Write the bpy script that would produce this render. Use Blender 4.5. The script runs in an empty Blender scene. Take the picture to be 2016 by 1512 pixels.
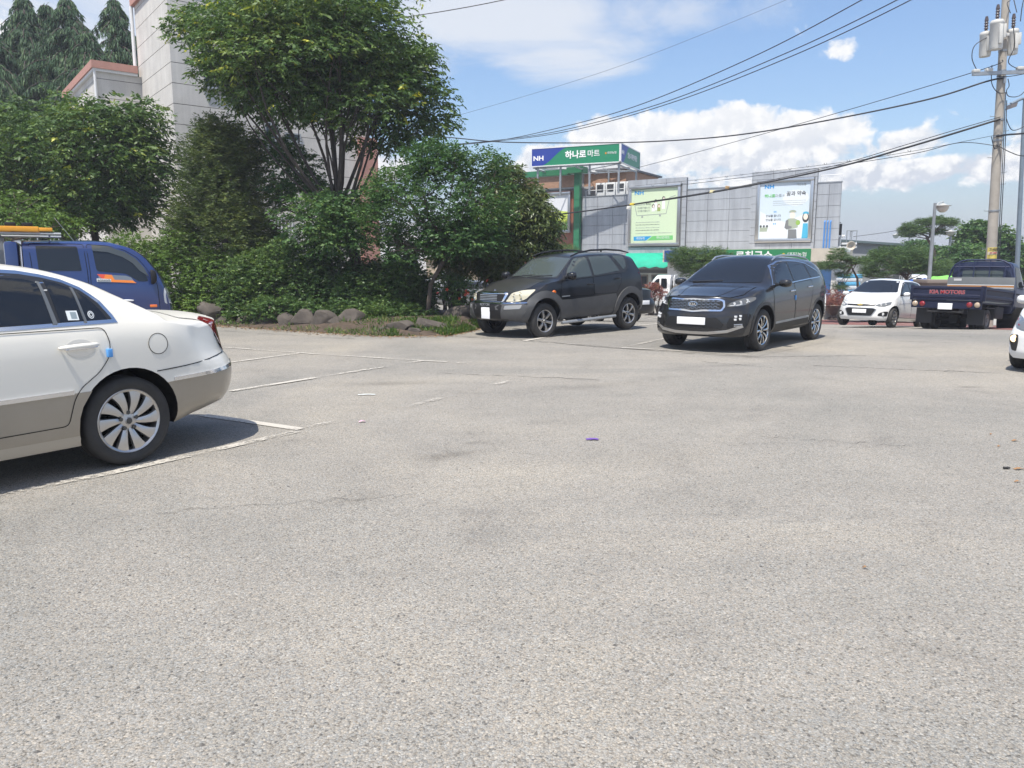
import bpy, bmesh, math, random
import numpy as np
from mathutils import Vector, Matrix, Euler
from mathutils.bvhtree import BVHTree
from mathutils.geometry import delaunay_2d_cdt

S = bpy.context.scene
COL = S.collection
rad = math.radians

# ------------------------------------------------------------------ camera
F_PX = 1510.0
PITCH = math.atan(231 / F_PX)
EYE = 1.48
cam_data = bpy.data.cameras.new("camera")
cam_data.sensor_width = 36.0
cam_data.lens = 36.0 * F_PX / 2016.0
cam_data.clip_start = 0.05
cam_data.clip_end = 6000.0
cam = bpy.data.objects.new("camera", cam_data)
cam.location = (0, 0, EYE)
cam.rotation_euler = (math.pi / 2 - PITCH, 0, 0)
COL.objects.link(cam)
S.camera = cam

# ------------------------------------------------------------------ light and exposure
SUN_EL = 67.0
SUN_AZ = 208.0          # compass style: 0 = +Y, clockwise; where the sun stands
S.view_settings.view_transform = 'Standard'
S.view_settings.look = 'None'
S.view_settings.exposure = 0.75
S.view_settings.gamma = 1.0
S.render.engine = 'CYCLES'
S.cycles.use_denoising = True
S.cycles.max_bounces = 6
S.cycles.transparent_max_bounces = 6
S.cycles.sample_clamp_indirect = 6.0

sd = bpy.data.lights.new("sun", 'SUN')
sd.energy = 4.0
sd.angle = rad(0.6)
sd.color = (1.0, 0.94, 0.84)
sun = bpy.data.objects.new("sun", sd)
_a, _e = rad(SUN_AZ), rad(SUN_EL)
_sv = Vector((math.sin(_a) * math.cos(_e), math.cos(_a) * math.cos(_e), math.sin(_e)))
sun.rotation_euler = _sv.to_track_quat('Z', 'Y').to_euler()
sun.location = _sv * 60
COL.objects.link(sun)


def direction(u, v):
    a = (u - 1008) / F_PX
    b = -(v - 756) / F_PX
    return Vector((a, math.cos(PITCH) + b * math.sin(PITCH), -math.sin(PITCH) + b * math.cos(PITCH)))


def azel(u, v):
    d = direction(u, v).normalized()
    return math.atan2(d.x, d.y), math.asin(d.z)


def build_world():
    w = bpy.data.worlds.new("World")
    S.world = w
    w.use_nodes = True
    nt = w.node_tree
    N, L = nt.nodes, nt.links
    N.clear()
    out = N.new('ShaderNodeOutputWorld')
    bg = N.new('ShaderNodeBackground')
    bg.inputs['Strength'].default_value = 0.1
    sky = N.new('ShaderNodeTexSky')
    sky.sky_type = 'NISHITA'
    sky.sun_disc = False
    sky.sun_elevation = rad(SUN_EL)
    sky.sun_rotation = rad(SUN_AZ)
    sky.air_density = 1.25
    sky.dust_density = 1.6
    sky.ozone_density = 3.0
    tc = N.new('ShaderNodeTexCoord')

    def math_(op, a, b=None, c=None, clamp=False):
        n = N.new('ShaderNodeMath')
        n.operation = op
        n.use_clamp = clamp
        for i, q in enumerate((a, b, c)):
            if q is None:
                continue
            if isinstance(q, (int, float)):
                n.inputs[i].default_value = q
            else:
                L.new(q, n.inputs[i])
        return n.outputs[0]
    sep = N.new('ShaderNodeSeparateXYZ')
    L.new(tc.outputs['Generated'], sep.inputs[0])
    X, Y, Z = sep.outputs
    az = math_('ARCTAN2', X, Y)
    el = math_('ARCSINE', Z)
    comb = N.new('ShaderNodeCombineXYZ')
    L.new(az, comb.inputs[0])
    L.new(el, comb.inputs[1])

    def noise(vec, scale, detail, rough, sy=1.0, dist=0.0, off=(0, 0, 0)):
        mp = N.new('ShaderNodeMapping')
        mp.inputs['Scale'].default_value = (scale, scale * sy, scale)
        mp.inputs['Location'].default_value = off
        L.new(vec, mp.inputs[0])
        n = N.new('ShaderNodeTexNoise')
        n.inputs['Scale'].default_value = 1.0
        n.inputs['Detail'].default_value = detail
        n.inputs['Roughness'].default_value = rough
        n.inputs['Distortion'].default_value = dist
        L.new(mp.outputs[0], n.inputs['Vector'])
        return n.outputs[0]

    def blob(u, v, ru, rv, amp=1.0):
        a, e = azel(u, v)
        k = 1.0 / F_PX
        s1 = math_('SUBTRACT', az, a)
        s1 = math_('DIVIDE', s1, ru * k)
        s2 = math_('SUBTRACT', el, e)
        s2 = math_('DIVIDE', s2, rv * k)
        r = math_('ADD', math_('MULTIPLY', s1, s1), math_('MULTIPLY', s2, s2))
        return math_('MULTIPLY', math_('SUBTRACT', 1.0, r, clamp=True), amp)

    def blob_ae(a, e, ra, re):
        d = math_('SUBTRACT', az, a)
        d = math_('WRAP', d, -math.pi, math.pi)
        s1 = math_('DIVIDE', d, ra)
        s2 = math_('DIVIDE', math_('SUBTRACT', el, e), re)
        return math_('SUBTRACT', 1.0, math_('ADD', math_('MULTIPLY', s1, s1), math_('MULTIPLY', s2, s2)), clamp=True)

    def total(blobs):
        acc = None
        for b in blobs:
            q = blob_ae(*b) if abs(b[0]) < 7 else blob(*b)
            acc = q if acc is None else math_('MAXIMUM', acc, q)
        return acc
    # heaped clouds
    heaps = [(1215, 268, 120, 46), (1320, 262, 130, 52), (1440, 255, 150, 56), (1570, 262, 130, 52), (1670, 250, 60, 34, .9),
             (1420, 300, 340, 48), (1085, 320, 90, 46), (1030, 350, 60, 30, .9), (1660, 98, 48, 26, .62), (1790, 280, 75, 34, .85),
             (1830, 335, 90, 30, .85), (1960, 330, 100, 34, .8), (1700, 350, 160, 36, .8), (1560, 345, 300, 40, .8), (1100, 345, 150, 40, .9),
             (740, 330, 90, 40, .9), (2110, 290, 130, 60, .9), (-180, 120, 260, 130, 1.), (2.6, .75, .5, .22), (-2.5, .95, .6, .25), (-2.0, .45, .4, .2), (1.9, .55, .4, .2), (3.0, .40, .35, .14), (-2.9, .30, .3, .1), (-1.4, .8, .4, .2), (1.3, 1.0, .5, .2)]
    fine = noise(comb.outputs[0], 34, 7, 0.6, 1.15, 0.25)
    big = noise(comb.outputs[0], 11, 3, 0.5, 1.3)
    d1 = math_('ADD', total(heaps), math_('MULTIPLY', math_('SUBTRACT', fine, 0.5), 1.55))
    d1 = math_('ADD', d1, math_('MULTIPLY', math_('SUBTRACT', big, 0.5), 0.6))
    m1 = N.new('ShaderNodeMapRange')
    m1.interpolation_type = 'SMOOTHSTEP'
    m1.inputs['From Min'].default_value = 0.24
    m1.inputs['From Max'].default_value = 0.60
    L.new(d1, m1.inputs['Value'])
    # veil clouds high up, laid out on a flat layer overhead
    zc = math_('MAXIMUM', Z, 0.06)
    cv = N.new('ShaderNodeCombineXYZ')
    L.new(math_('DIVIDE', X, zc), cv.inputs[0])
    L.new(math_('DIVIDE', Y, zc), cv.inputs[1])
    veil = noise(cv.outputs[0], 1.3, 8, 0.64, 0.5, 0.8)
    sheets = [(1000, 40, 330, 90), (760, 90, 240, 90, .8), (1130, 100, 230, 80, .8), (1250, 30, 240, 60, .7), (180, 40, 320, 140, .8), (1500, 0, 140, 60, .35)]
    d2 = math_('ADD', math_('MULTIPLY', total(sheets), 0.55), math_('MULTIPLY', veil, 0.9))
    m2 = N.new('ShaderNodeMapRange')
    m2.interpolation_type = 'SMOOTHSTEP'
    m2.inputs['From Min'].default_value = 0.56
    m2.inputs['From Max'].default_value = 0.96
    m2.inputs['To Max'].default_value = 0.85
    L.new(d2, m2.inputs['Value'])
    # pale band low over the horizon
    low = N.new('ShaderNodeMapRange')
    low.interpolation_type = 'SMOOTHSTEP'
    low.inputs['From Min'].default_value = 0.16
    low.inputs['From Max'].default_value = 0.0
    low.inputs['To Max'].default_value = 0.75
    L.new(el, low.inputs['Value'])
    lown = noise(comb.outputs[0], 9, 5, 0.6, 3.2, 0.3, (3, 1, 0))
    lowm = math_('MULTIPLY', low.outputs[0], math_('ADD', math_('MULTIPLY', lown, 1.1), 0.3, clamp=True))

    def mix(fac, a, b):
        n = N.new('ShaderNodeMix')
        n.data_type = 'RGBA'
        L.new(fac, n.inputs[0])
        for i, q in ((6, a), (7, b)):
            if isinstance(q, tuple):
                n.inputs[i].default_value = q
            else:
                L.new(q, n.inputs[i])
        return n.outputs[2]
    tint = N.new('ShaderNodeMix')
    tint.data_type = 'RGBA'
    tint.blend_type = 'MULTIPLY'
    tint.inputs[0].default_value = 1.0
    L.new(sky.outputs[0], tint.inputs[6])
    tint.inputs[7].default_value = (0.93, 0.98, 1.09, 1)
    c = mix(lowm, tint.outputs[2], (3.0, 3.35, 4.2, 1))
    c = mix(m2.outputs[0], c, (5.0, 5.2, 5.55, 1))
    # cloud bodies: brighter where dense, grey-blue low in the heap
    shade = N.new('ShaderNodeMapRange')
    shade.inputs['From Min'].default_value = 0.35
    shade.inputs['From Max'].default_value = 1.25
    L.new(d1, shade.inputs['Value'])
    base = N.new('ShaderNodeMapRange')
    base.interpolation_type = 'SMOOTHSTEP'
    base.inputs['From Min'].default_value = 0.10
    base.inputs['From Max'].default_value = 0.175
    L.new(math_('ADD', el, math_('MULTIPLY', math_('SUBTRACT', fine, 0.5), 0.06)), base.inputs['Value'])
    body = mix(base.outputs[0], (4.1, 4.4, 4.95, 1), (5.7, 5.8, 5.95, 1))
    up = N.new('ShaderNodeVectorMath')
    up.operation = 'ADD'
    up.inputs[1].default_value = (-0.006, 0.013, 0)
    L.new(comb.outputs[0], up.inputs[0])
    fine2 = noise(up.outputs[0], 34, 7, 0.6, 1.15, 0.25)
    relief = math_('MULTIPLY', math_('SUBTRACT', fine, fine2), 5.0)
    relief = math_('ADD', relief, 0.42, clamp=True)
    body = mix(relief, mix(math_('MULTIPLY', shade.outputs[0], 0.4), body, (4.3, 4.55, 5.0, 1)), (6.3, 6.3, 6.3, 1))
    c = mix(m1.outputs[0], c, body)
    L.new(c, bg.inputs['Color'])
    L.new(bg.outputs[0], out.inputs['Surface'])
    w.cycles.sampling_method = 'MANUAL'
    w.cycles.sample_map_resolution = 1024


build_world()

# ------------------------------------------------------------------ helpers
MATS = {}


def mat(name, col, rough=0.5, metal=0.0, spec=0.5, coat=0.0, var=0.0, vscale=4.0, bump=0.0, bscale=60.0, emis=0.0, fine=0.0):
    if name in MATS:
        return MATS[name]
    m = bpy.data.materials.new(name)
    m.use_nodes = True
    nt = m.node_tree
    b = nt.nodes['Principled BSDF']
    b.inputs['Base Color'].default_value = (*col, 1)
    b.inputs['Roughness'].default_value = rough
    b.inputs['Metallic'].default_value = metal
    b.inputs['Specular IOR Level'].default_value = spec
    b.inputs['Coat Weight'].default_value = coat
    b.inputs['Coat Roughness'].default_value = 0.03
    if emis:
        b.inputs['Emission Color'].default_value = (*col, 1)
        b.inputs['Emission Strength'].default_value = emis
    if var or bump:
        tc = nt.nodes.new('ShaderNodeTexCoord')
    if var:
        n = nt.nodes.new('ShaderNodeTexNoise')
        n.inputs['Scale'].default_value = vscale
        n.inputs['Detail'].default_value = 6
        n.inputs['Roughness'].default_value = 0.62
        nt.links.new(tc.outputs['Object'], n.inputs['Vector'])
        r = nt.nodes.new('ShaderNodeValToRGB')
        r.color_ramp.elements[0].position = 0.3
        r.color_ramp.elements[1].position = 0.7
        lo = [max(0, c * (1 - var)) for c in col]
        hi = [min(1, c * (1 + var)) for c in col]
        r.color_ramp.elements[0].color = (*lo, 1)
        r.color_ramp.elements[1].color = (*hi, 1)
        nt.links.new(n.outputs[0], r.inputs[0])
        nt.links.new(r.outputs[0], b.inputs['Base Color'])
    if bump:
        n2 = nt.nodes.new('ShaderNodeTexNoise')
        n2.inputs['Scale'].default_value = bscale
        n2.inputs['Detail'].default_value = 5
        nt.links.new(tc.outputs['Object'], n2.inputs['Vector'])
        bp = nt.nodes.new('ShaderNodeBump')
        bp.inputs['Strength'].default_value = bump
        bp.inputs['Distance'].default_value = 0.02
        nt.links.new(n2.outputs[0], bp.inputs['Height'])
        nt.links.new(bp.outputs[0], b.inputs['Normal'])
    MATS[name] = m
    return m


def tag(o, label=None, cat=None, group=None, kind=None):
    if label:
        o["label"] = label
    if cat:
        o["category"] = cat
    if group:
        o["group"] = group
    if kind:
        o["kind"] = kind
    return o


def thing(name, label, cat, loc=(0, 0, 0), rz=0.0, group=None, rot=None):
    o = bpy.data.objects.new(name, None)
    o.empty_display_size = 0.2
    COL.objects.link(o)
    o.location = loc
    o.rotation_euler = rot if rot else (0, 0, rz)
    return tag(o, label, cat, group)


def mesh_obj(name, me, parent=None):
    o = bpy.data.objects.new(name, me)
    COL.objects.link(o)
    if parent is not None:
        o.parent = parent
    return o


class MB:
    """collects polygons and links them as one mesh object"""

    def __init__(self):
        self.v, self.f, self.m, self.s = [], [], [], []

    def add(self, vs, fs, mi=0, smooth=False):
        k = len(self.v)
        self.v.extend([tuple(p) for p in vs])
        for q in fs:
            self.f.append(tuple(i + k for i in q))
            self.m.append(mi)
            self.s.append(smooth)
        return self

    def box(self, a, b, mi=0, M=None):
        (x0, y0, z0), (x1, y1, z1) = a, b
        vs = [(x0, y0, z0), (x1, y0, z0), (x1, y1, z0), (x0, y1, z0), (x0, y0, z1), (x1, y0, z1), (x1, y1, z1), (x0, y1, z1)]
        if M is not None:
            vs = [M @ Vector(p) for p in vs]
        fs = [(3, 2, 1, 0), (4, 5, 6, 7), (0, 1, 5, 4), (1, 2, 6, 5), (2, 3, 7, 6), (3, 0, 4, 7)]
        return self.add(vs, fs, mi)

    def cbox(self, a, b, c=0.02, mi=0, M=None):
        """box with chamfered edges"""
        bm = bmesh.new()
        bmesh.ops.create_cube(bm, size=1.0)
        for v in bm.verts:
            v.co = Vector([(a[i] + b[i]) / 2 + v.co[i] * (b[i] - a[i]) for i in range(3)])
        bmesh.ops.bevel(bm, geom=bm.edges[:], offset=c, segments=2, affect='EDGES', profile=0.6)
        bm.verts.index_update()
        vs = [v.co.copy() for v in bm.verts]
        if M is not None:
            vs = [M @ p for p in vs]
        fs = [[v.index for v in f.verts] for f in bm.faces]
        bm.free()
        return self.add(vs, fs, mi, True)

    def prism(self, poly, z0, z1, mi=0, M=None):
        """poly in xy, extruded along z"""
        n = len(poly)
        vs = [(p[0], p[1], z0) for p in poly] + [(p[0], p[1], z1) for p in poly]
        if M is not None:
            vs = [M @ Vector(p) for p in vs]
        fs = [tuple(range(n - 1, -1, -1)), tuple(range(n, 2 * n))] + [(i, (i + 1) % n, n + (i + 1) % n, n + i) for i in range(n)]
        return self.add(vs, fs, mi)

    def tube(self, pts, r, n=8, mi=0, cap=True, smooth=True):
        P = [Vector(p) for p in pts]
        R = r if isinstance(r, (list, tuple)) else [r] * len(P)
        vs, fs = [], []
        up = None
        for i, p in enumerate(P):
            d = (P[min(i + 1, len(P) - 1)] - P[max(i - 1, 0)])
            if d.length < 1e-9:
                d = Vector((0, 0, 1))
            d.normalize()
            if up is None:
                up = Vector((0, 0, 1)) if abs(d.z) < 0.9 else Vector((1, 0, 0))
            sx = d.cross(up)
            if sx.length < 1e-6:
                sx = d.orthogonal()
            sx.normalize()
            up = sx.cross(d).normalized()
            for k in range(n):
                t = 2 * math.pi * k / n
                vs.append(p + (sx * math.cos(t) + up * math.sin(t)) * R[i])
        for i in range(len(P) - 1):
            for k in range(n):
                k2 = (k + 1) % n
                fs.append((i * n + k, i * n + k2, (i + 1) * n + k2, (i + 1) * n + k))
        self.add(vs, fs, mi, smooth)
        if cap:
            e = (len(P) - 1) * n
            self.add(vs[:n], [tuple(range(n - 1, -1, -1))], mi)
            self.add(vs[e:e + n], [tuple(range(n))], mi)
        return self

    def lathe(self, prof, n=32, axis='z', mi=0, M=None, smooth=True, mis=None):
        """prof: (radius, height) list turned round an axis"""
        vs, k = [], len(prof)
        for j in range(n):
            t = 2 * math.pi * j / n
            for (r, h) in prof:
                if axis == 'z':
                    p = (r * math.cos(t), r * math.sin(t), h)
                elif axis == 'y':
                    p = (r * math.cos(t), h, r * math.sin(t))
                else:
                    p = (h, r * math.cos(t), r * math.sin(t))
                vs.append(M @ Vector(p) if M is not None else Vector(p))
        base = len(self.v)
        self.v.extend([tuple(p) for p in vs])
        for j in range(n):
            j2 = (j + 1) % n
            for i in range(k - 1):
                self.f.append((base + j * k + i, base + j2 * k + i, base + j2 * k + i + 1, base + j * k + i + 1))
                self.m.append(mis[i] if mis else mi)
                self.s.append(smooth)
        return self

    def build(self, name, mats, parent=None, angle=None, weld=True):
        me = bpy.data.meshes.new(name)
        me.from_pydata(self.v, [], self.f)
        for mm in (mats if isinstance(mats, (list, tuple)) else [mats]):
            me.materials.append(mm)
        me.polygons.foreach_set('material_index', self.m)
        me.polygons.foreach_set('use_smooth', self.s)
        bm = bmesh.new()
        bm.from_mesh(me)
        if weld:
            bmesh.ops.remove_doubles(bm, verts=bm.verts[:], dist=1e-5)
        bmesh.ops.recalc_face_normals(bm, faces=bm.faces[:])
        bm.to_mesh(me)
        bm.free()
        me.update()
        if any(self.s):
            me.set_sharp_from_angle(angle=rad(angle if angle else 38))
        return mesh_obj(name, me, parent)


def ss(a, b, x):
    t = np.clip((np.asarray(x, float) - a) / (b - a), 0, 1)
    return t * t * (3 - 2 * t)


def gz(x, y):
    """height of the ground: the lot is level, then falls towards the road at the back right"""
    y0 = 20.0 - 3.0 * ss(4, 9, x)
    d = np.clip(np.asarray(y, float) - y0, 0, 14.5)
    d = np.where(d < 1.5, d * d / 3.0, d - 0.75)
    return -0.062 * d * ss(-7, 0, x)


def at(u, v, Y):
    """point at depth Y seen at photograph pixel (u, v)"""
    d = direction(u, v)
    return Vector((0, 0, EYE)) + d * (Y / d.y)


def gpt(u, v):
    d = direction(u, v)
    t = EYE / max(1e-4, -d.z)
    lo, hi = 0.0, 400.0
    p = Vector((0, 0, EYE))
    for _ in range(60):
        mid = (lo + hi) / 2
        q = p + d * mid
        if q.z > float(gz(q.x, q.y)):
            lo = mid
        else:
            hi = mid
    return p + d * hi


def round_poly(poly, r=0.03, n=4):
    """fillet the corners of a closed 2D polygon"""
    out = []
    k = len(poly)
    P = [Vector((p[0], p[1])) for p in poly]
    for i in range(k):
        a, b, c = P[i - 1], P[i], P[(i + 1) % k]
        rr = poly[i][2] if len(poly[i]) > 2 else r
        da, dc = (a - b), (c - b)
        q = min(rr, da.length * 0.45, dc.length * 0.45)
        if q < 1e-4:
            out.append(tuple(b))
            continue
        s, e = b + da.normalized() * q, b + dc.normalized() * q
        for j in range(n + 1):
            t = j / n
            out.append(tuple(s * (1 - t) ** 2 + b * 2 * t * (1 - t) + e * t * t))
    return out


def text_mesh(body, size, extrude=0.004, align='CENTER', bold=0.0):
    c = bpy.data.curves.new("lettering", 'FONT')
    c.body = body
    c.size = size
    c.align_x = align
    c.align_y = 'CENTER'
    c.extrude = extrude
    c.offset = bold
    c.resolution_u = 3
    o = bpy.data.objects.new("lettering", c)
    COL.objects.link(o)
    dg = bpy.context.evaluated_depsgraph_get()
    dg.update()
    me = bpy.data.meshes.new_from_object(o.evaluated_get(dg))
    bpy.data.objects.remove(o)
    bpy.data.curves.remove(c)
    return me


def lettering(body, size, M, m, parent, name="lettering", extrude=0.004, align='CENTER', bold=0.0, sx=1.0, shear=0.0):
    me = text_mesh(body, size, extrude, align, bold)
    me.transform(M @ Matrix(((sx, shear, 0, 0), (0, 1, 0, 0), (0, 0, 1, 0), (0, 0, 0, 1))))
    me.materials.clear()
    me.materials.append(m)
    return mesh_obj(name, me, parent)


def streaks(m, sx, sz, amt):
    """rain streaks down a wall: stretched noise over the material's own colour"""
    nt = m.node_tree
    b = nt.nodes['Principled BSDF']
    src = b.inputs['Base Color'].links[0].from_socket
    tc = nt.nodes.new('ShaderNodeTexCoord')
    mp = nt.nodes.new('ShaderNodeMapping')
    mp.inputs['Scale'].default_value = (sx, sx, sz)
    n = nt.nodes.new('ShaderNodeTexNoise')
    n.inputs['Scale'].default_value = 1
    n.inputs['Detail'].default_value = 6
    n.inputs['Roughness'].default_value = 0.65
    r = nt.nodes.new('ShaderNodeValToRGB')
    r.color_ramp.elements[0].position = 0.34
    r.color_ramp.elements[0].color = (1 - amt, 1 - amt, 1 - amt * .95, 1)
    r.color_ramp.elements[1].position = 0.58
    x = nt.nodes.new('ShaderNodeMix')
    x.data_type = 'RGBA'
    x.blend_type = 'MULTIPLY'
    x.inputs[0].default_value = 1
    nt.links.new(tc.outputs['Object'], mp.inputs[0])
    nt.links.new(mp.outputs[0], n.inputs['Vector'])
    nt.links.new(n.outputs[0], r.inputs[0])
    nt.links.new(src, x.inputs[6])
    nt.links.new(r.outputs[0], x.inputs[7])
    nt.links.new(x.outputs[2], b.inputs['Base Color'])


# shared materials
M_RUBBER = mat("tyre_rubber", (0.032, 0.031, 0.03), 0.8, var=0.25, vscale=9)
M_BLACK = mat("black_plastic", (0.014, 0.014, 0.015), 0.5, spec=0.3)
M_GAP = mat("panel_gap_dark", (0.006, 0.006, 0.006), 0.8, spec=0.1)
M_CHROME = mat("chrome", (0.72, 0.73, 0.75), 0.12, metal=1.0)
M_ALLOY = mat("alloy", (0.52, 0.51, 0.50), 0.34, metal=0.9, var=0.08)
M_GLASS = mat("tinted_glass", (0.010, 0.012, 0.015), 0.03, spec=0.6)
M_PLATE = mat("number_plate_white", (0.85, 0.85, 0.86), 0.5)
M_WELL = mat("wheel_well", (0.008, 0.008, 0.008), 0.9, spec=0.1)
M_RED = mat("red_lens", (0.22, 0.006, 0.012), 0.12, coat=1.0)
M_AMBER = mat("amber_lens", (0.75, 0.16, 0.02), 0.2, coat=1.0)
M_WHITEL = mat("clear_lens", (0.62, 0.63, 0.64), 0.08, spec=0.8, coat=1.0)
M_STEEL = mat("galvanised_steel", (0.34, 0.36, 0.38), 0.45, metal=0.6, var=0.15)
M_WIRE = mat("cable_black", (0.02, 0.022, 0.028), 0.6)
# ------------------------------------------------------------------ ground
def asphalt_material(name, c_lo, c_hi, patch=True):
    m = bpy.data.materials.new(name)
    m.use_nodes = True
    nt = m.node_tree
    N, L = nt.nodes, nt.links
    b = N['Principled BSDF']
    b.inputs['Roughness'].default_value = 0.92
    b.inputs['Specular IOR Level'].default_value = 0.25
    tc = N.new('ShaderNodeTexCoord')

    def vor(scale):
        n = N.new('ShaderNodeTexVoronoi')
        n.inputs['Scale'].default_value = scale
        L.new(tc.outputs['Object'], n.inputs['Vector'])
        return n

    def noi(scale, det=6, ro=0.6, dist=0.0, sc=None):
        n = N.new('ShaderNodeTexNoise')
        n.inputs['Scale'].default_value = scale
        n.inputs['Detail'].default_value = det
        n.inputs['Roughness'].default_value = ro
        n.inputs['Distortion'].default_value = dist
        if sc:
            mp = N.new('ShaderNodeMapping')
            mp.inputs['Scale'].default_value = sc
            mp.inputs['Rotation'].default_value = (0, 0, rad(34))
            L.new(tc.outputs['Object'], mp.inputs[0])
            L.new(mp.outputs[0], n.inputs['Vector'])
        else:
            L.new(tc.outputs['Object'], n.inputs['Vector'])
        return n

    def ramp(src, stops):
        r = N.new('ShaderNodeValToRGB')
        e = r.color_ramp.elements
        while len(e) < len(stops):
            e.new(0.5)
        for q, (p, c) in zip(e, stops):
            q.position = p
            q.color = (*c, 1) if len(c) == 3 else c
        L.new(src, r.inputs[0])
        return r.outputs[0]

    def mix(kind, fac, a, c):
        n = N.new('ShaderNodeMix')
        n.data_type = 'RGBA'
        n.blend_type = kind
        if isinstance(fac, float):
            n.inputs[0].default_value = fac
        else:
            L.new(fac, n.inputs[0])
        for i, q in ((6, a), (7, c)):
            if isinstance(q, tuple):
                n.inputs[i].default_value = (*q, 1)
            else:
                L.new(q, n.inputs[i])
        return n.outputs[2]
    v1, v2 = vor(125), vor(290)
    sp = N.new('ShaderNodeSeparateColor')
    L.new(v1.outputs['Color'], sp.inputs[0])
    sp2 = N.new('ShaderNodeSeparateColor')
    L.new(v2.outputs['Color'], sp2.inputs[0])
    g = lambda k: (k, k * 0.945, k * 0.85)
    stones = ramp(sp.outputs[0], [(0.0, g(c_lo * 0.25)), (0.075, g(c_lo * 0.42)), (0.10, g(c_lo * 0.88)), (0.5, g((c_lo + c_hi) / 2)), (0.90, g(c_hi * .95)), (1.0, g(c_hi * 1.38))])
    grit = ramp(sp2.outputs[1], [(0.0, g(c_lo * 0.5)), (0.4, g(c_lo)), (1.0, g(c_hi * 1.15))])
    col = mix('MIX', 0.45, stones, grit)
    # warm and cool stones
    warm = ramp(sp.outputs[1], [(0.0, (0.93, 0.98, 1.04)), (0.5, (1, 1, 1)), (1.0, (1.05, 1.0, 0.94))])
    col = mix('MULTIPLY', 1.0, col, warm)
    # dark tar between the stones
    edge = ramp(v1.outputs['Distance'], [(0.0, (1.06, 1.06, 1.06)), (0.55, (0.97, 0.97, 0.97)), (0.95, (0.66, 0.66, 0.66))])
    col = mix('MULTIPLY', 0.8, col, edge)
    if patch:
        n1 = noi(0.22, 7, 0.62, 0.8)
        col = mix('MULTIPLY', 1.0, col, ramp(n1.outputs[0], [(0.27, (0.76, 0.79, 0.81)), (0.5, (1, 1, 1)), (0.70, (1.22, 1.19, 1.13))]))
        n2 = noi(1.3, 8, 0.7, 0.4)
        col = mix('MULTIPLY', 1.0, col, ramp(n2.outputs[0], [(0.22, (0.74, 0.74, 0.75)), (0.42, (0.96, 0.96, 0.96)), (0.62, (1.03, 1.03, 1.03))]))
        n3 = noi(1.0, 5, 0.6, 0.3, (0.12, 1.1, 1))
        col = mix('MULTIPLY', 1.0, col, ramp(n3.outputs[0], [(0.3, (0.93, 0.935, 0.945)), (0.55, (1.02, 1.02, 1.02))]))
        # oil and dirt stains at their own places on the lot
        sepx = N.new('ShaderNodeSeparateXYZ')
        L.new(tc.outputs['Object'], sepx.inputs[0])
        n4 = noi(3.2, 6, 0.65, 0.6)
        for (sx, sy, rx, ry, ang, amt) in STAINS:
            mp = N.new('ShaderNodeMapping')
            mp.vector_type = 'TEXTURE'
            mp.inputs['Location'].default_value = (sx, sy, 0)
            mp.inputs['Rotation'].default_value = (0, 0, ang)
            mp.inputs['Scale'].default_value = (rx, ry, 1e6)
            L.new(tc.outputs['Object'], mp.inputs[0])
            ln = N.new('ShaderNodeVectorMath')
            ln.operation = 'LENGTH'
            L.new(mp.outputs[0], ln.inputs[0])
            ad = N.new('ShaderNodeMath')
            ad.operation = 'MULTIPLY_ADD'
            L.new(n4.outputs[0], ad.inputs[0])
            ad.inputs[1].default_value = 1.5
            L.new(ln.outputs['Value'], ad.inputs[2])
            mr = N.new('ShaderNodeMapRange')
            mr.interpolation_type = 'SMOOTHSTEP'
            mr.inputs['From Min'].default_value = 1.55
            mr.inputs['From Max'].default_value = 0.6
            mr.inputs['To Max'].default_value = amt
            L.new(ad.outputs[0], mr.inputs['Value'])
            col = mix('MULTIPLY', mr.outputs[0], col, (0.52, 0.51, 0.50))
    L.new(col, b.inputs['Base Color'])
    bp = N.new('ShaderNodeBump')
    bp.inputs['Strength'].default_value = 0.55
    bp.inputs['Distance'].default_value = 0.006
    L.new(v1.outputs['Distance'], bp.inputs['Height'])
    bp.invert = True
    L.new(bp.outputs[0], b.inputs['Normal'])
    return m


STAINS = []
for (u, v, rx, ry, a, amt) in [(880, 898, 0.42, 0.24, 0.5, 0.75), (930, 872, 0.2, 0.12, 0.4, 0.6), (770, 755, 1.2, 0.35, 0.25, 0.5), (560, 752, .35, .16, .3, .6), (1905, 762, 0.35, 0.14, 0, .7), (1080, 830, .9, .3, .5, .25),
                               (690, 985, 0.5, 0.22, .6, .3), (1160, 760, 1.6, .4, .5, .25), (1420, 720, 1.2, .3, .3, .25), (1540, 690, 1.5, .5, .2, .35)]:
    p = gpt(u, v)
    STAINS.append((p.x, p.y, rx, ry, a, amt))

M_ASPHALT = asphalt_material("worn_asphalt", 0.208, 0.348)
M_BAY = asphalt_material("bay_asphalt", 0.185, 0.325)


def sheet(name, xs, ys, off, m):
    X, Y = np.meshgrid(xs, ys)
    Z = gz(X, Y) + off
    nx, ny = len(xs), len(ys)
    v = np.stack([X, Y, Z], -1).reshape(-1, 3)
    f = [(j * nx + i, j * nx + i + 1, (j + 1) * nx + i + 1, (j + 1) * nx + i) for j in range(ny - 1) for i in range(nx - 1)]
    me = bpy.data.meshes.new(name)
    me.from_pydata(v.tolist(), [], f)
    me.materials.append(m)
    me.polygons.foreach_set('use_smooth', [True] * len(f))
    o = mesh_obj(name, me)
    tag(o, kind='structure')
    return o


_xs = [-2500, -900, -300, -120, -60] + list(np.linspace(-40, 60, 101)) + [80, 120, 300, 900, 2500]
_ys = [-900, -200, -60, -20, -8] + list(np.linspace(-4, 60, 129)) + [70, 90, 120, 200, 400, 900, 2500]
sheet("ground", _xs, _ys, 0.0, M_ASPHALT)


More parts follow.
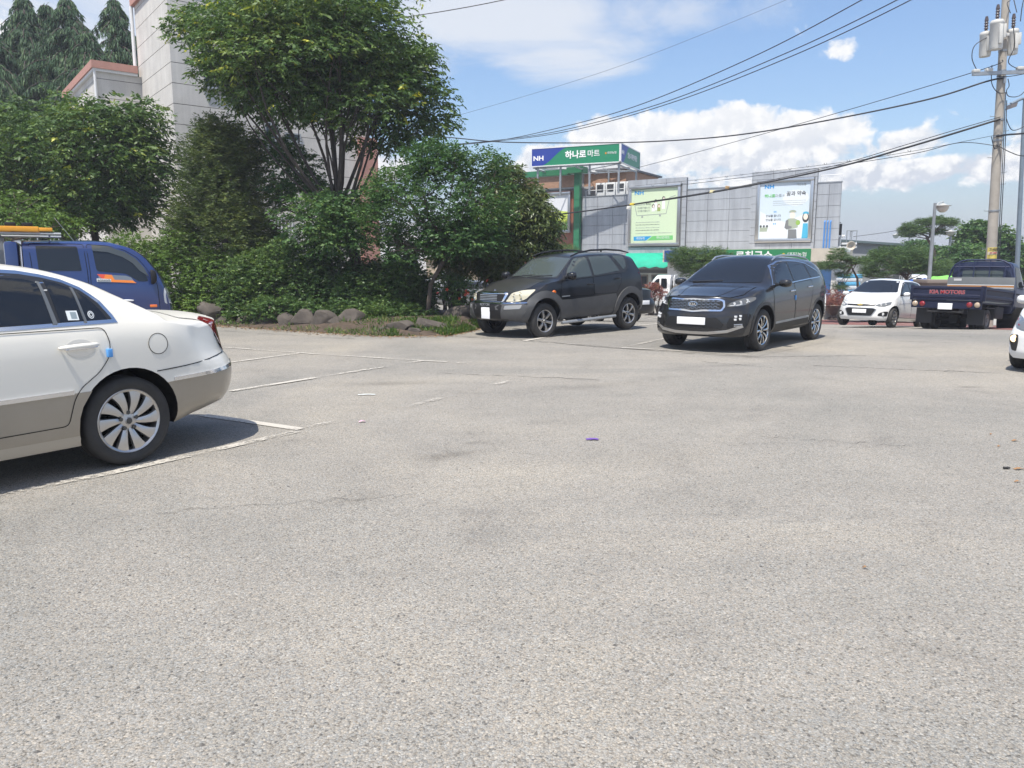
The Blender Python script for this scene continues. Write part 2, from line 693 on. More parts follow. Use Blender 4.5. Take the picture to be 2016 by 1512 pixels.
def ground_poly(name, pts, off, m, step=0.5, kind='structure'):
    """flat sheet following the ground inside a polygon of ground points"""
    P = [Vector((p[0], p[1])) for p in pts]
    B = []
    for i, p in enumerate(P):
        q = P[(i + 1) % len(P)]
        n = max(1, int((q - p).length / step))
        B += [p + (q - p) * (k / n) for k in range(n)]
    nb = len(B)
    x0, x1 = min(p.x for p in B), max(p.x for p in B)
    y0, y1 = min(p.y for p in B), max(p.y for p in B)
    inner = []
    for x in np.arange(x0 + step / 2, x1, step):
        for y in np.arange(y0 + step / 2, y1, step):
            inner.append(Vector((x, y)))
    r = delaunay_2d_cdt(B + inner, [(i, (i + 1) % nb) for i in range(nb)], [], 1, 1e-4)
    me = bpy.data.meshes.new(name)
    me.from_pydata([(p.x, p.y, float(gz(p.x, p.y)) + off) for p in r[0]], [], [tuple(f) for f in r[2]])
    me.materials.append(m)
    bm = bmesh.new()
    bm.from_mesh(me)
    bmesh.ops.recalc_face_normals(bm, faces=bm.faces[:])
    if bm.faces and sum(f.normal.z for f in bm.faces) < 0:
        bmesh.ops.reverse_faces(bm, faces=bm.faces[:])
    bm.to_mesh(me)
    bm.free()
    o = mesh_obj(name, me)
    return tag(o, kind=kind)


ground_poly("parking_bay", [gpt(*q) for q in [(700, 655.5), (842, 658), (930, 663), (1040, 669.5), (1170, 681), (1490, 702), (1640, 672), (1650, 650), (1500, 630), (1300, 620), (1000, 632), (800, 648)]], 0.003, M_BAY, 0.7)

# painted lines: worn white paint, breaking up
def paint_material(name, wear):
    m = bpy.data.materials.new(name)
    m.use_nodes = True
    N, L = m.node_tree.nodes, m.node_tree.links
    b = N['Principled BSDF']
    b.inputs['Base Color'].default_value = (0.44, 0.415, 0.37, 1)
    b.inputs['Roughness'].default_value = 0.8
    tr = N.new('ShaderNodeBsdfTransparent')
    mx = N.new('ShaderNodeMixShader')
    tc = N.new('ShaderNodeTexCoord')
    n = N.new('ShaderNodeTexNoise')
    n.inputs['Scale'].default_value = 26
    n.inputs['Detail'].default_value = 8
    n.inputs['Roughness'].default_value = 0.8
    n2 = N.new('ShaderNodeTexNoise')
    n2.inputs['Scale'].default_value = 1.6
    n2.inputs['Detail'].default_value = 5
    for q in (n, n2):
        L.new(tc.outputs['Object'], q.inputs['Vector'])
    ad = N.new('ShaderNodeMath')
    ad.operation = 'ADD'
    L.new(n.outputs[0], ad.inputs[0])
    L.new(n2.outputs[0], ad.inputs[1])
    mr = N.new('ShaderNodeMapRange')
    mr.inputs['From Min'].default_value = wear
    mr.inputs['From Max'].default_value = wear + 0.16
    L.new(ad.outputs[0], mr.inputs['Value'])
    L.new(mr.outputs[0], mx.inputs[0])
    L.new(tr.outputs[0], mx.inputs[1])
    L.new(b.outputs[0], mx.inputs[2])
    L.new(mx.outputs[0], N['Material Output'].inputs['Surface'])
    return m


M_PAINT = [paint_material("line_paint_fresh", 0.82), paint_material("line_paint_worn", 0.90), paint_material("line_paint_faint", 1.07)]


def painted_line(px, width, wear, off):
    P = [gpt(*q) for q in px]
    mb = MB()
    fine = []
    for a, b in zip(P[:-1], P[1:]):
        n = max(1, int((b - a).length / 0.5))
        fine += [a + (b - a) * (k / n) for k in range(n)]
    fine.append(P[-1])
    vs = []
    for i, p in enumerate(fine):
        d = fine[min(i + 1, len(fine) - 1)] - fine[max(i - 1, 0)]
        s = Vector((-d.y, d.x, 0)).normalized() * width * .42
        for q in (p + s, p - s):
            vs.append((q.x, q.y, float(gz(q.x, q.y)) + off))
    mb.add(vs, [(2 * i, 2 * i + 1, 2 * i + 3, 2 * i + 2) for i in range(len(fine) - 1)])
    o = mb.build("painted_line", M_PAINT[wear])
    tag(o, kind='structure')


for k, (px, w, wear) in enumerate([
        ([(400, 818), (470, 828), (592, 846)], 0.13, 0), ([(-60, 985), (220, 932), (400, 892), (586, 850)], 0.12, 1), ([(600, 842), (700, 823), (797, 803), (930, 768), (1110, 726)], 0.11, 2),
        ([(440, 684), (600, 696), (835, 711), (880, 713)], 0.10, 1), ([(900, 715), (1110, 727)], 0.10, 2), ([(440, 716), (598, 695)], 0.11, 1), ([(455, 771), (600, 748), (832, 711)], 0.12, 1),
        ([(1032, 672), (1100, 660), (1197, 645), (1300, 638)], 0.13, 0), ([(1045, 671), (1160, 681)], 0.08, 2), ([(1200, 684), (1320, 691), (1482, 701)], 0.10, 1), ([(1236, 683), (1300, 669), (1420, 645)], 0.10, 1),
        ([(1612, 660), (1720, 668)], 0.1, 2), ([(1275, 628), (1330, 622)], 0.1, 0)]):
    painted_line(px, w, wear, 0.007 + 0.0006 * k)

# thin cracks and the joint between the two pavings
M_CRACK = mat("crack_dark", (0.035, 0.034, 0.033), 0.95, spec=0.1)
_rng = random.Random(5)
mb = MB()
for (a, b, w) in [((842, 660), (1036, 671), .02), ((1036, 671), (1172, 683), .022), ((1172, 683), (1480, 704), .018), ((1480, 704), (1700, 700), .01), ((1640, 668), (1900, 676), .012), ((1740, 660), (1960, 664), .012), ((1380, 712), (1520, 724), .01), ((440, 652), (700, 668), .012), ((300, 1010), (820, 975), .0022), ((1500, 860), (1800, 880), .003), ((1600, 720), (1960, 735), .01), ((860, 735), (1180, 748), .008)]:
    A, B = gpt(*a), gpt(*b)
    n = 26
    prev = None
    for i in range(n + 1):
        p = A + (B - A) * (i / n) + Vector((_rng.uniform(-.03, .03), _rng.uniform(-.05, .05), 0))
        ww = w * _rng.uniform(0.3, 1.3)
        if prev is not None:
            q, w0 = prev
            mb.add([(x, y, float(gz(x, y)) + 0.0065) for x, y in ((q.x, q.y - w0), (p.x, p.y - ww), (p.x, p.y + ww), (q.x, q.y + w0))], [(0, 1, 2, 3)])
        prev = (p, ww)
tag(mb.build("pavement_cracks", M_CRACK), kind='structure')

# red pavement and kerb by the road
ground_poly("red_pavement", [gpt(*q) for q in [(1480, 624), (1600, 629), (1800, 634), (2060, 643), (2060, 655), (1800, 642), (1600, 637), (1480, 630)]], 0.004, mat("red_paving", (0.19, 0.085, 0.075), 0.9, var=0.25, vscale=6, bump=0.3), 0.8)
ground_poly("pavement", [gpt(*q) for q in [(1590, 615), (1700, 617), (2060, 630), (2060, 641), (1600, 628)]], 0.004, mat("pale_paving", (0.33, 0.32, 0.30), 0.9, var=0.15, vscale=4), 0.8)


def strip_box(name, A, B, w, h, m, parent=None):
    d = Vector((B[0] - A[0], B[1] - A[1], 0))
    n = max(1, int(d.length / 1.0))
    s = Vector((-d.y, d.x, 0)).normalized() * w / 2
    mb = MB()
    for i in range(n):
        p, q = Vector((A[0], A[1], 0)) + d * (i / n), Vector((A[0], A[1], 0)) + d * ((i + 0.985) / n)
        vs = []
        for c in (p - s, q - s, q + s, p + s):
            vs.append((c.x, c.y, float(gz(c.x, c.y)) - 0.05))
        vs += [(x, y, z + 0.05 + h) for x, y, z in vs]
        mb.add(vs, [(3, 2, 1, 0), (4, 5, 6, 7), (0, 1, 5, 4), (1, 2, 6, 5), (2, 3, 7, 6), (3, 0, 4, 7)])
    return mb.build(name, m, parent)
# ------------------------------------------------------------------ grey stone building at the left
M_STONE = mat("grey_stone_cladding", (0.57, 0.55, 0.52), 0.85, var=0.10, vscale=1.2, bump=0.15, bscale=30)
streaks(M_STONE, 3.2, .22, .12)
M_JOINT = mat("stone_joint", (0.11, 0.105, 0.10), 0.9)
M_PINK = mat("salmon_trim", (0.42, 0.225, 0.185), 0.8, var=0.10)
M_WHITE = mat("white_paint_metal", (0.68, 0.69, 0.70), 0.45, var=0.06)
M_DARKWIN = mat("window_glass_dark", (0.03, 0.037, 0.045), 0.06, spec=0.6)
M_ALU = mat("aluminium_frame", (0.36, 0.37, 0.38), 0.4, metal=0.4)
M_CONC = mat("grey_concrete", (0.30, 0.29, 0.275), 0.9, var=0.18, vscale=2.5, bump=0.2)

TW = thing("stone_building", "grey stone clad building with salmon roof trim rising behind the trees", "building", (-11.0, 26.0, 0), rad(38))


def courses(mb, x0, y0, x1, y1, z0, z1, h, g=0.02, vx=None):
    """stone courses wrapped round a box, with open joints"""
    z = z0
    k = 0
    while z < z1 - 0.05:
        t = min(z + h - g, z1)
        mb.box((x0, y0, z), (x1, y1, t), 0)
        z += h
        k += 1
    mb.box((x0 + .012, y0 + .012, z0), (x1 - .012, y1 - .012, z1 - .01), 1)


mb = MB()
courses(mb, 0, 0, 7.0, 4.2, -0.3, 10.72, 0.64)
mb.build("wall", [M_STONE, M_JOINT], TW)
mb = MB()
courses(mb, -1.46, 3.9, -0.001, 10.0, -0.3, 8.24, 0.64)
mb.build("annex_wall", [M_STONE, M_JOINT], TW)
mb = MB()
mb.box((-0.12, -0.12, 10.72), (7.3, 4.32, 11.0))
mb.box((-1.62, 3.76, 8.33), (-0.125, 10.2, 8.58))
mb.build("roof_trim", M_PINK, TW)
mb = MB()
mb.box((-1.57, 3.81, 8.24), (-0.13, 10.1, 8.33))
mb.tube([(-0.09, 4.27, 10.72), (-0.09, 4.27, 8.3)], 0.06, 8)
mb.tube([(-1.52, 3.84, 8.24), (-1.52, 3.84, 6.0)], 0.045, 8)
mb.build("gutter", M_WHITE, TW)
mb = MB()
mb.box((6.55, -0.22, -0.3), (7.28, 0.35, 6.3))
mb.build("pillar", M_PINK, TW)
for (a0, a1, z0, z1) in [(1.0, 1.75, 7.35, 8.6), (2.98, 3.45, 5.9, 6.5), (3.7, 4.3, 5.9, 6.2), (2.2, 3.2, 7.4, 8.6), (4.4, 5.4, 7.4, 8.6)]:
    mb = MB()
    w = 0.05
    for (p, q, r, s) in [(a0, a1, z0, z0 + w), (a0, a1, z1 - w, z1), (a0, a0 + w, z0 + w, z1 - w), (a1 - w, a1, z0 + w, z1 - w), ((a0 + a1) / 2 - .02, (a0 + a1) / 2 + .02, z0 + w, z1 - w)]:
        mb.box((p, -0.05, r), (q, 0.02, s))
    mb.box((a0 - .05, -0.09, z0 - .06), (a1 + .05, 0.02, z0))
    win = mb.build("window", M_ALU, TW)
    MB().box((a0 + w, -0.022, z0 + w), (a1 - w, 0.01, z1 - w)).build("pane", M_DARKWIN, win)
for (a0, a1, z0, z1) in [(3.0, 3.85, 1.5, 3.15), (4.15, 5.5, 1.5, 3.0)]:
    mb = MB()
    a = a0
    while a < a1:
        mb.box((a, -0.12, z0), (a + .045, -0.06, z1))
        a += 0.13
    mb.box((a0, -0.13, z1), (a1, -0.02, z1 + .06))
    mb.box((a0, -0.13, z0 - .06), (a1, -0.02, z0))
    mb.build("window_guard", M_WHITE, TW)
mb = MB()
mb.box((-0.03, 1.6, 0.6), (0.02, 2.9, 2.0))
mb.build("side_window", M_DARKWIN, TW)

# ------------------------------------------------------------------ market building
MK = thing("market_building", "long grey metal panelled market hall with brown wing and green column", "building", (16.74, 40.0, -0.88), rad(148))
MW = MK.matrix_basis.copy()
M_PANEL = mat("grey_metal_panel", (0.40, 0.425, 0.46), 0.42, metal=0.15, spec=0.4, var=0.06, vscale=0.9)
streaks(M_PANEL, 4.5, .25, .22)
M_PANEL_D = mat("panel_joint", (0.17, 0.18, 0.19), 0.7)
M_BROWN = mat("brown_panel", (0.27, 0.105, 0.065), 0.55, var=0.06)
M_GREEN = mat("green_steel", (0.028, 0.17, 0.085), 0.45, var=0.06)
M_BRICK = mat("tan_brick", (0.34, 0.20, 0.13), 0.85, var=0.15, vscale=6)
M_ROOF_D = mat("dark_coping", (0.10, 0.10, 0.11), 0.6)
BZ = 0.88


def panels(mb, x0, x1, y, z0, z1, nx, nz, depth=0.06, g=0.016, mi=0):
    for i in range(nx):
        for j in range(nz):
            a0, a1 = x0 + (x1 - x0) * i / nx, x0 + (x1 - x0) * (i + 1) / nx
            b0, b1 = z0 + (z1 - z0) * j / nz, z0 + (z1 - z0) * (j + 1) / nz
            mb.box((a0 + g / 2, y, b0 + g / 2), (a1 - g / 2, y + depth, b1 - g / 2), mi)


mb = MB()
mb.prism([(0, -0.06), (2.5, -14), (14.7, -14), (14.7, -0.06)], 0, 5.68 + BZ, 1)
mb.box((14.7, -14, 0), (21.5, -0.08, 6.2 + BZ), 1)
panels(mb, 0.0, 1.16, -0.06, 2.0, 5.72 + BZ, 2, 8)
panels(mb, 1.16, 4.5, 0.10, 6.0 + BZ + .05, 6.47 + BZ, 3, 1)
panels(mb, 1.16, 4.5, 0.10, 2.2, 2.72 + BZ, 3, 1)
panels(mb, 1.16, 1.28, 0.10, 2.72 + BZ, 6.05 + BZ, 1, 8)
panels(mb, 4.2, 4.5, 0.10, 2.72 + BZ, 6.05 + BZ, 1, 8)
mb.box((1.16, -0.059, 2.2), (4.5, 0.10, 6.45 + BZ), 1)
panels(mb, 4.5, 8.1, -0.06, 2.0, 5.74 + BZ, 3, 8)
panels(mb, 8.1, 11.66, 0.10, 6.1 + BZ, 6.45 + BZ, 3, 1)
panels(mb, 8.1, 11.66, 0.10, 2.2, 2.6 + BZ, 3, 1)
panels(mb, 8.1, 8.35, 0.10, 2.6 + BZ, 6.1 + BZ, 1, 8)
panels(mb, 11.4, 11.66, 0.10, 2.6 + BZ, 6.1 + BZ, 1, 8)
mb.box((8.1, -0.059, 2.2), (11.66, 0.10, 6.43 + BZ), 1)
panels(mb, 11.66, 14.68, -0.06, 2.0, 5.62 + BZ, 3, 8)
mb.build("wall", [M_PANEL, M_PANEL_D], MK)
mb = MB()
panels(mb, 15.3, 21.4, -0.08, 0.3, 6.1 + BZ, 4, 6)
mb.build("brown_cladding", M_BROWN, MK)
mb = MB()
mb.box((14.75, 0.0, 0), (15.12, 0.3, 7.05 + BZ))
mb.box((14.4, -0.1, 7.05 + BZ), (15.5, 0.6, 7.4 + BZ))
mb.box((15.5, -0.05, 7.0 + BZ), (21.4, 0.45, 7.33 + BZ))
for z in np.arange(0.8, 7.4, 0.8):
    mb.box((14.74, 0.0, z), (15.13, 0.312, z + .02))
mb.build("green_column", M_GREEN, MK)
for (a, b, z0, z1, y0, y1) in [(14.7, 21.5, 6.2, 6.28, -.2, .06), (-.02, 1.16, 5.72, 5.78, -.15, .02), (4.5, 8.1, 5.75, 5.8, -.15, .02), (11.66, 14.69, 5.63, 5.69, -.15, .02)]:
    MB().box((a, y0, z0 + BZ), (b, y1, z1 + BZ)).build("coping", M_STEEL, MK)
mb = MB()
mb.box((13.0, -8, 5.7 + BZ), (20.5, -2.6, 7.45 + BZ), 0)
mb.box((12.8, -8.2, 7.45 + BZ), (20.7, -2.4, 7.56 + BZ), 1)
mb.box((15.2, -2.61, 6.4 + BZ), (20.3, -2.56, 6.55 + BZ), 2)
mb.box((15.9, -2.62, 6.55 + BZ), (16.6, -2.55, 7.3 + BZ), 2)
mb.build("penthouse", [M_BRICK, M_ROOF_D, M_CONC], MK)
# railings of the roof edge
for (a, b, z) in [(0.05, 1.1, 5.78), (4.6, 8.0, 5.8), (11.7, 14.6, 5.69)]:
    mb = MB()
    for q in np.linspace(a, b, max(2, int((b - a) / 1.3) + 1)):
        mb.tube([(q, -0.3, z + BZ - .05), (q, -0.3, z + BZ + .36)], 0.018, 6)
    mb.tube([(a, -0.3, z + BZ + .36), (b, -0.3, z + BZ + .36)], 0.02, 6)
    mb.build("roof_railing", M_WHITE, MK)
# blue down pipes
mb = MB()
for q in (0.42, 0.56, 0.70):
    mb.tube([(q, 0.06, 1.6), (q, 0.06, 3.75 + BZ), (q, -0.02, 3.82 + BZ)], 0.035, 8)
mb.build("drain_pipe", mat("blue_pipe", (0.06, 0.22, 0.55), 0.45), MK)
# shop front under the awning
mb = MB()
mb.box((8.3, -0.05, 0), (11.5, 0.02, 2.0), 0)
mb.build("shop_wall", mat("white_render", (0.62, 0.61, 0.58), 0.85, var=0.08), MK)
mb = MB()
for (a0, a1) in ((9.3, 10.1), (10.3, 11.1)):
    mb.box((a0, 0.02, 0.1), (a1, 0.05, 1.9))
sdoor = mb.build("shop_door", mat("taupe_frame", (0.24, 0.21, 0.185), 0.6), MK)
mb = MB()
for (a0, a1) in ((9.38, 10.02), (10.38, 11.02)):
    mb.box((a0, 0.051, 0.2), (a1, 0.056, 1.8))
mb.build("pane", M_DARKWIN, sdoor)


def side_M(x, y, z):
    """lettering frame on the hall's front: reads from the visitor's left to right"""
    return Matrix(((-1, 0, 0, x), (0, 0, 1, y), (0, 1, 0, z), (0, 0, 0, 1)))


# green awning, a thing hung on the wall
AW = thing("green_awning", "bright green canvas awning over the shop door, below the pale green poster", "awning", MW @ Vector((8.4, 0.1, 2.0)), rad(148))
mb = MB()
n = 14
vs, fs = [], []
prof = [(0.0, 1.15), (0.35, 1.12), (0.8, 0.83), (1.2, 0.52), (1.26, 0.32)]
for i in range(n + 1):
    for j, (y, z) in enumerate(prof):
        w = 0.05 * math.sin(i * 1.9) * (j / 4) + (0.03 * math.sin(i * 3.1) if j == 4 else 0)
        vs.append((3.1 * i / n, y + 0.02, z + w - (0.04 if j == 2 and i % 3 == 1 else 0)))
for i in range(n):
    for j in range(4):
        fs.append((i * 5 + j, i * 5 + j + 1, (i + 1) * 5 + j + 1, (i + 1) * 5 + j))
mb.add(vs, fs, 0, True)
mb.build("canvas", mat("green_canvas", (0.0, 0.34, 0.22), 0.7, var=0.1, vscale=3), AW)
mb = MB()
for x in (0.03, 1.55, 3.07):
    mb.tube([(x, 0.0, 0.7), (x, 1.2, 0.42)], 0.015, 6)
mb.tube([(0.02, 1.2, 0.42), (3.08, 1.2, 0.42)], 0.02, 6)
mb.build("frame", M_STEEL, AW)

# ---------------- posters
M_FRAME = mat("poster_frame_metal", (0.55, 0.55, 0.55), 0.28, metal=0.85)
M_NHBLUE = mat("lettering_blue", (0.02, 0.26, 0.62), 0.5)
M_INK = mat("ink_dark", (0.05, 0.055, 0.06), 0.7)
M_INKG = mat("ink_grey", (0.28, 0.31, 0.30), 0.7)
M_GRN = mat("print_green", (0.16, 0.50, 0.16), 0.6)
M_BLU = mat("print_blue", (0.02, 0.30, 0.62), 0.6)
M_WHT = mat("print_white", (0.80, 0.80, 0.80), 0.6)
M_SKIN = mat("print_skin", (0.78, 0.68, 0.60), 0.7)


def poster(x_right, x_left, z0, z1, y, label, m_face):
    """x_right/x_left: ends along the hall front (the front runs to the visitor's left)"""
    T = thing("wall_poster", label, "billboard", MW @ Vector((x_left, y, z0)), rad(148), group="framed posters on the market hall")
    W, Hh = x_left - x_right, z1 - z0
    q = 0.17
    mb = MB()
    for (a, b, c, d) in [(0, W, 0, q), (0, W, Hh - q, Hh), (0, q, q, Hh - q), (W - q, W, q, Hh - q)]:
        mb.cbox((-b, 0.0, c), (-a, 0.16, d), 0.03)
    q2 = 0.09
    mb2 = MB()
    mb2.box((-W + q, 0.01, q), (-q, 0.07, Hh - q))
    mb.build("frame", M_FRAME, T)
    mb2.build("sheet", m_face, T)

    def fm(fx, fz, dy=0.0):
        return Matrix(((-1, 0, 0, -(q + fx * (W - 2 * q))), (0, 0, 1, 0.074 + dy), (0, 1, 0, q + fz * (Hh - 2 * q)), (0, 0, 0, 1)))

    def shape(name, pts, m, dy=0.0):
        mb = MB()
        vs = [(-(q + a * (W - 2 * q)), 0.073 + dy, q + b * (Hh - 2 * q)) for a, b in pts]
        mb.add(vs + [(x, yy - 0.003, z) for x, yy, z in vs], [tuple(range(len(pts)))] + [(i, (i + 1) % len(pts), len(pts) + (i + 1) % len(pts), len(pts) + i) for i in range(len(pts))])
        return mb.build(name, m, T)
    return T, fm, shape


def ell(cx, cy, rx, ry, n=18, a0=0, a1=360):
    return [(cx + rx * math.cos(rad(a0 + (a1 - a0) * i / n)), cy + ry * math.sin(rad(a0 + (a1 - a0) * i / n))) for i in range(n + (0 if a1 - a0 == 360 else 1))]


def dashes(shape, x0, x1, z, h, m, seed):
    r = random.Random(seed)
    x = x0
    top, bot = [], []
    while x < x1:
        w = r.uniform(.012, .03)
        hh = h * r.uniform(.75, 1.1)
        top += [(x, z + hh), (min(x + w, x1), z + hh), (min(x + w, x1), z + h * .3), (min(x + w + .01, x1 + .01), z + h * .3)]
        x += w + .01
    shape("small_print", [(x0, z + h * .28)] + [(x1 + .01, z + h * .28)] + top[::-1], m)


# pale green poster
PG, fm, shp = poster(8.42, 11.55, 2.66 + BZ, 6.1 + BZ, 0.10, "pale green poster with a shopping trolley drawing, left of the blue poster", mat("poster_green_paper", (0.58, 0.69, 0.49), 0.6))
lettering("NH", 0.30, fm(0.16, 0.925), M_NHBLUE, PG, sx=1.3, bold=0.008)
for (p, q) in [((.07, .70), (.12, .51)), ((.12, .51), (.76, .53)), ((.76, .53), (.83, .82)), ((.83, .82), (.95, .85)), ((.07, .70), (.30, .71))]:
    d = Vector((q[0] - p[0], q[1] - p[1]))
    s = Vector((-d.y, d.x)).normalized() * .006
    shp("trolley_drawing", [(p[0] + s.x, p[1] + s.y), (p[0] - s.x, p[1] - s.y), (q[0] - s.x, q[1] - s.y), (q[0] + s.x, q[1] + s.y)], M_INKG, -.001)
shp("trolley_wheel", ell(.24, .485, .022, .018), M_INKG)
shp("trolley_wheel", ell(.63, .50, .022, .018), M_INKG)
for (cx, cz, h, sh, hair) in [(.53, .60, .17, M_WHT, M_INK), (.70, .62, .2, M_WHT, M_INK), (.60, .58, .1, mat("print_olive", (.28, .36, .10), .7), mat("print_brown", (.25, .15, .06), .7)), (.48, .58, .1, M_WHT, M_INK)]:
    shp("figure_drawing", [(cx - .035, cz), (cx + .035, cz), (cx + .03, cz + h * .8), (cx - .03, cz + h * .8)], sh, .001)
    shp("figure_drawing", ell(cx, cz + h * .95, .032, .035), hair, .0015)
    shp("figure_drawing", ell(cx + .004, cz + h * .9, .021, .026), M_SKIN, .002)
lettering("우리는", 0.12, fm(.37, .715), M_INK, PG)
lettering("안심을 채웁니다", 0.115, fm(.27, .65), M_INKG, PG)
lettering("신선을 채웁니다", 0.115, fm(.27, .595), M_INKG, PG)
for i, z in enumerate((.375, .33, .275, .23, .175)):
    dashes(shp, .10, .62 if i < 4 else .9, z, .016, M_INK if i in (1, 3) else M_INKG, i)
shp("band_blue", [(.06, .05), (.34, .05), (.46, .13), (.06, .125)], M_BLU)
shp("band_green", [(.36, .05), (.92, .055), (.92, .135), (.48, .13)], M_GRN)
lettering("대진농협", 0.15, fm(.21, .088, .002), M_WHT, PG)
lettering("하나로마트", 0.18, fm(.71, .094, .002), M_WHT, PG)

# blue poster
PB, fm, shp = poster(1.3, 4.18, 2.75 + BZ, 6.03 + BZ, 0.10, "pale blue poster with a farmer and a woman in blue, nearest the hall's end", mat("poster_blue_paper", (0.55, 0.64, 0.72), 0.6))
shp("cloud_print", [(.02, .01), (.98, .01), (.98, .45), (.75, .38), (.55, .30), (.3, .36), (.02, .5)], mat("poster_pale", (.66, .71, .75), .6), -.0015)
shp("cloud_print", ell(.72, .72, .26, .14), mat("poster_pale", (.66, .71, .75), .6), -.0015)
lettering("NH", 0.26, fm(0.18, 0.93), M_NHBLUE, PB, sx=1.3, bold=0.008)
lettering("대진농협", 0.13, fm(.82, .945), M_INKG, PB)
lettering("하나로", 0.20, fm(.20, .765), M_GRN, PB, bold=0.006)
lettering("마트", 0.19, fm(.375, .765), M_INKG, PB)
lettering("의", 0.12, fm(.475, .765), M_INKG, PB)
lettering("꿈과 약속", 0.25, fm(.725, .79), M_INK, PB, bold=.003)
for i, z in enumerate((.665, .63, .595)):
    dashes(shp, .27, .92 - .06 * (i == 2), z, .012, M_INKG, 20 + i)
lettering("“", 0.4, fm(.32, .455), M_BLU, PB)
lettering("진심을 팝니다", 0.135, fm(.29, .415), M_INK, PB)
lettering("안심을 삽니다", 0.135, fm(.29, .345), M_INK, PB)
lettering("”", 0.4, fm(.32, .235), M_BLU, PB)
M_SAGE = mat("print_sage", (.33, .38, .30), .7)
M_GREYP = mat("print_grey", (.17, .18, .19), .7)
M_TEAL = mat("print_teal", (.06, .38, .58), .7)
# farmer
shp("farmer_drawing", [(.60, .01), (.78, .01), (.765, .17), (.60, .17)], M_GREYP, .001)
shp("farmer_drawing", [(.535, .20), (.56, .17), (.70, .18), (.79, .2), (.79, .33), (.72, .36), (.60, .36), (.545, .32)], M_SAGE, .0015)
shp("farmer_drawing", [(.525, .2), (.57, .17), (.67, .19), (.67, .22), (.60, .24), (.60, .34), (.55, .33)], M_GREYP, .002)
shp("farmer_drawing", ell(.675, .415, .055, .055), M_SKIN, .002)
shp("farmer_drawing", ell(.675, .465, .075, .045, 14, 0, 180), M_SAGE, .0025)
shp("vegetable_drawing", ell(.79, .285, .045, .045), mat("print_leaf", (.25, .42, .08), .7), .003)
# woman
shp("woman_drawing", [(.875, .01), (1.0, .01), (.985, .27), (.89, .27)], M_TEAL, .001)
shp("woman_drawing", ell(.935, .37, .065, .085), M_INK, .0015)
shp("woman_drawing", ell(.935, .385, .045, .055), M_SKIN, .002)
shp("woman_drawing", ell(.935, .435, .062, .04, 14, 0, 180), M_TEAL, .0025)
for i in range(3):
    shp("heads_drawing", ell(.04 + .065 * i, .235, .022, .022), M_INK, .001)
shp("heads_drawing", [(.02, .14), (.17, .14), (.19, .215), (.02, .215)], M_SAGE, .0005)

# field poster on the brown wing: white sky over a yellow and green crop
PF, fm, shp = poster(15.45, 18.9, 3.55 + BZ, 6.02 + BZ, 0.02, "poster of a yellow green field on the brown wing, half hidden by the tree", mat("poster_field_paper", (0.66, 0.68, 0.72), 0.6))
shp("field_print", [(0, 0), (1, 0), (1, .52), (.8, .55), (.5, .5), (.2, .54), (0, .5)], mat("print_yellow_green", (.42, .52, .08), .7, var=.5, vscale=9), 0)
shp("field_print", [(0, 0), (1, 0), (1, .2), (.6, .3), (.3, .24), (0, .34)], mat("print_mid_green", (.16, .36, .05), .7, var=.5, vscale=9), .001)
shp("band_blue", [(.0, .1), (.42, .1), (.5, .2), (0, .2)], M_BLU, .002)
shp("band_green", [(.46, .1), (.98, .1), (.98, .2), (.54, .2)], M_GRN, .002)
lettering("하나로마트", .19, fm(.74, .15, .003), M_WHT, PF)

# ---------------- roof sign: a hollow box of sign boards on posts
RS = thing("roof_sign", "blue and green sign box standing on posts over the market roof", "sign", (6.17, 45.0, 7.40), 0)
_th = math.atan2(.407, -.914)
RS.rotation_euler = (0, 0, _th)      # local x runs along the front to the visitor's left, y towards the visitor... kept outward below
M_SGREEN = mat("sign_green", (0.012, 0.215, 0.105), 0.4)
M_SBLUE = mat("sign_blue", (0.018, 0.045, 0.29), 0.4)
LX, LY, HH = 5.45, 4.2, 0.98


def sign_board(M, length, nm):
    """board of given length in the xz plane of M: green, with a blue end swept by a curve"""
    mb = MB()
    mb.box((0, -0.06, 0), (length, 0, HH), 0, M)
    b = mb.build(nm, M_SGREEN, RS)
    k = 0.30
    pts = [(0.0, 0.0), (length * .10, 0.0)]
    for i in range(13):
        t = i / 12
        e = t * t * (3 - 2 * t)
        pts.append((length * (.10 + .32 * t), HH * e))
    pts.append((0, HH))
    vs = [M @ Vector((x, 0.004, z)) for x, z in pts]
    MB().add(vs, [tuple(range(len(vs)))]).build("blue_field", M_SBLUE, b)
    mb = MB()
    for (a, c, z0, z1) in [(-.02, length + .02, HH, HH + .05), (-.02, length + .02, -.05, 0), (-.04, 0.0, 0, HH), (length, length + .03, 0, HH)]:
        mb.box((a, -0.08, z0), (c, 0.02, z1), 0, M)
    mb.build("edge_trim", M_WHITE, b)
    return b


# front: starts at the visitor's left end
Mf = Matrix.Translation((LX, 0, 0)) @ Matrix(((-1, 0, 0, 0), (0, 1, 0, 0), (0, 0, 1, 0), (0, 0, 0, 1)))
# outward normal of the front in local axes is +y
b1 = sign_board(Mf, LX, "front_board")


def on_board(M, x, z):
    return M @ Matrix(((1, 0, 0, x), (0, 0, 1, 0.008), (0, 1, 0, z), (0, 0, 0, 1)))


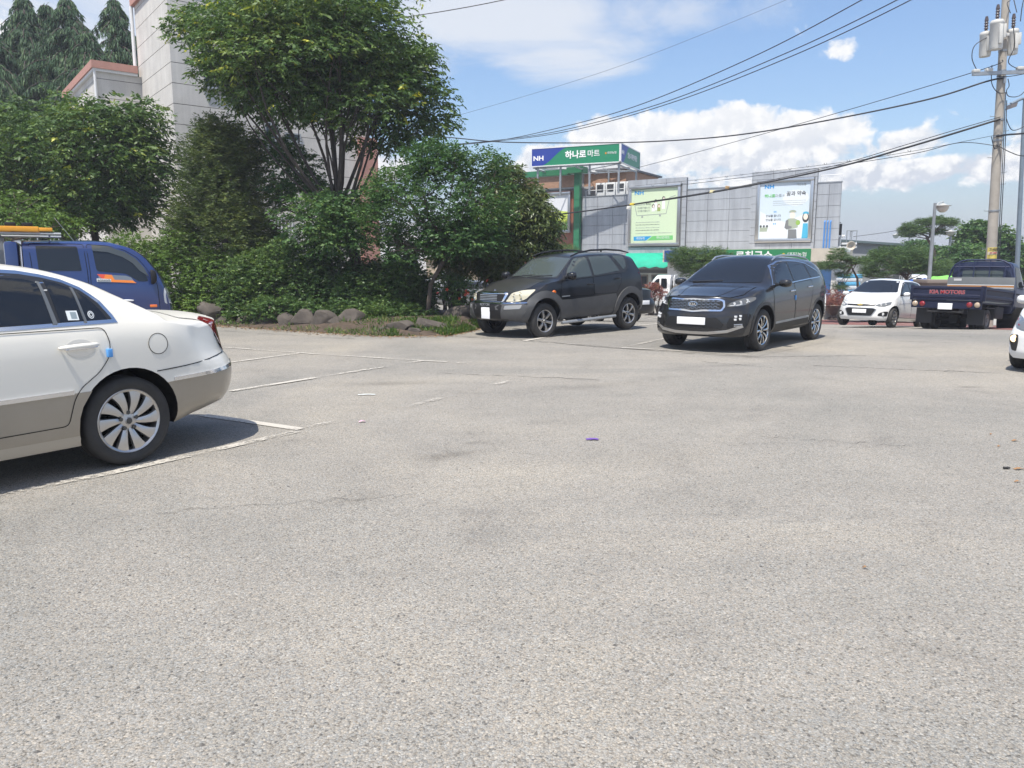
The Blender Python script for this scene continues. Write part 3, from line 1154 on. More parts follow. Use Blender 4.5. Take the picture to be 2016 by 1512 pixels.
lettering("NH", 0.36, on_board(Mf, .42, .42), M_WHT, b1, sx=1.25, bold=.012)
lettering("하나로", 0.47, on_board(Mf, 2.74, .50), M_WHT, b1, bold=.016)
lettering("마트", 0.42, on_board(Mf, 3.84, .51), M_WHT, b1, bold=.004)
lettering("대진농협", 0.15, on_board(Mf, 4.93, .50), M_WHT, b1)
MB().add([on_board(Mf, 4.57 + x * .8, .5 + z * .8) @ Vector((0, 0, 0)) for x, z in ell(0, 0, .06, .075)], [tuple(range(18))]).build("emblem", mat("emblem_orange", (.6, .22, .02), .5), b1)
Ms = Matrix(((0, 1, 0, 0), (-1, 0, 0, 0), (0, 0, 1, 0), (0, 0, 0, 1)))
Ms = Matrix(((0, -1, 0, 0), (-1, 0, 0, 0), (0, 0, 1, 0), (0, 0, 0, 1)))
b2 = sign_board(Ms, LY, "side_board")
lettering("NH", 0.3, on_board(Ms, .42, .55), M_WHT, b2, sx=1.2, bold=.01)
lettering("영농자재판매장", 0.36, on_board(Ms, 2.45, .5), M_WHT, b2, sx=.9, bold=.006)
mb = MB()
mb.box((0, -LY - .06, 0), (LX, -LY, HH), 0)
mb.box((LX - .06, -LY, 0), (LX, -0.06, HH), 0)
mb.build("rear_board", M_WHITE, RS)
mb = MB()
for y in (-0.2, -LY + .2):
    for x in (0.15, 1.9, 3.7, LX - .3):
        mb.box((x - .05, y - .05, -1.75), (x + .05, y + .05, 0))
    mb.box((0, y - .04, -0.12), (LX, y + .04, -.05))
for x in (0.15, 2.7, LX - .2):
    mb.box((x - .04, -LY + .1, -0.2), (x + .04, -.1, -.13))
mb.tube([(0.1, -.2, -.1), (LX - .2, -LY + .2, -.1)], .03, 6)
mb.tube([(LX - .2, -.2, -.1), (0.1, -LY + .2, -.1)], .03, 6)
for x in (1.0, 2.0, 3.0, 4.2):
    mb.tube([(x, -LY + .12, -.1), (x + .5, -LY + .12, HH * .8)], .015, 6)
mb.build("post_frame", M_STEEL, RS)

# air conditioners on the roof
for k in range(4):
    T = thing("rooftop_unit", "white cooling unit with dark grilles in a row on the roof under the sign", "air conditioner", MW @ Vector((12.05 + .68 * k, -1.2, 5.72 + BZ)), rad(148), group="row of cooling units on the market roof")
    mb = MB()
    mb.cbox((-0.31, -0.4, 0), (0.31, 0, .85), .02)
    mb.build("casing", M_WHITE, T)
    mb = MB()
    mb.box((-0.22, 0.0, .3), (.22, .012, .74), 0)
    for j in range(6):
        mb.box((-0.22, 0.012, .31 + .075 * j), (.22, .02, .325 + .075 * j), 1)
    mb.build("grille", [M_BLACK, M_STEEL], T)

# ---------------- low farm shop in front of the hall
KI = thing("farm_shop", "low cream farm shop with green sign band and blue roller shutter", "shop", MW @ Vector((0, 0, 0)), rad(148))
M_CREAM = mat("cream_render", (0.52, 0.475, 0.40), 0.85, var=0.10, vscale=3)
mb = MB()
mb.box((-0.75, 0.2, 1.72 + BZ), (8.3, 2.98, 2.36 + BZ), 0)
mb.build("fascia", M_CREAM, KI)
mb = MB()
mb.box((-0.55, 2.2, 0), (-0.2, 2.6, 1.72 + BZ))
mb.box((0.95, 2.2, 0), (8.2, 2.5, 1.72 + BZ))
mb.box((-0.2, 2.25, 1.35 + BZ), (0.95, 2.5, 1.72 + BZ))
mb.build("wall", mat("white_render", (0.62, 0.61, 0.58), 0.85), KI)
mb = MB()
for j in range(26):
    mb.box((-0.2, 2.30, .02 + j * .085), (0.95, 2.345 + .012 * (j % 2), .1 + j * .085))
mb.build("roller_shutter", mat("blue_shutter", (0.16, 0.36, 0.70), 0.5, var=.08), KI)
mb = MB()
mb.box((.72, 2.985, 1.74 + BZ), (5.6, 3.03, 2.34 + BZ), 0)
mb.box((5.6, 2.985, 1.74 + BZ), (8.2, 3.03, 2.34 + BZ), 1)
ksign = mb.build("sign_band", [mat("band_green_board", (.02, .20, .075), .5), mat("band_blue_board", (.02, .07, .26), .5)], KI)
lettering("로친구소", 0.44, side_M(3.45, 3.036, 2.03 + BZ), M_WHT, ksign, bold=.012, sx=1.15)
lettering("대진농협", 0.23, side_M(1.36, 3.036, 2.06 + BZ), M_WHT, ksign, sx=1.1)
MB().add([side_M(2.0, 3.036, 2.06 + BZ) @ Vector((x, z, 0)) for x, z in ell(0, 0, .07, .09)], [tuple(range(18))]).build("emblem", mat("emblem_yellow", (.6, .42, .03), .5), ksign)

# ---------------- far sheds, shops and hills
mb = MB()
sh = thing("grey_shed", "long grey shed with sloping dark roof beyond the market's right end", "building", at(1700, 525, 56))
sh.location.z = -0.9
mb.add([(-2.6, 0, 0), (6.5, -1.2, 0), (6.5, 5, 0), (-2.6, 6, 0), (-2.6, 0, 4.2), (6.5, -1.2, 3.55), (6.5, 5, 3.55), (-2.6, 6, 4.2)], [(0, 1, 5, 4), (1, 2, 6, 5), (2, 3, 7, 6), (3, 0, 4, 7)])
mb.build("wall", mat("shed_metal", (.27, .29, .31), .6, var=.12, vscale=2), sh)
mb = MB()
mb.add([(-2.7, -.3, 4.2), (6.7, -1.5, 3.53), (6.7, 5.2, 3.6), (-2.7, 6.2, 4.25), (-2.7, -.3, 4.36), (6.7, -1.5, 3.69), (6.7, 5.2, 3.76), (-2.7, 6.2, 4.4)], [(0, 1, 5, 4), (1, 2, 6, 5), (2, 3, 7, 6), (3, 0, 4, 7), (4, 5, 6, 7)])
mb.build("roof", mat("shed_roof", (.10, .14, .15), .5), sh)
bl = thing("roof_platform", "white railed platform and duct at the hall's right end", "platform", at(1664, 478, 41.5))
mb = MB()
mb.box((-.35, -.4, -.1), (.45, .5, 0.0))
mb.box((-.35, -.4, -.28), (.45, .5, -.2))
mb.build("deck", M_WHITE, bl)
mb = MB()
for x in (-.1, .16, .42):
    mb.tube([(x, -.38, 0), (x, -.38, .62)], .02, 6)
mb.tube([(-.12, -.38, .62), (.44, -.38, .62), (.44, .45, .62)], .02, 6)
mb.tube([(.44, .45, 0), (.44, .45, .62)], .02, 6)
mb.build("railing", M_STEEL, bl)
mb = MB()
mb.tube([(-.42, -.3, -1.0), (-.42, -.3, .25), (-.36, -.3, .33), (-.2, -.3, .33)], .07, 8)
mb.build("duct", M_WHITE, bl)
fl = thing("flood_light", "black floodlight on the hall's top right edge", "lamp", at(1651, 450, 41))
mb = MB()
mb.cbox((-.1, -.1, -.35), (.14, .1, .25), .02)
mb.tube([(0.1, 0, .3), (-.25, 0, .42)], .02, 6)
mb.build("housing", M_BLACK, fl)
cc = thing("security_camera", "white security camera pointing along the cream fascia", "camera", at(1662, 491, 37.5))
mb = MB()
mb.cbox((-.28, -.09, -.07), (.28, .09, .09), .03, 0, Matrix.Rotation(rad(14), 4, 'Y'))
mb.build("housing", M_WHITE, cc)
MB().tube([(-.2, 0, .0), (-.36, 0, -.12), (-.36, .2, -.12)], .03, 6).build("bracket", M_STEEL, cc)
sp_ = thing("horn_speaker", "round cream horn speaker above the white security camera", "speaker", at(1675, 484, 37.6))
mb = MB()
mb.lathe([(.02, .25), (.12, .22), (.20, .02), (.22, -.06), (.20, -.07), (.10, .05), (.0, .05)], 18, 'y')
mb.build("horn", mat("beige_plastic", (.45, .40, .33), .6), sp_)
MB().tube([(0, .2, 0), (0, .4, -.1)], .03, 6).build("bracket", M_STEEL, sp_)


def simple_house(name, label, loc, w, d, h, m_wall, m_roof, wins, rz=0.0, over=0.2):
    T = thing(name, label, "building", loc, rz)
    MB().box((-w / 2, 0, -1.5), (w / 2, d, h)).build("wall", m_wall, T)
    MB().box((-w / 2 - over, -over, h), (w / 2 + over, d + over, h + .25)).build("roof", m_roof, T)
    for (x0, x1, z0, z1) in wins:
        f = MB().box((x0, -.05, z0), (x1, 0, z1)).build("window", M_ALU, T)
        MB().box((x0 + .06, -.06, z0 + .06), (x1 - .06, -.05, z1 - .06)).build("pane", M_DARKWIN, f)
    return T


_h = at(800, 525, 66)
simple_house("white_hall", "white hall seen between the crape myrtle branches, pale roof", (_h.x, _h.y, 0), 13, 9, 4.9, mat("white_wall", (.66, .67, .68), .8, var=.06), mat("pale_roof", (.50, .52, .54), .6), [(-5, -3, 1, 2.4), (-1, 1, 1, 2.4), (3, 5, 1, 2.4)])
_h = at(950, 525, 62)
_T = simple_house("beige_shop_row", "beige row of shops with red window posters beyond the parked grey cars", (_h.x, _h.y, 0), 9, 8, 1.9, mat("beige_wall", (.42, .35, .26), .85, var=.1), mat("brown_roof", (.22, .15, .11), .7), [(-3.6, -2.3, -.4, 1.2), (-.2, 1.3, -.4, 1.2), (2.2, 3.6, -.4, 1.2)])
for x in (-3.4, .1, .75, 2.5):
    MB().box((x, -.08, -.3), (x + .5, -.062, .7)).build("red_poster", mat("poster_red", (.5, .05, .06), .6), _T)
_h = at(1028, 525, 54)
simple_house("brick_house", "tan brick house behind the chestnut tree, left of the brown wing", (_h.x, _h.y, 0), 4.0, 8, 2.9, M_BRICK, mat("brown_roof", (.22, .15, .11), .7), [(-1.2, -.2, -.2, 1.0)])


def hills():
    v, f = [], []
    rng = random.Random(3)
    n = 90
    for j in range(4):
        for i in range(n):
            az = rad(-62 + 124 * i / (n - 1))
            D = 300 + 30 * j
            k = [0, .55, .9, 1.0][j]
            h = .085 * (26 + 20 * math.sin(i * .23 + 1) + 14 * math.sin(i * .57) + 7 * math.sin(i * 1.3))
            if -.35 < az < -.02:
                h += 6.5 * math.exp(-((az + .18) / .07) ** 2)
            h = max(1.2, h)
            v.append((D * math.sin(az), D * math.cos(az), -1.5 + h * k))
    for j in range(3):
        for i in range(n - 1):
            f.append((j * n + i, j * n + i + 1, (j + 1) * n + i + 1, (j + 1) * n + i))
    me = bpy.data.meshes.new("hills")
    me.from_pydata(v, [], f)
    me.materials.append(mat("far_hillside", (.10, .14, .16), .95, spec=.05, var=.15, vscale=.02))
    me.polygons.foreach_set('use_smooth', [True] * len(f))
    tag(mesh_obj("hills", me), kind='structure')


hills()
# ------------------------------------------------------------------ vegetation
def leaf_material(name, stops, rough=0.5, trans=0.24):
    m = bpy.data.materials.new(name)
    m.use_nodes = True
    N, L = m.node_tree.nodes, m.node_tree.links
    b = N['Principled BSDF']
    at_ = N.new('ShaderNodeAttribute')
    at_.attribute_name = 'tint'
    r = N.new('ShaderNodeValToRGB')
    e = r.color_ramp.elements
    while len(e) < len(stops):
        e.new(.5)
    for q, (p, c) in zip(e, stops):
        q.position = p
        q.color = (*c, 1)
    L.new(at_.outputs['Fac'], r.inputs[0])
    L.new(r.outputs[0], b.inputs['Base Color'])
    b.inputs['Roughness'].default_value = rough
    b.inputs['Specular IOR Level'].default_value = 0.25
    t = N.new('ShaderNodeBsdfTranslucent')
    hs = N.new('ShaderNodeHueSaturation')
    hs.inputs['Value'].default_value = 1.5
    hs.inputs['Saturation'].default_value = 1.15
    hs.inputs['Hue'].default_value = 0.485
    L.new(r.outputs[0], hs.inputs['Color'])
    L.new(hs.outputs[0], t.inputs['Color'])
    mx = N.new('ShaderNodeMixShader')
    mx.inputs[0].default_value = trans
    L.new(b.outputs[0], mx.inputs[1])
    L.new(t.outputs[0], mx.inputs[2])
    L.new(mx.outputs[0], N['Material Output'].inputs['Surface'])
    return m


LM_ZEL = leaf_material("zelkova_leaf", [(0, (0.034, 0.068, 0.024)), (.45, (0.077, 0.141, 0.041)), (.8, (0.151, 0.217, 0.057)), (.93, (0.253, 0.298, 0.061)), (1, (0.500, 0.500, 0.080))])
LM_DARK = leaf_material("dark_leaf", [(0, (0.034, 0.080, 0.029)), (.5, (0.067, 0.141, 0.044)), (.9, (0.151, 0.229, 0.061)), (1, (0.390, 0.434, 0.101))])
LM_HEDGE = leaf_material("hedge_leaf", [(0, (0.034, 0.068, 0.024)), (.5, (0.071, 0.133, 0.041)), (.88, (0.151, 0.224, 0.061)), (1, (0.359, 0.412, 0.101))], .42)
LM_LIGHT = leaf_material("light_hedge_leaf", [(0, (0.049, 0.098, 0.025)), (.5, (0.097, 0.173, 0.037)), (.9, (0.162, 0.240, 0.056)), (1, (0.292, 0.360, 0.088))])
LM_CHEST = leaf_material("chestnut_leaf", [(0, (0.047, 0.072, 0.027)), (.5, (0.089, 0.127, 0.043)), (.85, (0.167, 0.177, 0.068)), (1, (0.414, 0.338, 0.152))], .35)
LM_JUN = leaf_material("juniper_needle", [(0, (0.039, 0.066, 0.024)), (.5, (0.083, 0.124, 0.038)), (.9, (0.155, 0.186, 0.053)), (1, (0.218, 0.226, 0.071))], .6, .2)
LM_CEDAR = leaf_material("cedar_needle", [(0, (.028, .062, .034)), (.5, (.062, .122, .060)), (.9, (.13, .20, .09)), (1, (.18, .24, .12))], .6, .15)
LM_PINE = leaf_material("pine_needle", [(0, (.036, .075, .028)), (.5, (.078, .14, .045)), (.9, (.135, .20, .06)), (1, (.20, .26, .09))], .5, .15)
LM_RED = leaf_material("red_azalea_leaf", [(0, (.09, .035, .03)), (.4, (.19, .075, .06)), (.75, (.27, .12, .09)), (.9, (.10, .12, .04)), (1, (.32, .18, .12))])
LM_GRASS = leaf_material("grass_blade", [(0, (.03, .07, .015)), (.6, (.07, .135, .025)), (.9, (.13, .19, .04)), (1, (.30, .25, .10))])
M_BARK = mat("bark_grey_brown", (0.105, 0.082, 0.066), 0.9, var=0.3, vscale=8, bump=0.5, bscale=25)
M_BARK_D = mat("bark_dark", (0.05, 0.04, 0.033), 0.9, var=0.3, vscale=8, bump=0.5, bscale=25)


def unit(a):
    return a / np.maximum(np.linalg.norm(a, axis=-1, keepdims=True), 1e-9)


def leaves_mesh(name, base, dirs, length, width, tint, m, parent, rng, droop=0.3, fold=True, flat=0.5):
    """one kite-shaped leaf per base point, growing along dirs"""
    n = len(base)
    d = dirs.copy()
    d[:, 2] -= droop * rng.random(n)
    d = unit(d)
    r = unit(rng.normal(size=(n, 3)) + np.array([0, 0, 1.0]) * flat * 2)      # rough upper side
    s = unit(np.cross(d, r))
    up = np.cross(s, d)
    ln = (length * (0.5 + 0.9 * rng.random(n)))[:, None]
    wd = (width * (0.7 + 0.6 * rng.random(n)))[:, None]
    tip = base + d * ln - np.array([0, 0, 1.0]) * ln * 0.12
    mid = base + d * ln * 0.45 + up * ln * 0.05
    v = np.stack([base, mid + s * wd / 2 - up * wd * .12, tip, mid - s * wd / 2 - up * wd * .12], 1).reshape(-1, 3)
    me = bpy.data.meshes.new(name)
    me.vertices.add(4 * n)
    me.vertices.foreach_set('co', v.astype(np.float32).ravel())
    me.loops.add(4 * n)
    me.loops.foreach_set('vertex_index', np.arange(4 * n, dtype=np.int32))
    me.polygons.add(n)
    me.polygons.foreach_set('loop_start', np.arange(0, 4 * n, 4, dtype=np.int32))
    me.polygons.foreach_set('loop_total', np.full(n, 4, dtype=np.int32))
    a = me.attributes.new('tint', 'FLOAT', 'FACE')
    a.data.foreach_set('value', np.clip(tint, 0, 1).astype(np.float32))
    me.materials.append(m)
    me.update()
    me.validate()
    return mesh_obj(name, me, parent)


def value_noise(p, seed, scale):
    """smooth pseudo-random field for clumps and gaps"""
    r = np.random.default_rng(seed)
    acc = 0
    for k in range(5):
        w = r.normal(size=3) * scale * (1 + .5 * k)
        acc = acc + np.sin(p @ w + r.uniform(0, 6.28)) / (1 + .35 * k)
    return acc / 3.0


def crown(name, blobs, sprays, per, L, W, m, parent, seed, droop=0.5, spray_len=0.35, gap=0.25, shell=2.4, yellow=0.0, up=0.15, noise_scale=2.0, flat=0.5):
    """blobs: (centre, radii) ellipsoids that make up the crown; sprays of leaves along short twigs fill them unevenly"""
    rng = np.random.default_rng(seed)
    vol = np.array([b[1][0] * b[1][1] * b[1][2] for b in blobs]) ** 0.72
    cnt = np.maximum(1, (sprays * vol / vol.sum()).astype(int))
    C, O = [], []
    for (c, r), k in zip(blobs, cnt):
        q = unit(rng.normal(size=(k, 3)))
        rr = rng.random(k) ** (1 / shell)
        lump = 1 + 0.16 * value_noise(q * 1.0, seed + 7, 2.6)[:, None]
        p = q * rr[:, None] * np.array(r) * lump
        C.append(np.array(c) + p)
        O.append(unit(q * np.array([1, 1, 0.8]) + np.array([0, 0, up])))
    C, O = np.concatenate(C), np.concatenate(O)
    keep = value_noise(C, seed, noise_scale) > (-1 + 2 * gap) * 0.62
    C, O = C[keep], O[keep]
    n = len(C)
    tw = unit(O + rng.normal(size=(n, 3)) * 0.55)
    tw[:, 2] *= 0.6
    # leaves alternate along the twig
    t = (np.arange(per) + 0.3) / per
    base = C[:, None, :] + tw[:, None, :] * (t[None, :, None] * spray_len) - np.array([0, 0, 1.0]) * (t[None, :, None] ** 2) * spray_len * droop * 0.5
    side = unit(np.cross(tw, np.array([0, 0, 1.0])) + 1e-6)
    alt = np.where(np.arange(per) % 2 == 0, 1.0, -1.0)
    dirs = tw[:, None, :] * 0.75 + side[:, None, :] * alt[None, :, None] * 0.9 + rng.normal(size=(n, per, 3)) * 0.28
    tint0 = 0.46 + 0.22 * value_noise(C, seed + 3, 1.3) + 0.13 * rng.normal(size=n)
    tint = tint0[:, None] + 0.10 * rng.normal(size=(n, per))
    tint = np.minimum(tint, .9)
    if yellow:
        yl = (rng.random(n) < yellow)
        tint[yl] = 0.93 + .08 * rng.random((yl.sum(), per))
    base, dirs = base.reshape(-1, 3), dirs.reshape(-1, 3)
    return leaves_mesh(name, base, unit(dirs), L, W, tint.ravel(), m, parent, rng, droop, flat=flat), C


def branches(mb, root, tips, r0, rng, fork=0.45, seg=6, r1=0.012, sag=0.0, wob=0.12):
    """limbs that leave a root point and run out to tips"""
    for tpt in tips:
        A, B = Vector(root), Vector(tpt)
        d = B - A
        pts, rr = [], []
        side = Vector((rng.uniform(-1, 1), rng.uniform(-1, 1), 0)) * d.length * wob
        for i in range(seg + 1):
            t = i / seg
            pts.append(A + d * t + side * math.sin(t * math.pi) + Vector((0, 0, sag * math.sin(t * math.pi) * d.length)))
            rr.append(r0 * (1 - t) + r1 * t)
        mb.tube(pts, rr, 6)


def broad_tree(name, label, cat, base, trunk_pts, trunk_r, blobs, sprays, per, L, W, lm, seed, nbr=14, group=None, yellow=0.0, bark=None, br_r=0.05, twigs=50, **kw):
    T = thing(name, label, cat, base, group=group)
    b = Vector(base)
    loc = [(tuple(Vector(c) - b), r) for c, r in blobs]
    ob, C = crown("crown", loc, sprays, per, L, W, lm, T, seed, yellow=yellow, **kw)
    rng = random.Random(seed)
    mb = MB()
    tp = [Vector(p) - b for p in trunk_pts]
    tr = [trunk_r * (1 - 0.45 * i / max(1, len(tp) - 1)) for i in range(len(tp))]
    mb.tube(tp, tr, 10)
    top = tp[-1]
    forks = [tp[-1]] + ([tp[-2].lerp(tp[-1], .55)] if len(tp) > 1 else [])
    idx = [rng.randrange(len(C)) for _ in range(nbr)]
    ends = []
    for i in idx:
        e = Vector(C[i])
        branches(mb, rng.choice(forks), [e], br_r * rng.uniform(.6, 1.1), rng)
        ends.append(e)
    for _ in range(twigs):
        e = Vector(C[rng.randrange(len(C))])
        s = min(ends, key=lambda q: (q - e).length) if ends else top
        a = s.lerp(top, rng.uniform(.1, .5))
        branches(mb, a, [e], br_r * .28, rng, seg=4, r1=.005)
    mb.build("trunk", bark or M_BARK, T)
    return T


def px_blob(u, v, Y, ru, rv, depth=None):
    """ellipsoid whose centre is seen at a photograph pixel at depth Y, radii measured in pixels there"""
    k = Y / F_PX
    return (tuple(at(u, v, Y)), (ru * k, (depth if depth else ru * k * 0.9), rv * k))


# --- raised bed with boulders
_bedpx = [(150, 606), (250, 617), (340, 626), (430, 641), (560, 650), (640, 656), (760, 662), (880, 661), (930, 651), (990, 634)]
_front = [gpt(*q) for q in _bedpx]


def make_bed():
    v, f = [], []
    prof = [(0.0, -0.02), (0.15, .03), (0.5, .08), (1.0, .20), (2.0, .30), (6.0, .32)]
    n = len(_front)
    for i, p in enumerate(_front):
        for (d, h) in prof:
            k = 1.0 if i < n - 2 else (.6 if i == n - 2 else .25)
            x, y = p.x + d * .12, p.y + d
            v.append((x, y, float(gz(x, y)) + h * k))
    m = len(prof)
    for i in range(n - 1):
        for j in range(m - 1):
            f.append((i * m + j, (i + 1) * m + j, (i + 1) * m + j + 1, i * m + j + 1))
    me = bpy.data.meshes.new("planting_bed")
    me.from_pydata(v, [], f)
    me.materials.append(mat("bed_soil", (.070, .050, .036), .95, var=.4, vscale=5, bump=.8, bscale=12))
    me.polygons.foreach_set('use_smooth', [True] * len(f))
    tag(mesh_obj("planting_bed", me), kind='structure')


make_bed()
M_ROCK = mat("boulder_stone", (0.075, 0.064, 0.055), 0.9, var=0.35, vscale=3.5, bump=0.7, bscale=7)


def boulder(u, v, w, h, seed, label, dy=0.0):
    """w, h: size in photograph pixels; (u, v) the foot of the stone"""
    g = gpt(u, v)
    k = g.y / F_PX
    rng = np.random.default_rng(seed)
    bm = bmesh.new()
    bmesh.ops.create_icosphere(bm, subdivisions=4, radius=1)
    planes = unit(rng.normal(size=(11, 3)))
    for vv in bm.verts:
        p = np.array(vv.co)
        for q in planes:
            d = p @ q
            if d > .62:
                p = p - q * (d - .62) * .95
        p = p * (1 + .05 * value_noise(p[None], seed, 3.0)[0] + .02 * value_noise(p[None], seed + 1, 9.0)[0])
        vv.co = Vector((p[0] * w * k * .66, p[1] * w * k * .5, p[2] * h * k * .72 + h * k * .40))
    me = bpy.data.meshes.new("boulder")
    bm.to_mesh(me)
    bm.free()
    for pl in me.polygons:
        pl.use_smooth = True
    me.set_sharp_from_angle(angle=rad(28))
    me.materials.append(M_ROCK)
    o = mesh_obj("boulder", me)
    o.location = (g.x, g.y + w * k * .16 + dy, float(gz(g.x, g.y)) - .03)
    o.rotation_euler = (0, 0, rng.uniform(-.3, .3))
    tag(o, label, "rock", "boulders edging the planting bed")
    return o


for i, (u, v, w, h, lb) in enumerate([
        (418, 637, 58, 46, "brown rounded boulder just right of the blue truck's nose"),
        (352, 628, 52, 40, "boulder in the shade at the blue truck's nose"),
        (436, 638, 26, 18, "small boulder left of the bright weed tuft"),
        (477, 640, 24, 22, "small upright brown stone between two weed tufts"),
        (532, 642, 74, 40, "long low boulder in the shade, right of the weed tufts"),
        (598, 646, 62, 36, "pointed slanting boulder left of the dark round one"),
        (634, 648, 52, 36, "dark round boulder in the middle of the bed's edge"),
        (686, 648, 58, 42, "square grooved boulder, largest pale block under the dark hedge"),
        (732, 650, 40, 22, "low dark stone half buried in grass right of the grooved block"),
        (788, 656, 66, 30, "flat grey boulder in the grass below the hedge's right end"),
        (842, 656, 64, 32, "pale flat topped boulder left of the leaning tree's foot"),
        (898, 645, 62, 44, "big grey boulder beside the black off-roader's front"),
        (505, 641, 40, 30, "low brown stone wedged between the weed tufts and the long boulder"),
        (568, 645, 40, 30, "narrow dark stone filling the gap left of the pointed boulder"),
        (660, 649, 36, 30, "small dark stone between the dark round boulder and the grooved block"),
        (712, 652, 30, 18, "little flat stone at the grooved block's right foot"),
        (760, 656, 40, 18, "low mossy stone in the grass, left of the flat grey boulder"),
        (815, 658, 34, 16, "low stone between the flat grey boulder and the pale one"),
        (390, 633, 34, 26, "brown stone behind the white sedan's boot"),
        (940, 640, 40, 34, "boulder half hidden behind the black off-roader's front bumper")]):
    boulder(u, v, w, h, 40 + i, lb)

# --- hedge masses
def hedge(name, label, blobs, sprays, lm, seed, L=.075, W=.042, per=8, cat="hedge", group=None, stems=True, **kw):
    b = Vector(blobs[0][0])
    b.z = float(gz(b.x, b.y)) + .25
    T = thing(name, label, cat, b, group=group)
    loc = [(tuple(Vector(c) - b), r) for c, r in blobs]
    o, C = crown("foliage", loc, sprays, per, L, W, lm, T, seed, droop=.15, spray_len=.22, gap=kw.pop('gap', .12), shell=kw.pop('shell', 3.4), up=.35, noise_scale=kw.pop('noise_scale', 3.0), **kw)
    if stems:
        mb = MB()
        rng = random.Random(seed)
        for (c, r) in loc:
            for _ in range(5):
                x, y = c[0] + rng.uniform(-.5, .5) * r[0], c[1] + rng.uniform(-.4, .4) * r[1]
                mb.tube([(x, y, -.05), (x + rng.uniform(-.2, .2), y, c[2] * .6), (x + rng.uniform(-.5, .5) * r[0], y, c[2] + r[2] * .6)], [.03, .022, .008], 5)
        mb.build("stems", M_BARK_D, T)
    return T


hedge("light_hedge", "bright green leafy hedge behind the blue truck's windscreen", [px_blob(255, 525, 21.5, 70, 62, .9), px_blob(350, 535, 21.5, 85, 75, 1.0), px_blob(425, 560, 21.3, 60, 60, .9), px_blob(180, 540, 21.5, 60, 55, .9), px_blob(330, 600, 21.2, 70, 32, .8), px_blob(420, 600, 20.8, 50, 26, .6)], 7500, LM_LIGHT, 11)
hedge("dark_hedge", "dark dense hedge filling the bed's middle, left of the leaning trunk", [px_blob(505, 575, 20.6, 62, 78, .9), px_blob(580, 560, 20.6, 85, 90, 1.0), px_blob(650, 575, 20.5, 80, 75, 1.0), px_blob(470, 555, 20.9, 40, 60, .7), px_blob(560, 618, 19.8, 110, 30, .7), px_blob(650, 617, 19.3, 66, 26, .6), px_blob(560, 608, 19.5, 60, 24, .5)], 12500, LM_HEDGE, 12)
hedge("dark_hedge", "dark hedge right of the leaning trunk, beside the open bed with small rocks", [px_blob(720, 580, 20.2, 75, 62, .9), px_blob(785, 575, 20.2, 62, 68, .9), px_blob(750, 620, 19.3, 95, 30, .7), px_blob(815, 600, 20.2, 36, 46, .6)], 11500, LM_HEDGE, 13)

# --- trees of the bed
zt = gpt(700, 640)
ZY = 20.8
broad_tree("zelkova_tree", "tall spreading zelkova with a fan of dark limbs before the stone building", "tree", tuple(at(715, 600, ZY)),
           [at(716, 605, 20.0), at(702, 520, 20.1), at(682, 465, 20.3), at(664, 425, 20.5)], 0.15,
           [px_blob(620, 110, ZY, 205, 115), px_blob(520, 60, ZY, 130, 80), px_blob(720, 90, ZY, 110, 95), px_blob(550, 165, ZY, 110, 66), px_blob(740, 200, ZY, 130, 85), px_blob(810, 230, ZY, 72, 62), px_blob(440, 85, ZY + .6, 85, 42),
            px_blob(410, 45, ZY + .5, 60, 34), px_blob(790, 130, ZY, 70, 46), px_blob(640, 20, ZY, 170, 80), px_blob(840, 160, ZY, 34, 20), px_blob(860, 245, ZY, 34, 26), px_blob(460, 150, ZY, 60, 44), px_blob(350, 28, ZY + .5, 26, 11), px_blob(348, 62, ZY + .5, 24, 9), px_blob(395, 135, ZY, 26, 11), px_blob(868, 195, ZY, 28, 12), px_blob(835, 118, ZY, 26, 14), px_blob(800, 62, ZY, 34, 22), px_blob(884, 240, ZY, 18, 12), px_blob(420, 120, ZY, 30, 12)],
           11500, 8, .135, .056, LM_ZEL, 21, nbr=26, yellow=.018, br_r=.055, twigs=90, bark=M_BARK_D, gap=.29, droop=.55, noise_scale=1.7)
broad_tree("maple_tree", "small dark layered maple under the zelkova's limbs", "tree", tuple(at(640, 600, 21.8)),
           [at(640, 610, 21.8), at(645, 520, 21.8), at(655, 440, 21.8)], .06,
           [px_blob(640, 430, 19.8, 85, 42), px_blob(600, 380, 21.8, 70, 26), px_blob(690, 400, 19.8, 62, 34), px_blob(570, 330, 22, 55, 38), px_blob(540, 290, 22, 40, 30), px_blob(660, 470, 19.8, 75, 26)],
           2800, 8, .095, .058, LM_DARK, 22, nbr=16, bark=M_BARK_D, br_r=.025, gap=.3, droop=.35)
broad_tree("broadleaf_tree", "broad dark tree over the blue truck, left of the tower corner", "tree", tuple(at(180, 600, 23.0)),
           [at(185, 590, 23), at(188, 470, 23), at(180, 400, 23)], .13,
           [px_blob(170, 300, 23, 150, 90), px_blob(60, 300, 23, 110, 100), px_blob(230, 250, 23, 85, 55), px_blob(110, 240, 23, 100, 50), px_blob(270, 330, 23, 75, 70), px_blob(20, 380, 23, 90, 80), px_blob(190, 390, 23, 110, 50), px_blob(285, 225, 23, 36, 34), px_blob(-60, 280, 23, 100, 110), px_blob(245, 400, 23, 70, 44), px_blob(110, 420, 23, 110, 40)],
           9000, 8, .145, .062, LM_ZEL, 23, nbr=22, yellow=.008, bark=M_BARK_D, gap=.31, droop=.6, noise_scale=2.0)
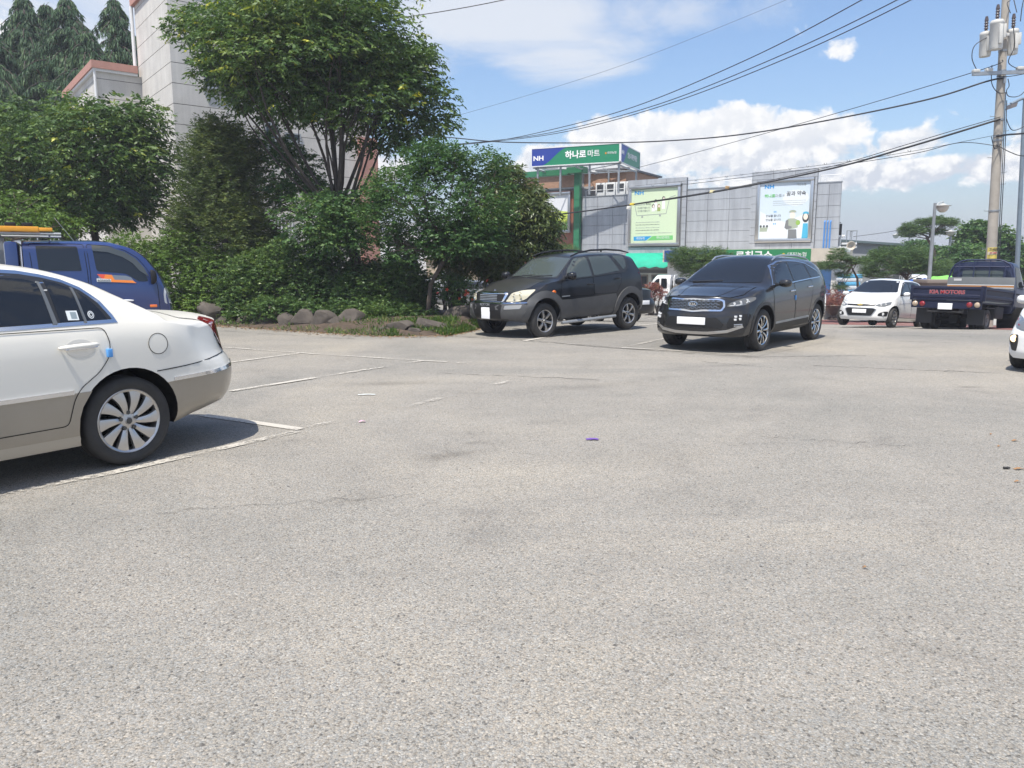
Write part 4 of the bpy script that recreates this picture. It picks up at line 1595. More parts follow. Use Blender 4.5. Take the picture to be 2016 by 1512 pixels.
broad_tree("broadleaf_tree", "low bushy tree behind the orange rack at the left picture edge", "tree", tuple(at(20, 600, 21.0)),
           [at(20, 600, 21), at(22, 500, 21), at(10, 450, 21)], .08, [px_blob(20, 415, 21, 90, 45), px_blob(100, 440, 21, 60, 22), px_blob(-60, 420, 21, 80, 50)], 1000, 8, .11, .05, LM_LIGHT, 24, nbr=9, gap=.3)
broad_tree("crape_myrtle", "bushy green crape myrtle on a leaning stem between zelkova and chestnut", "tree", tuple(at(842, 640, 19.2)),
           [at(840, 640, 19.2), at(848, 560, 19.2), at(872, 515, 19.2), at(880, 480, 19.2)], .065,
           [px_blob(860, 385, 19.2, 120, 62), px_blob(800, 440, 19.2, 90, 60), px_blob(900, 330, 19.2, 85, 36), px_blob(950, 400, 19.2, 66, 60), px_blob(850, 310, 19.2, 52, 26), px_blob(880, 470, 19.2, 110, 36), px_blob(780, 380, 19.2, 60, 46), px_blob(790, 490, 19.2, 70, 36), px_blob(960, 330, 19.2, 38, 30), px_blob(935, 470, 19.2, 60, 30)],
           9500, 8, .078, .046, LM_DARK, 25, nbr=26, br_r=.028, twigs=90, gap=.34, droop=.1, up=.4, noise_scale=2.6)
broad_tree("chestnut_tree", "olive chestnut tree with long drooping leaves in front of the brown wing", "tree", tuple(at(965, 620, 21.0)),
           [at(962, 625, 21), at(966, 560, 21), at(985, 500, 21), at(1000, 440, 21)], .07,
           [px_blob(1030, 440, 21, 62, 62), px_blob(985, 480, 21, 80, 48), px_blob(1035, 390, 21, 34, 40), px_blob(1000, 400, 21, 40, 50), px_blob(1058, 460, 21, 34, 30), px_blob(990, 340, 21, 26, 26), px_blob(1028, 350, 21, 15, 20), px_blob(920, 500, 21, 60, 36), px_blob(1000, 520, 21, 70, 26)],
           3600, 9, .17, .045, LM_CHEST, 26, nbr=18, br_r=.03, bark=M_BARK_D, gap=.2, droop=.9, noise_scale=2.4)


# --- conifers
def needle_tree(name, label, cat, base, blobs, sprays, lm, seed, L, W, trunk, r=.1, per=10, spray=.45, group=None, up=.4, droop=.1, gap=.2, shell=2.6, nbr=14, **kw):
    T = thing(name, label, cat, base, group=group)
    b = Vector(base)
    loc = [(tuple(Vector(c) - b), rr) for c, rr in blobs]
    o, C = crown("crown", loc, sprays, per, L, W, lm, T, seed, spray_len=spray, droop=droop, gap=gap, shell=shell, up=up, flat=.1, **kw)
    mb = MB()
    tp = [Vector(p) - b for p in trunk]
    mb.tube(tp, [r * (1 - .6 * i / max(1, len(tp) - 1)) for i in range(len(tp))], 8)
    rng = random.Random(seed)
    for _ in range(nbr):
        e = Vector(C[rng.randrange(len(C))])
        k = rng.random()
        s = tp[-1].lerp(tp[-2], k)
        branches(mb, s, [e], r * .3, rng, seg=4, r1=.008)
    mb.build("trunk", M_BARK, T)
    return T


needle_tree("juniper_tree", "olive green juniper with feathery upright sprays before the building corner", "tree", tuple(at(440, 610, 22.0)),
            [px_blob(450, 470, 22, 105, 70), px_blob(440, 390, 22, 88, 70), px_blob(430, 320, 22, 66, 60), px_blob(430, 270, 22, 40, 40), px_blob(415, 285, 22, 30, 46), px_blob(500, 420, 22, 66, 66), px_blob(370, 440, 22, 40, 36), px_blob(470, 300, 22, 44, 50), px_blob(520, 500, 22, 60, 40), px_blob(390, 500, 22, 70, 40)],
            9500, LM_JUN, 31, .11, .028, [at(445, 620, 22), at(442, 450, 22), at(436, 260, 22)], .12, per=12, spray=.34, up=.9, droop=0.0, gap=.2)


def cedar(u, v_top, Y, hw, seed, label, v_base=330):
    """deodar: a spire whose tiers of limbs arch out and hang at the tips"""
    top = at(u, v_top, Y)
    g = Vector((top.x, top.y, 0))
    T = thing("cedar_tree", label, "tree", g, group="deodar cedars behind the building")
    rng = random.Random(seed)
    nr = np.random.default_rng(seed)
    Hh = top.z
    mb = MB()
    mb.tube([(0, 0, 0), (0, 0, Hh * .6), (0.05, 0, Hh)], [.28, .16, .02], 8)
    B, D, Tn = [], [], []
    k = Y / F_PX
    z = Hh - .15
    lim_r = hw * k
    while z > Hh * .30:
        fr = (Hh - z) / (Hh * .62)
        R = lim_r * (0.07 + 1.5 * min(1, fr) ** .95)
        for b in range(8):
            a = rng.uniform(0, 6.283)
            r = R * rng.uniform(.65, 1.15)
            n = max(4, int(r / .16))
            dirv = np.array([math.cos(a), math.sin(a), 0])
            sd_ = np.array([-math.sin(a), math.cos(a), 0])
            pts = []
            for i in range(n + 1):
                t = i / n
                p = dirv * r * t + np.array([0, 0, z + r * (.22 * math.sin(t * 2.6) - .42 * t ** 2.2)])
                pts.append(p)
                wd = .10 + .38 * r * math.sin(min(1, t * 1.15 + .08) * math.pi) * .5
                for q in range(26):
                    o = sd_ * nr.uniform(-wd, wd) + np.array([0, 0, nr.uniform(-.16, .04)])
                    B.append(p + o)
                    D.append(dirv * .45 + sd_ * np.sign(o @ sd_) * .25 + np.array([0, 0, -.75 - .4 * t]) + nr.normal(size=3) * .3)
                    Tn.append(.45 + .2 * math.sin(a * 3 + z) + nr.normal() * .12)
            mb.tube([tuple(p) for p in pts], [.05 * (1 - i / (n + 1)) + .006 for i in range(n + 1)], 5)
        z -= rng.uniform(.28, .42)
    for q in range(60):
        t = q / 60
        B.append(np.array([nr.normal() * .06, nr.normal() * .06, Hh - .9 * (1 - t)]))
        D.append(nr.normal(size=3) * .5 + np.array([0, 0, -.3 + .8 * t]))
        Tn.append(.55)
    leaves_mesh("crown", np.array(B), unit(np.array(D)), .26, .042, np.clip(np.array(Tn), 0, .98), LM_CEDAR, T, nr, .4, flat=.1)
    mb.build("trunk", M_BARK_D, T)


for (u, v, Y, hw, sd_, lb) in [(45, -8, 40, 120, 1, "cedar with the top nearest the left picture edge"), (90, 8, 41, 110, 2, "second cedar from the left, its tip leaning"), (128, -6, 39, 130, 3, "middle cedar, broad with hanging limbs"),
                               (222, -4, 40, 110, 4, "cedar with a slim spire just left of the stone tower"), (170, 60, 38, 120, 5, "lower cedar filling the gap between the spires"), (-30, 30, 38, 120, 6, "cedar cut off by the left picture edge"), (262, 100, 44, 90, 7, "low dark cedar tucked against the tower's edge")]:
    cedar(u, v, Y, hw, sd_, lb)

# --- pines and trees on the far side
PINE = dict(L=.16, W=.014, per=14, spray=.22, up=.9, droop=0.0)
needle_tree("clipped_pine", "flat topped pine behind the grey SUV, in front of the blue sign band", "tree", (*at(1375, 560, 31).xy, -.7), [px_blob(1375, 515, 31, 50, 24, .9), px_blob(1345, 505, 31, 30, 16, .6), px_blob(1410, 508, 31, 34, 16, .6), px_blob(1370, 535, 31, 30, 14, .6)], 1500, LM_PINE, 51, trunk=[at(1372, 590, 31), at(1375, 550, 31), at(1377, 520, 31)], r=.07, gap=.1, **PINE)
needle_tree("clipped_pine", "pine sticking up behind the black off-roader's roof, at the brown wing", "tree", (*at(1100, 560, 36).xy, -.8), [px_blob(1102, 498, 36, 36, 16, .8), px_blob(1085, 512, 36, 36, 20, .8)], 900, LM_PINE, 52, trunk=[at(1100, 570, 36), at(1100, 530, 36), at(1101, 500, 36)], r=.06, gap=.1, **PINE)
needle_tree("round_pine", "broad clipped pine with bare lower limbs behind the white hatchback", "tree", (*at(1790, 580, 33).xy, -.8),
            [px_blob(1790, 512, 33, 44, 27, .9), px_blob(1735, 520, 33, 34, 29, .8), px_blob(1760, 505, 33, 40, 18, .8), px_blob(1815, 520, 33, 26, 18, .7), px_blob(1718, 540, 33, 22, 12, .5), px_blob(1850, 525, 33, 18, 16, .5)], 2600, LM_PINE, 53, trunk=[at(1788, 590, 33), at(1783, 555, 33), at(1792, 530, 33)], r=.09, gap=.12, nbr=26, **PINE)
needle_tree("sparse_pine", "thin open pine right of the blue shutter, above the blue crates", "tree", (*at(1688, 580, 32).xy, -.8),
            [px_blob(1650, 508, 32, 16, 7, .4), px_blob(1690, 515, 32, 20, 7, .4), px_blob(1628, 524, 32, 14, 6, .4), px_blob(1650, 526, 32, 14, 6, .4), px_blob(1660, 543, 32, 10, 5, .3), px_blob(1654, 566, 32, 9, 7, .3), px_blob(1650, 495, 32, 8, 4, .3)], 620, LM_PINE, 54, trunk=[at(1690, 590, 32), at(1688, 548, 32), at(1676, 525, 32), at(1692, 505, 32)], r=.06, gap=.05, nbr=22, **PINE)
needle_tree("tall_pine", "tall bonsai shaped red pine with cloud layers above the clipped pines", "tree", (*at(1848, 580, 47).xy, -.9),
            [px_blob(1800, 455, 47, 24, 8, .9), px_blob(1845, 438, 47, 28, 7, .9), px_blob(1868, 440, 47, 14, 7, .6), px_blob(1790, 447, 47, 12, 6, .5), px_blob(1815, 438, 47, 10, 5, .5), px_blob(1852, 458, 47, 14, 6, .5), px_blob(1785, 462, 47, 10, 5, .4), px_blob(1848, 432, 47, 8, 4, .4)], 1300, LM_PINE, 55, trunk=[at(1842, 580, 47), at(1838, 490, 47), at(1826, 470, 47), at(1845, 452, 47)], r=.14, gap=.05, nbr=20, L=.2, W=.02, per=14, spray=.25, up=.8, droop=0.0)
for (u, v, Y, ru, rv, sp, sd_, lb) in [
        (1918, 478, 45, 34, 42, 2000, 61, "round dark tree left of the concrete pole"), (1900, 520, 43, 46, 40, 1800, 62, "bushy tree at the truck cab's left, below the round tree"), (1965, 490, 44, 30, 46, 1700, 63, "dark tree right of the concrete pole, behind the blue steel pole"),
        (2022, 520, 46, 34, 44, 1400, 64, "tree cut off by the right picture edge"), (1845, 516, 52, 36, 30, 1400, 65, "leafy tree under the tall pine, between the two street lamps"), (1800, 494, 54, 34, 22, 1000, 66, "light green tree crown behind the broad clipped pine"), (2090, 500, 46, 50, 60, 1000, 67, "tree just beyond the right picture edge")]:
    bl = [px_blob(u, v, Y, ru, rv), px_blob(u - ru * .5, v + rv * .4, Y, ru * .6, rv * .6), px_blob(u + ru * .45, v + rv * .45, Y, ru * .6, rv * .6), px_blob(u + ru * .2, v - rv * .5, Y, ru * .5, rv * .5)]
    broad_tree("broadleaf_tree", lb, "tree", (*at(u, 560, Y).xy, -.9), [at(u, 610, Y), at(u, v + rv * .6, Y)], .12, bl, sp, 7, .19, .10, LM_DARK, sd_, nbr=8, twigs=16, group="leafy trees beyond the road", gap=.2, noise_scale=1.6, spray_len=.4)
# further woods beyond the road
for (u, v, Y, ru, rv, sp, sd_, lb) in [(1860, 535, 75, 60, 26, 1500, 71, "far tree mass low behind the street lamps"), (1960, 535, 75, 60, 30, 1500, 72, "far tree mass low behind the truck cab")]:
    broad_tree("broadleaf_tree", lb, "tree", (*at(u, 560, Y).xy, -.9), [at(u, 600, Y), at(u, v, Y)], .15, [px_blob(u, v, Y, ru, rv), px_blob(u - ru * .6, v + 4, Y, ru * .6, rv * .8), px_blob(u + ru * .6, v + 2, Y, ru * .6, rv * .9)], sp, 7, .3, .16, LM_DARK, sd_, nbr=6, twigs=8, group="leafy trees beyond the road", spray_len=.5)

# --- shrubs
hedge("flowering_shrub", "small shrub with orange red flowers beside the off-roader's left headlight", [px_blob(905, 572, 19.6, 30, 22, .4), px_blob(915, 592, 19.6, 28, 16, .4), px_blob(895, 556, 19.6, 18, 12, .3)], 420, LM_DARK, 81, cat="shrub", L=.06, W=.03)
_fl = bpy.data.objects["flowering_shrub"]
mb = MB()
_r = random.Random(9)
for q in [(918, 573), (921, 577), (916, 580), (905, 588), (930, 590), (880, 570)]:
    p = at(*q, 19.2) - _fl.location
    for k in range(5):
        a = k * 1.257
        mb.add([p, p + Vector((.03 * math.cos(a - .4), -.012, .03 * math.sin(a - .4))), p + Vector((.048 * math.cos(a), -.02, .048 * math.sin(a))), p + Vector((.03 * math.cos(a + .4), -.012, .03 * math.sin(a + .4)))], [(0, 1, 2, 3)])
mb.build("flowers", mat("orange_petal", (.62, .07, .03), .6), _fl, weld=False)
hedge("rust_shrub", "rust red azalea bank behind the planter, left of the white hatchback", [px_blob(1650, 588, 35.6, 36, 18, .9), px_blob(1625, 594, 35.6, 24, 14, .7), px_blob(1676, 590, 35.6, 26, 16, .7), px_blob(1650, 604, 35.6, 48, 14, .7)], 1500, LM_RED, 82, cat="shrub", L=.06, W=.035)
hedge("rust_shrub", "small rust red shrub in front of the white pickup's cab", [px_blob(1290, 578, 27, 15, 15, .4), px_blob(1284, 566, 27, 9, 9, .3)], 300, LM_RED, 83, cat="shrub", L=.06, W=.035)
hedge("light_shrub", "light green bush behind the flowering shrub", [px_blob(870, 560, 24, 34, 28, .6), px_blob(900, 548, 24, 26, 16, .5)], 500, LM_LIGHT, 84, cat="shrub")
hedge("weed_tuft", "bright yellow green weed tuft before the small bed stones", [px_blob(456, 626, 20.2, 15, 12, .18)], 110, leaf_material("weed_leaf", [(0, (.08, .16, .02)), (.6, (.16, .27, .03)), (1, (.28, .38, .06))]), 85, cat="weed", stems=False, L=.05, W=.03)
hedge("weed_tuft", "dark green weed tuft right of the small upright brown stone", [px_blob(495, 630, 20.1, 13, 11, .18)], 100, LM_HEDGE, 86, cat="weed", stems=False, L=.05, W=.03)
hedge("planter_shrub", "rust red shrub growing out of the brown planter bowl", [px_blob(1642, 594, 33.8, 15, 9, .3)], 260, LM_RED, 87, cat="shrub", L=.05, W=.03, stems=False)


def grass():
    """short grass and weeds over the bed's open edge: one mass"""
    rng = np.random.default_rng(4)
    B = []
    for i in range(len(_front) - 1):
        p, q = _front[i], _front[i + 1]
        dens = 2400 if i >= 6 else (500 if i >= 5 else 90)
        n = int((q - p).length * dens)
        t = rng.random(n)
        d = rng.random(n) ** 1.3 * (1.7 if i >= 5 else .5) - .05
        x = p.x + (q.x - p.x) * t + d * .12
        y = p.y + (q.y - p.y) * t + d
        k = 1.0 if i < len(_front) - 3 else .5
        z = gz(x, y) + np.interp(d, [-.1, 0.0, 0.15, 0.5, 1.0, 2], [-.02, -.02, .03, .08, .20, .30]) * k - .01
        B.append(np.stack([x, y, z], 1))
    B = np.concatenate(B)
    n = len(B)
    keep = value_noise(B, 5, 2.0) > -.35
    B = B[keep]
    n = len(B)
    D = unit(rng.normal(size=(n, 3)) * .5 + np.array([0, 0, 1.0]))
    o = leaves_mesh("grass", B, D, .13, .018, .5 + .25 * rng.normal(size=n), LM_GRASS, None, rng, .2, flat=0)
    tag(o, "short rough grass and weeds along the bed's edge", None, kind='stuff')


grass()


def litter():
    """dry leaf litter and dust along the foot of the bed"""
    rng = np.random.default_rng(14)
    B = []
    for i in range(len(_front) - 1):
        p, q = _front[i], _front[i + 1]
        n = int((q - p).length * 170)
        t = rng.random(n)
        d = np.abs(rng.normal(size=n)) * .26
        B.append(np.stack([p.x + (q.x - p.x) * t, p.y + (q.y - p.y) * t - d + .05, np.full(n, .012)], 1))
    B = np.concatenate(B)
    B[:, 2] += gz(B[:, 0], B[:, 1])
    D = unit(rng.normal(size=(len(B), 3)) * np.array([1, 1, .12]))
    lm = leaf_material("dry_leaf", [(0, (.10, .06, .03)), (.5, (.20, .12, .06)), (1, (.32, .22, .12))], .8, .05)
    o = leaves_mesh("leaf_litter", B, D, .06, .03, rng.random(len(B)), lm, None, rng, 0, flat=3)
    tag(o, "dry brown leaf litter along the foot of the boulders", None, kind='stuff')


litter()
# ------------------------------------------------------------------ vehicles
def pchip(pts):
    """smooth curve through points without overshoot"""
    P = sorted(pts)
    x = np.array([p[0] for p in P], float)
    y = np.array([p[1] for p in P], float)
    h = np.diff(x)
    d = np.diff(y) / h
    m = np.zeros(len(x))
    for i in range(1, len(x) - 1):
        if d[i - 1] * d[i] > 0:
            w1, w2 = 2 * h[i] + h[i - 1], h[i] + 2 * h[i - 1]
            m[i] = (w1 + w2) / (w1 / d[i - 1] + w2 / d[i])
    m[0], m[-1] = d[0], d[-1]

    def f(q):
        q = min(max(q, x[0]), x[-1])
        i = int(min(max(np.searchsorted(x, q) - 1, 0), len(h) - 1))
        t = (q - x[i]) / h[i]
        return float((1 + 2 * t) * (1 - t) ** 2 * y[i] + t * (1 - t) ** 2 * h[i] * m[i] + t * t * (3 - 2 * t) * y[i + 1] + t * t * (t - 1) * h[i] * m[i + 1])
    return f


def sp_gap(c):
    return c.sp.get('gap', .009)


class Car:
    """a vehicle: x forwards, y to its left, z up; body lofted from curves, every other part laid on it or built apart"""

    def __init__(s, name, label, cat, loc, yaw, pitch, spec, paint, group=None):
        a = rad(90 - yaw)
        s.root = thing(name, label, cat, loc, group=group, rot=(0, -rad(pitch), a))
        s.sp = spec
        s.paint = paint
        s.loft()

    def loft(s):
        sp = s.sp
        top, belt, wid, lo = (pchip(sp[k]) for k in ('top', 'belt', 'w', 'lo'))
        tum, crown = pchip(sp['tumble']), pchip(sp['crown'])
        xf, xr, x0f, x0r = sp['xf'], sp['xr'], sp['x0f'], sp['x0r']
        fz, fk = pchip(sp['nose']), pchip(sp['nose_k'])
        tz, tk = pchip(sp['tail']), pchip(sp['tail_k'])
        nf, nr = sp.get('nose_n', 4), sp.get('tail_n', 4)
        side = pchip(sp.get('side', [(0, -.10), (.1, -.035), (.3, -.008), (.5, 0), (.8, -.01), (1, -.045)]))
        rmax = sp.get('r', .11)

        def section(x):
            zl, zb, zt, w, t, cr = lo(x), belt(x), top(x), wid(x), tum(x), crown(x)
            pts = [(0, zl), (w * .45, zl), (w * .78, zl)]
            for i in range(15):
                q = i / 14
                pts.append((w * (1 + side(q) / .9), zl + (zb - zl) * q))
            yb = pts[-1][0]
            zte = max(zt - cr, zb + .012)
            cr = max(zt - zte, .004)
            h = zte - zb
            yc = yb - t * h
            r = min(rmax, h * .75)
            a = Vector((yb - t * (h - r), zte - r))
            c = Vector((yc, zte))
            e = Vector((yc - r * 1.25, zte + cr * (1 - ((yc - r * 1.25) / yc) ** 2)))
            for i in range(1, 9):
                q = i / 8
                pts.append((yb + (a.x - yb) * q, zb + (a.y - zb) * q))
            for i in range(1, 7):
                q = i / 6
                p = a * (1 - q) ** 2 + c * 2 * q * (1 - q) + e * q * q
                pts.append((p.x, p.y))
            for i in range(1, 9):
                y = e.x * (1 - i / 8)
                pts.append((y, zte + cr * (1 - (y / yc) ** 2)))
            return pts

        def warp(x, y, z, w):
            ay = abs(y) / w
            if x > x0f:
                u = (x - x0f) / (xf - x0f)
                X = xf - fz(z) - fk(z) * ay ** nf
                return x0f + (X - x0f) * u
            if x < x0r:
                u = (x0r - x) / (x0r - xr)
                X = xr + tz(z) + tk(z) * ay ** nr
                return x0r + (X - x0r) * u
            return x
        q = np.linspace(0, 1, 19)
        xs = list(xr + (x0r - xr) * (1 - (1 - q) ** 1.0)) + list(np.linspace(x0r, x0f, 62))[1:-1] + list(x0f + (xf - x0f) * q)
        rows = []
        for x in xs:
            sec = section(x)
            w = wid(x)
            full = [(y, z) for y, z in sec] + [(-y, z) for y, z in sec[-2:0:-1]]
            rows.append([(warp(x, y, z, w), y, z) for y, z in full])
        n = len(rows[0])
        mb = MB()
        vs = [p for r in rows for p in r]
        fs = []
        for i in range(len(rows) - 1):
            for j in range(n):
                j2 = (j + 1) % n
                fs.append((i * n + j, i * n + j2, (i + 1) * n + j2, (i + 1) * n + j))
        mb.add(vs, fs, 0, True)
        for x in (xs[0], xs[-1]):
            sec = section(x)
            w = wid(x)
            g = []
            T = list(np.linspace(1, -1, 25))
            for (y, z) in sec:
                g.append([(warp(x, y * t, z, w), y * t, z) for t in T])
            fv = [p for r in g for p in r]
            m = len(T)
            mb.add(fv, [(i * m + j, i * m + j + 1, (i + 1) * m + j + 1, (i + 1) * m + j) for i in range(len(g) - 1) for j in range(m - 1)], 0, True)
        # keep a tree of the whole skin for laying parts on
        bm = bmesh.new()
        for p in mb.v:
            bm.verts.new(p)
        bm.verts.ensure_lookup_table()
        for f in mb.f:
            ids = [i for k, i in enumerate(f) if i not in f[:k]]
            try:
                bm.faces.new([bm.verts[i] for i in ids])
            except ValueError:
                pass
        bmesh.ops.remove_doubles(bm, verts=bm.verts[:], dist=2e-4)
        bmesh.ops.dissolve_degenerate(bm, edges=bm.edges[:], dist=1e-5)
        bmesh.ops.recalc_face_normals(bm, faces=bm.faces[:])
        s.bvh = BVHTree.FromBMesh(bm)
        me = bpy.data.meshes.new("body")
        bm.to_mesh(me)
        bm.free()
        me.materials.append(s.paint)
        me.materials.append(M_WELL)
        for p in me.polygons:
            p.use_smooth = True
        o = mesh_obj("body", me, None)
        cuts = []
        for ax in sp['axles']:
            cm = MB()
            R = sp['arch']
            cm.lathe([(0, -.40), (R, -.40), (R, .40), (0, .40)], 40, 'y', 0, None, False)
            for sgn in (1, -1):
                c = cm.build("well_cutter", M_WELL)
                c.location = (ax, sgn * (sp['track'] + .14), sp['rt'] + sp.get('arch_up', .02))
                c.data.materials.clear()
                c.data.materials.append(s.paint)
                c.data.materials.append(M_WELL)
                c.data.polygons.foreach_set('material_index', [1] * len(c.data.polygons))
                md = o.modifiers.new("well", 'BOOLEAN')
                md.operation = 'DIFFERENCE'
                md.solver = 'EXACT'
                md.object = c
                cuts.append(c)
        dg = bpy.context.evaluated_depsgraph_get()
        dg.update()
        me2 = bpy.data.meshes.new_from_object(o.evaluated_get(dg))
        o.modifiers.clear()
        o.data = me2
        for c in cuts:
            bpy.data.objects.remove(c)
        me2.name = "body"
        if 'low_mat' in sp:
            me2.materials.append(sp['low_mat'][1])
            k = len(me2.materials) - 1
            for p in me2.polygons:
                if p.material_index == 0 and p.center.z < sp['low_mat'][0]:
                    p.material_index = k
        if 'tail_mat' in sp:
            me2.materials.append(sp['tail_mat'][1])
            k = len(me2.materials) - 1
            tf = pchip(sp['tail_mat'][0])
            for p in me2.polygons:
                if p.material_index != 1 and p.center.x < sp['tail_mat'][0][-1][0] and p.center.z < tf(p.center.x):
                    p.material_index = k
        me2.set_sharp_from_angle(angle=rad(32))
        o.parent = s.root
        s.body = o

    # ---- laying parts on the skin
    def hit(s, view, a, b):
        if view in 'LR':
            sg = 1 if view == 'L' else -1
            o, d = Vector((a, 3 * sg, b)), Vector((0, -sg, 0))
        elif view in 'FB':
            sg = 1 if view == 'F' else -1
            o, d = Vector((5 * sg, a, b)), Vector((-sg, 0, 0))
        else:
            o, d = Vector((a, b, 5)), Vector((0, 0, -1))
        p, n, i, t = s.bvh.ray_cast(o, d)
        if p is None or (view in 'LR' and p.y * sg < .2) or (view in 'FB' and p.x * sg < .1):
            q = o + d * (3 - .85 if view in 'LR' else (5 - 2.2))
            p, n, i, t = s.bvh.find_nearest(q)
        if n.dot(d) > 0:
            n = -n
        return p, n

    def drape(s, name, poly, view, m, off=.003, r=0.0, step=.07, parent=None, thick=.012, mirror=True, mats=None):
        """lay a closed 2D outline on the skin as a thin solid part; one object per side"""
        polys = poly if isinstance(poly[0][0], (list, tuple)) else [poly]
        res = []
        views = [view]
        if view == 'L' and mirror:
            views = ['L', 'R']
        for vw in views:
            mb = MB()
            for pl in polys:
                pp = round_poly(pl, r) if r else [(p[0], p[1]) for p in pl]
                B = []
                for i, p in enumerate(pp):
                    q = pp[(i + 1) % len(pp)]
                    dl = math.hypot(q[0] - p[0], q[1] - p[1])
                    if dl < 1e-5:
                        continue
                    k = max(1, int(dl / step))
                    B += [Vector((p[0] + (q[0] - p[0]) * j / k, p[1] + (q[1] - p[1]) * j / k)) for j in range(k)]
                nb = len(B)
                inner = []
                for a in np.arange(min(p.x for p in B) + step * .5, max(p.x for p in B), step):
                    for b in np.arange(min(p.y for p in B) + step * .5, max(p.y for p in B), step):
                        inner.append(Vector((a, b)))
                R = delaunay_2d_cdt(B + inner, [(i, (i + 1) % nb) for i in range(nb)], [], 1, 1e-5)
                vs, ins = [], []
                for p in R[0]:
                    h, n = s.hit(vw, p.x, p.y)
                    vs.append(h + n * off)
                    ins.append(h + n * (off - thick))
                fs = [tuple(f) for f in R[2]]
                mb.add(vs, fs, 0, True)
                cnt = {}
                for f in fs:
                    for i in range(len(f)):
                        e = (f[i], f[(i + 1) % len(f)])
                        cnt[tuple(sorted(e))] = cnt.get(tuple(sorted(e)), 0) + 1
                for (i, j), c in cnt.items():
                    if c == 1:
                        mb.add([vs[i], vs[j], ins[j], ins[i]], [(0, 1, 2, 3)], 0, False)
            o = mb.build(name, m, parent if parent is not None else s.root, weld=False)
            # face outwards
            me = o.data
            me.set_sharp_from_angle(angle=rad(40))
            res.append(o)
        return res

    def strip(s, name, line, width, view, m, off=.004, parent=None, mirror=True, closed=False, thick=.008):
        P = [Vector(p) for p in line]
        if closed:
            P.append(P[0])
        polys = []
        for a, b in zip(P[:-1], P[1:]):
            d = b - a
            if d.length < 1e-5:
                continue
            d.normalize()
            t = Vector((-d.y, d.x)) * width / 2
            e = d * width * .25
            polys.append([tuple(a - e + t), tuple(a - e - t), tuple(b + e - t), tuple(b + e + t)])
        return s.drape(name, polys, view, m, off, 0, .12, parent, thick, mirror)

    def door(s, poly, paint=None, handle=None, r=.05, off=.0025, hm=None, hsize=(.20, .03)):
        pl = round_poly(poly, r)
        for o, sg in zip(s.drape("door", pl, 'L', paint or s.paint, off, 0, .09), (1, -1)):
            s.drape_one_strip("panel_gap", pl, sp_gap(s), 'L' if sg > 0 else 'R', M_GAP, off + s.sp.get('gap_off', .0015), o)
            if handle:
                p, n = s.hit('L' if sg > 0 else 'R', *handle)
                mb = MB()
                w, h = hsize
                pts = []
                for i in range(9):
                    t = i / 8 * 2 - 1
                    pts.append(p + Vector((t * w / 2, 0, t * -.004)) + n * (.004 + .032 * (1 - t ** 4)))
                mb.tube(pts, [h * .35 + h * .2 * (1 - abs(i / 4 - 1) ** 3) for i in range(9)], 8)
                mb.build("handle", hm or paint or s.paint, o)

    def drape_one_strip(s, name, line, width, vw, m, off, parent):
        P = [Vector(p) for p in line] + [Vector(line[0])]
        mb = MB()
        vs = []
        n = len(P) - 1
        fine = []
        for a, b in zip(P[:-1], P[1:]):
            k = max(1, int((b - a).length / .1))
            fine += [a + (b - a) * (i / k) for i in range(k)]
        n = len(fine)
        for i in range(n):
            d = (fine[(i + 1) % n] - fine[i - 1])
            if d.length < 1e-6:
                d = Vector((1, 0))
            d.normalize()
            t = Vector((-d.y, d.x)) * width / 2
            for q in (fine[i] + t, fine[i] - t):
                h, nn = s.hit(vw, q.x, q.y)
                vs.append(h + nn * off)
        mb.add(vs, [(2 * i, 2 * i + 1, 2 * ((i + 1) % n) + 1, 2 * ((i + 1) % n)) for i in range(n)], 0, True)
        return mb.build(name, m, parent, weld=False)

    def wheels(s, style, rim_r, width=.22, tyre_m=None, rim_m=None):
        sp = s.sp
        for ax in sp['axles']:
            for sg in (1, -1):
                W = thing("wheel", None, None, (ax, sg * sp['track'], sp['rt']))
                W.parent = s.root
                make_wheel(W, sg, sp['rt'], rim_r, width, style, rim_m or M_ALLOY)

    def mirror(s, x, y, z, w=.10, h=.13, d=.2, m=None, mm=None):
        for sg in (1, -1):
            mb = MB()
            M = Matrix.Translation((x, sg * y, z))
            prof = [(0.0, .0), (.55, .08), (.85, .3), (1.0, .7), (.98, 1.0), (.9, 1.06)]
            n = 14
            vs = []
            for (k, u) in prof:
                for j in range(n):
                    t = 2 * math.pi * j / n
                    cy, cz = math.cos(t), math.sin(t)
                    ex = 2 / 3.0
                    yy = math.copysign(abs(cy) ** ex, cy) * d / 2 * k
                    zz = math.copysign(abs(cz) ** ex, cz) * h / 2 * k
                    vs.append(M @ Vector((w * (.75 - u), sg * (d / 2 + yy), zz)))
            fs = [(i * n + j, i * n + (j + 1) % n, (i + 1) * n + (j + 1) % n, (i + 1) * n + j) for i in range(len(prof) - 1) for j in range(n)]
            mb.add(vs, fs, 0, True)
            mb.add(vs[-n:], [tuple(range(n))], 1)
            mb.cbox((-.02, -.10, -.05), (.05, .05, -.01), .008, 2, M @ Matrix.Scale(1, 4))
            mb.build("wing_mirror", [m or s.paint, mm or M_GLASS, M_BLACK], s.root)

    def plate(s, view, a, b, w, h, m=None, tilt=0, frame=False):
        p, n = s.hit(view, a, b)
        sg = 1 if view == 'F' else -1
        M = Matrix.Translation((p.x + sg * .012, a, b))
        mb = MB()
        mb.cbox((-.008, -w / 2, -h / 2), (.008, w / 2, h / 2), .004, 0, M)
        mb.build("number_plate", m or M_PLATE, s.root)

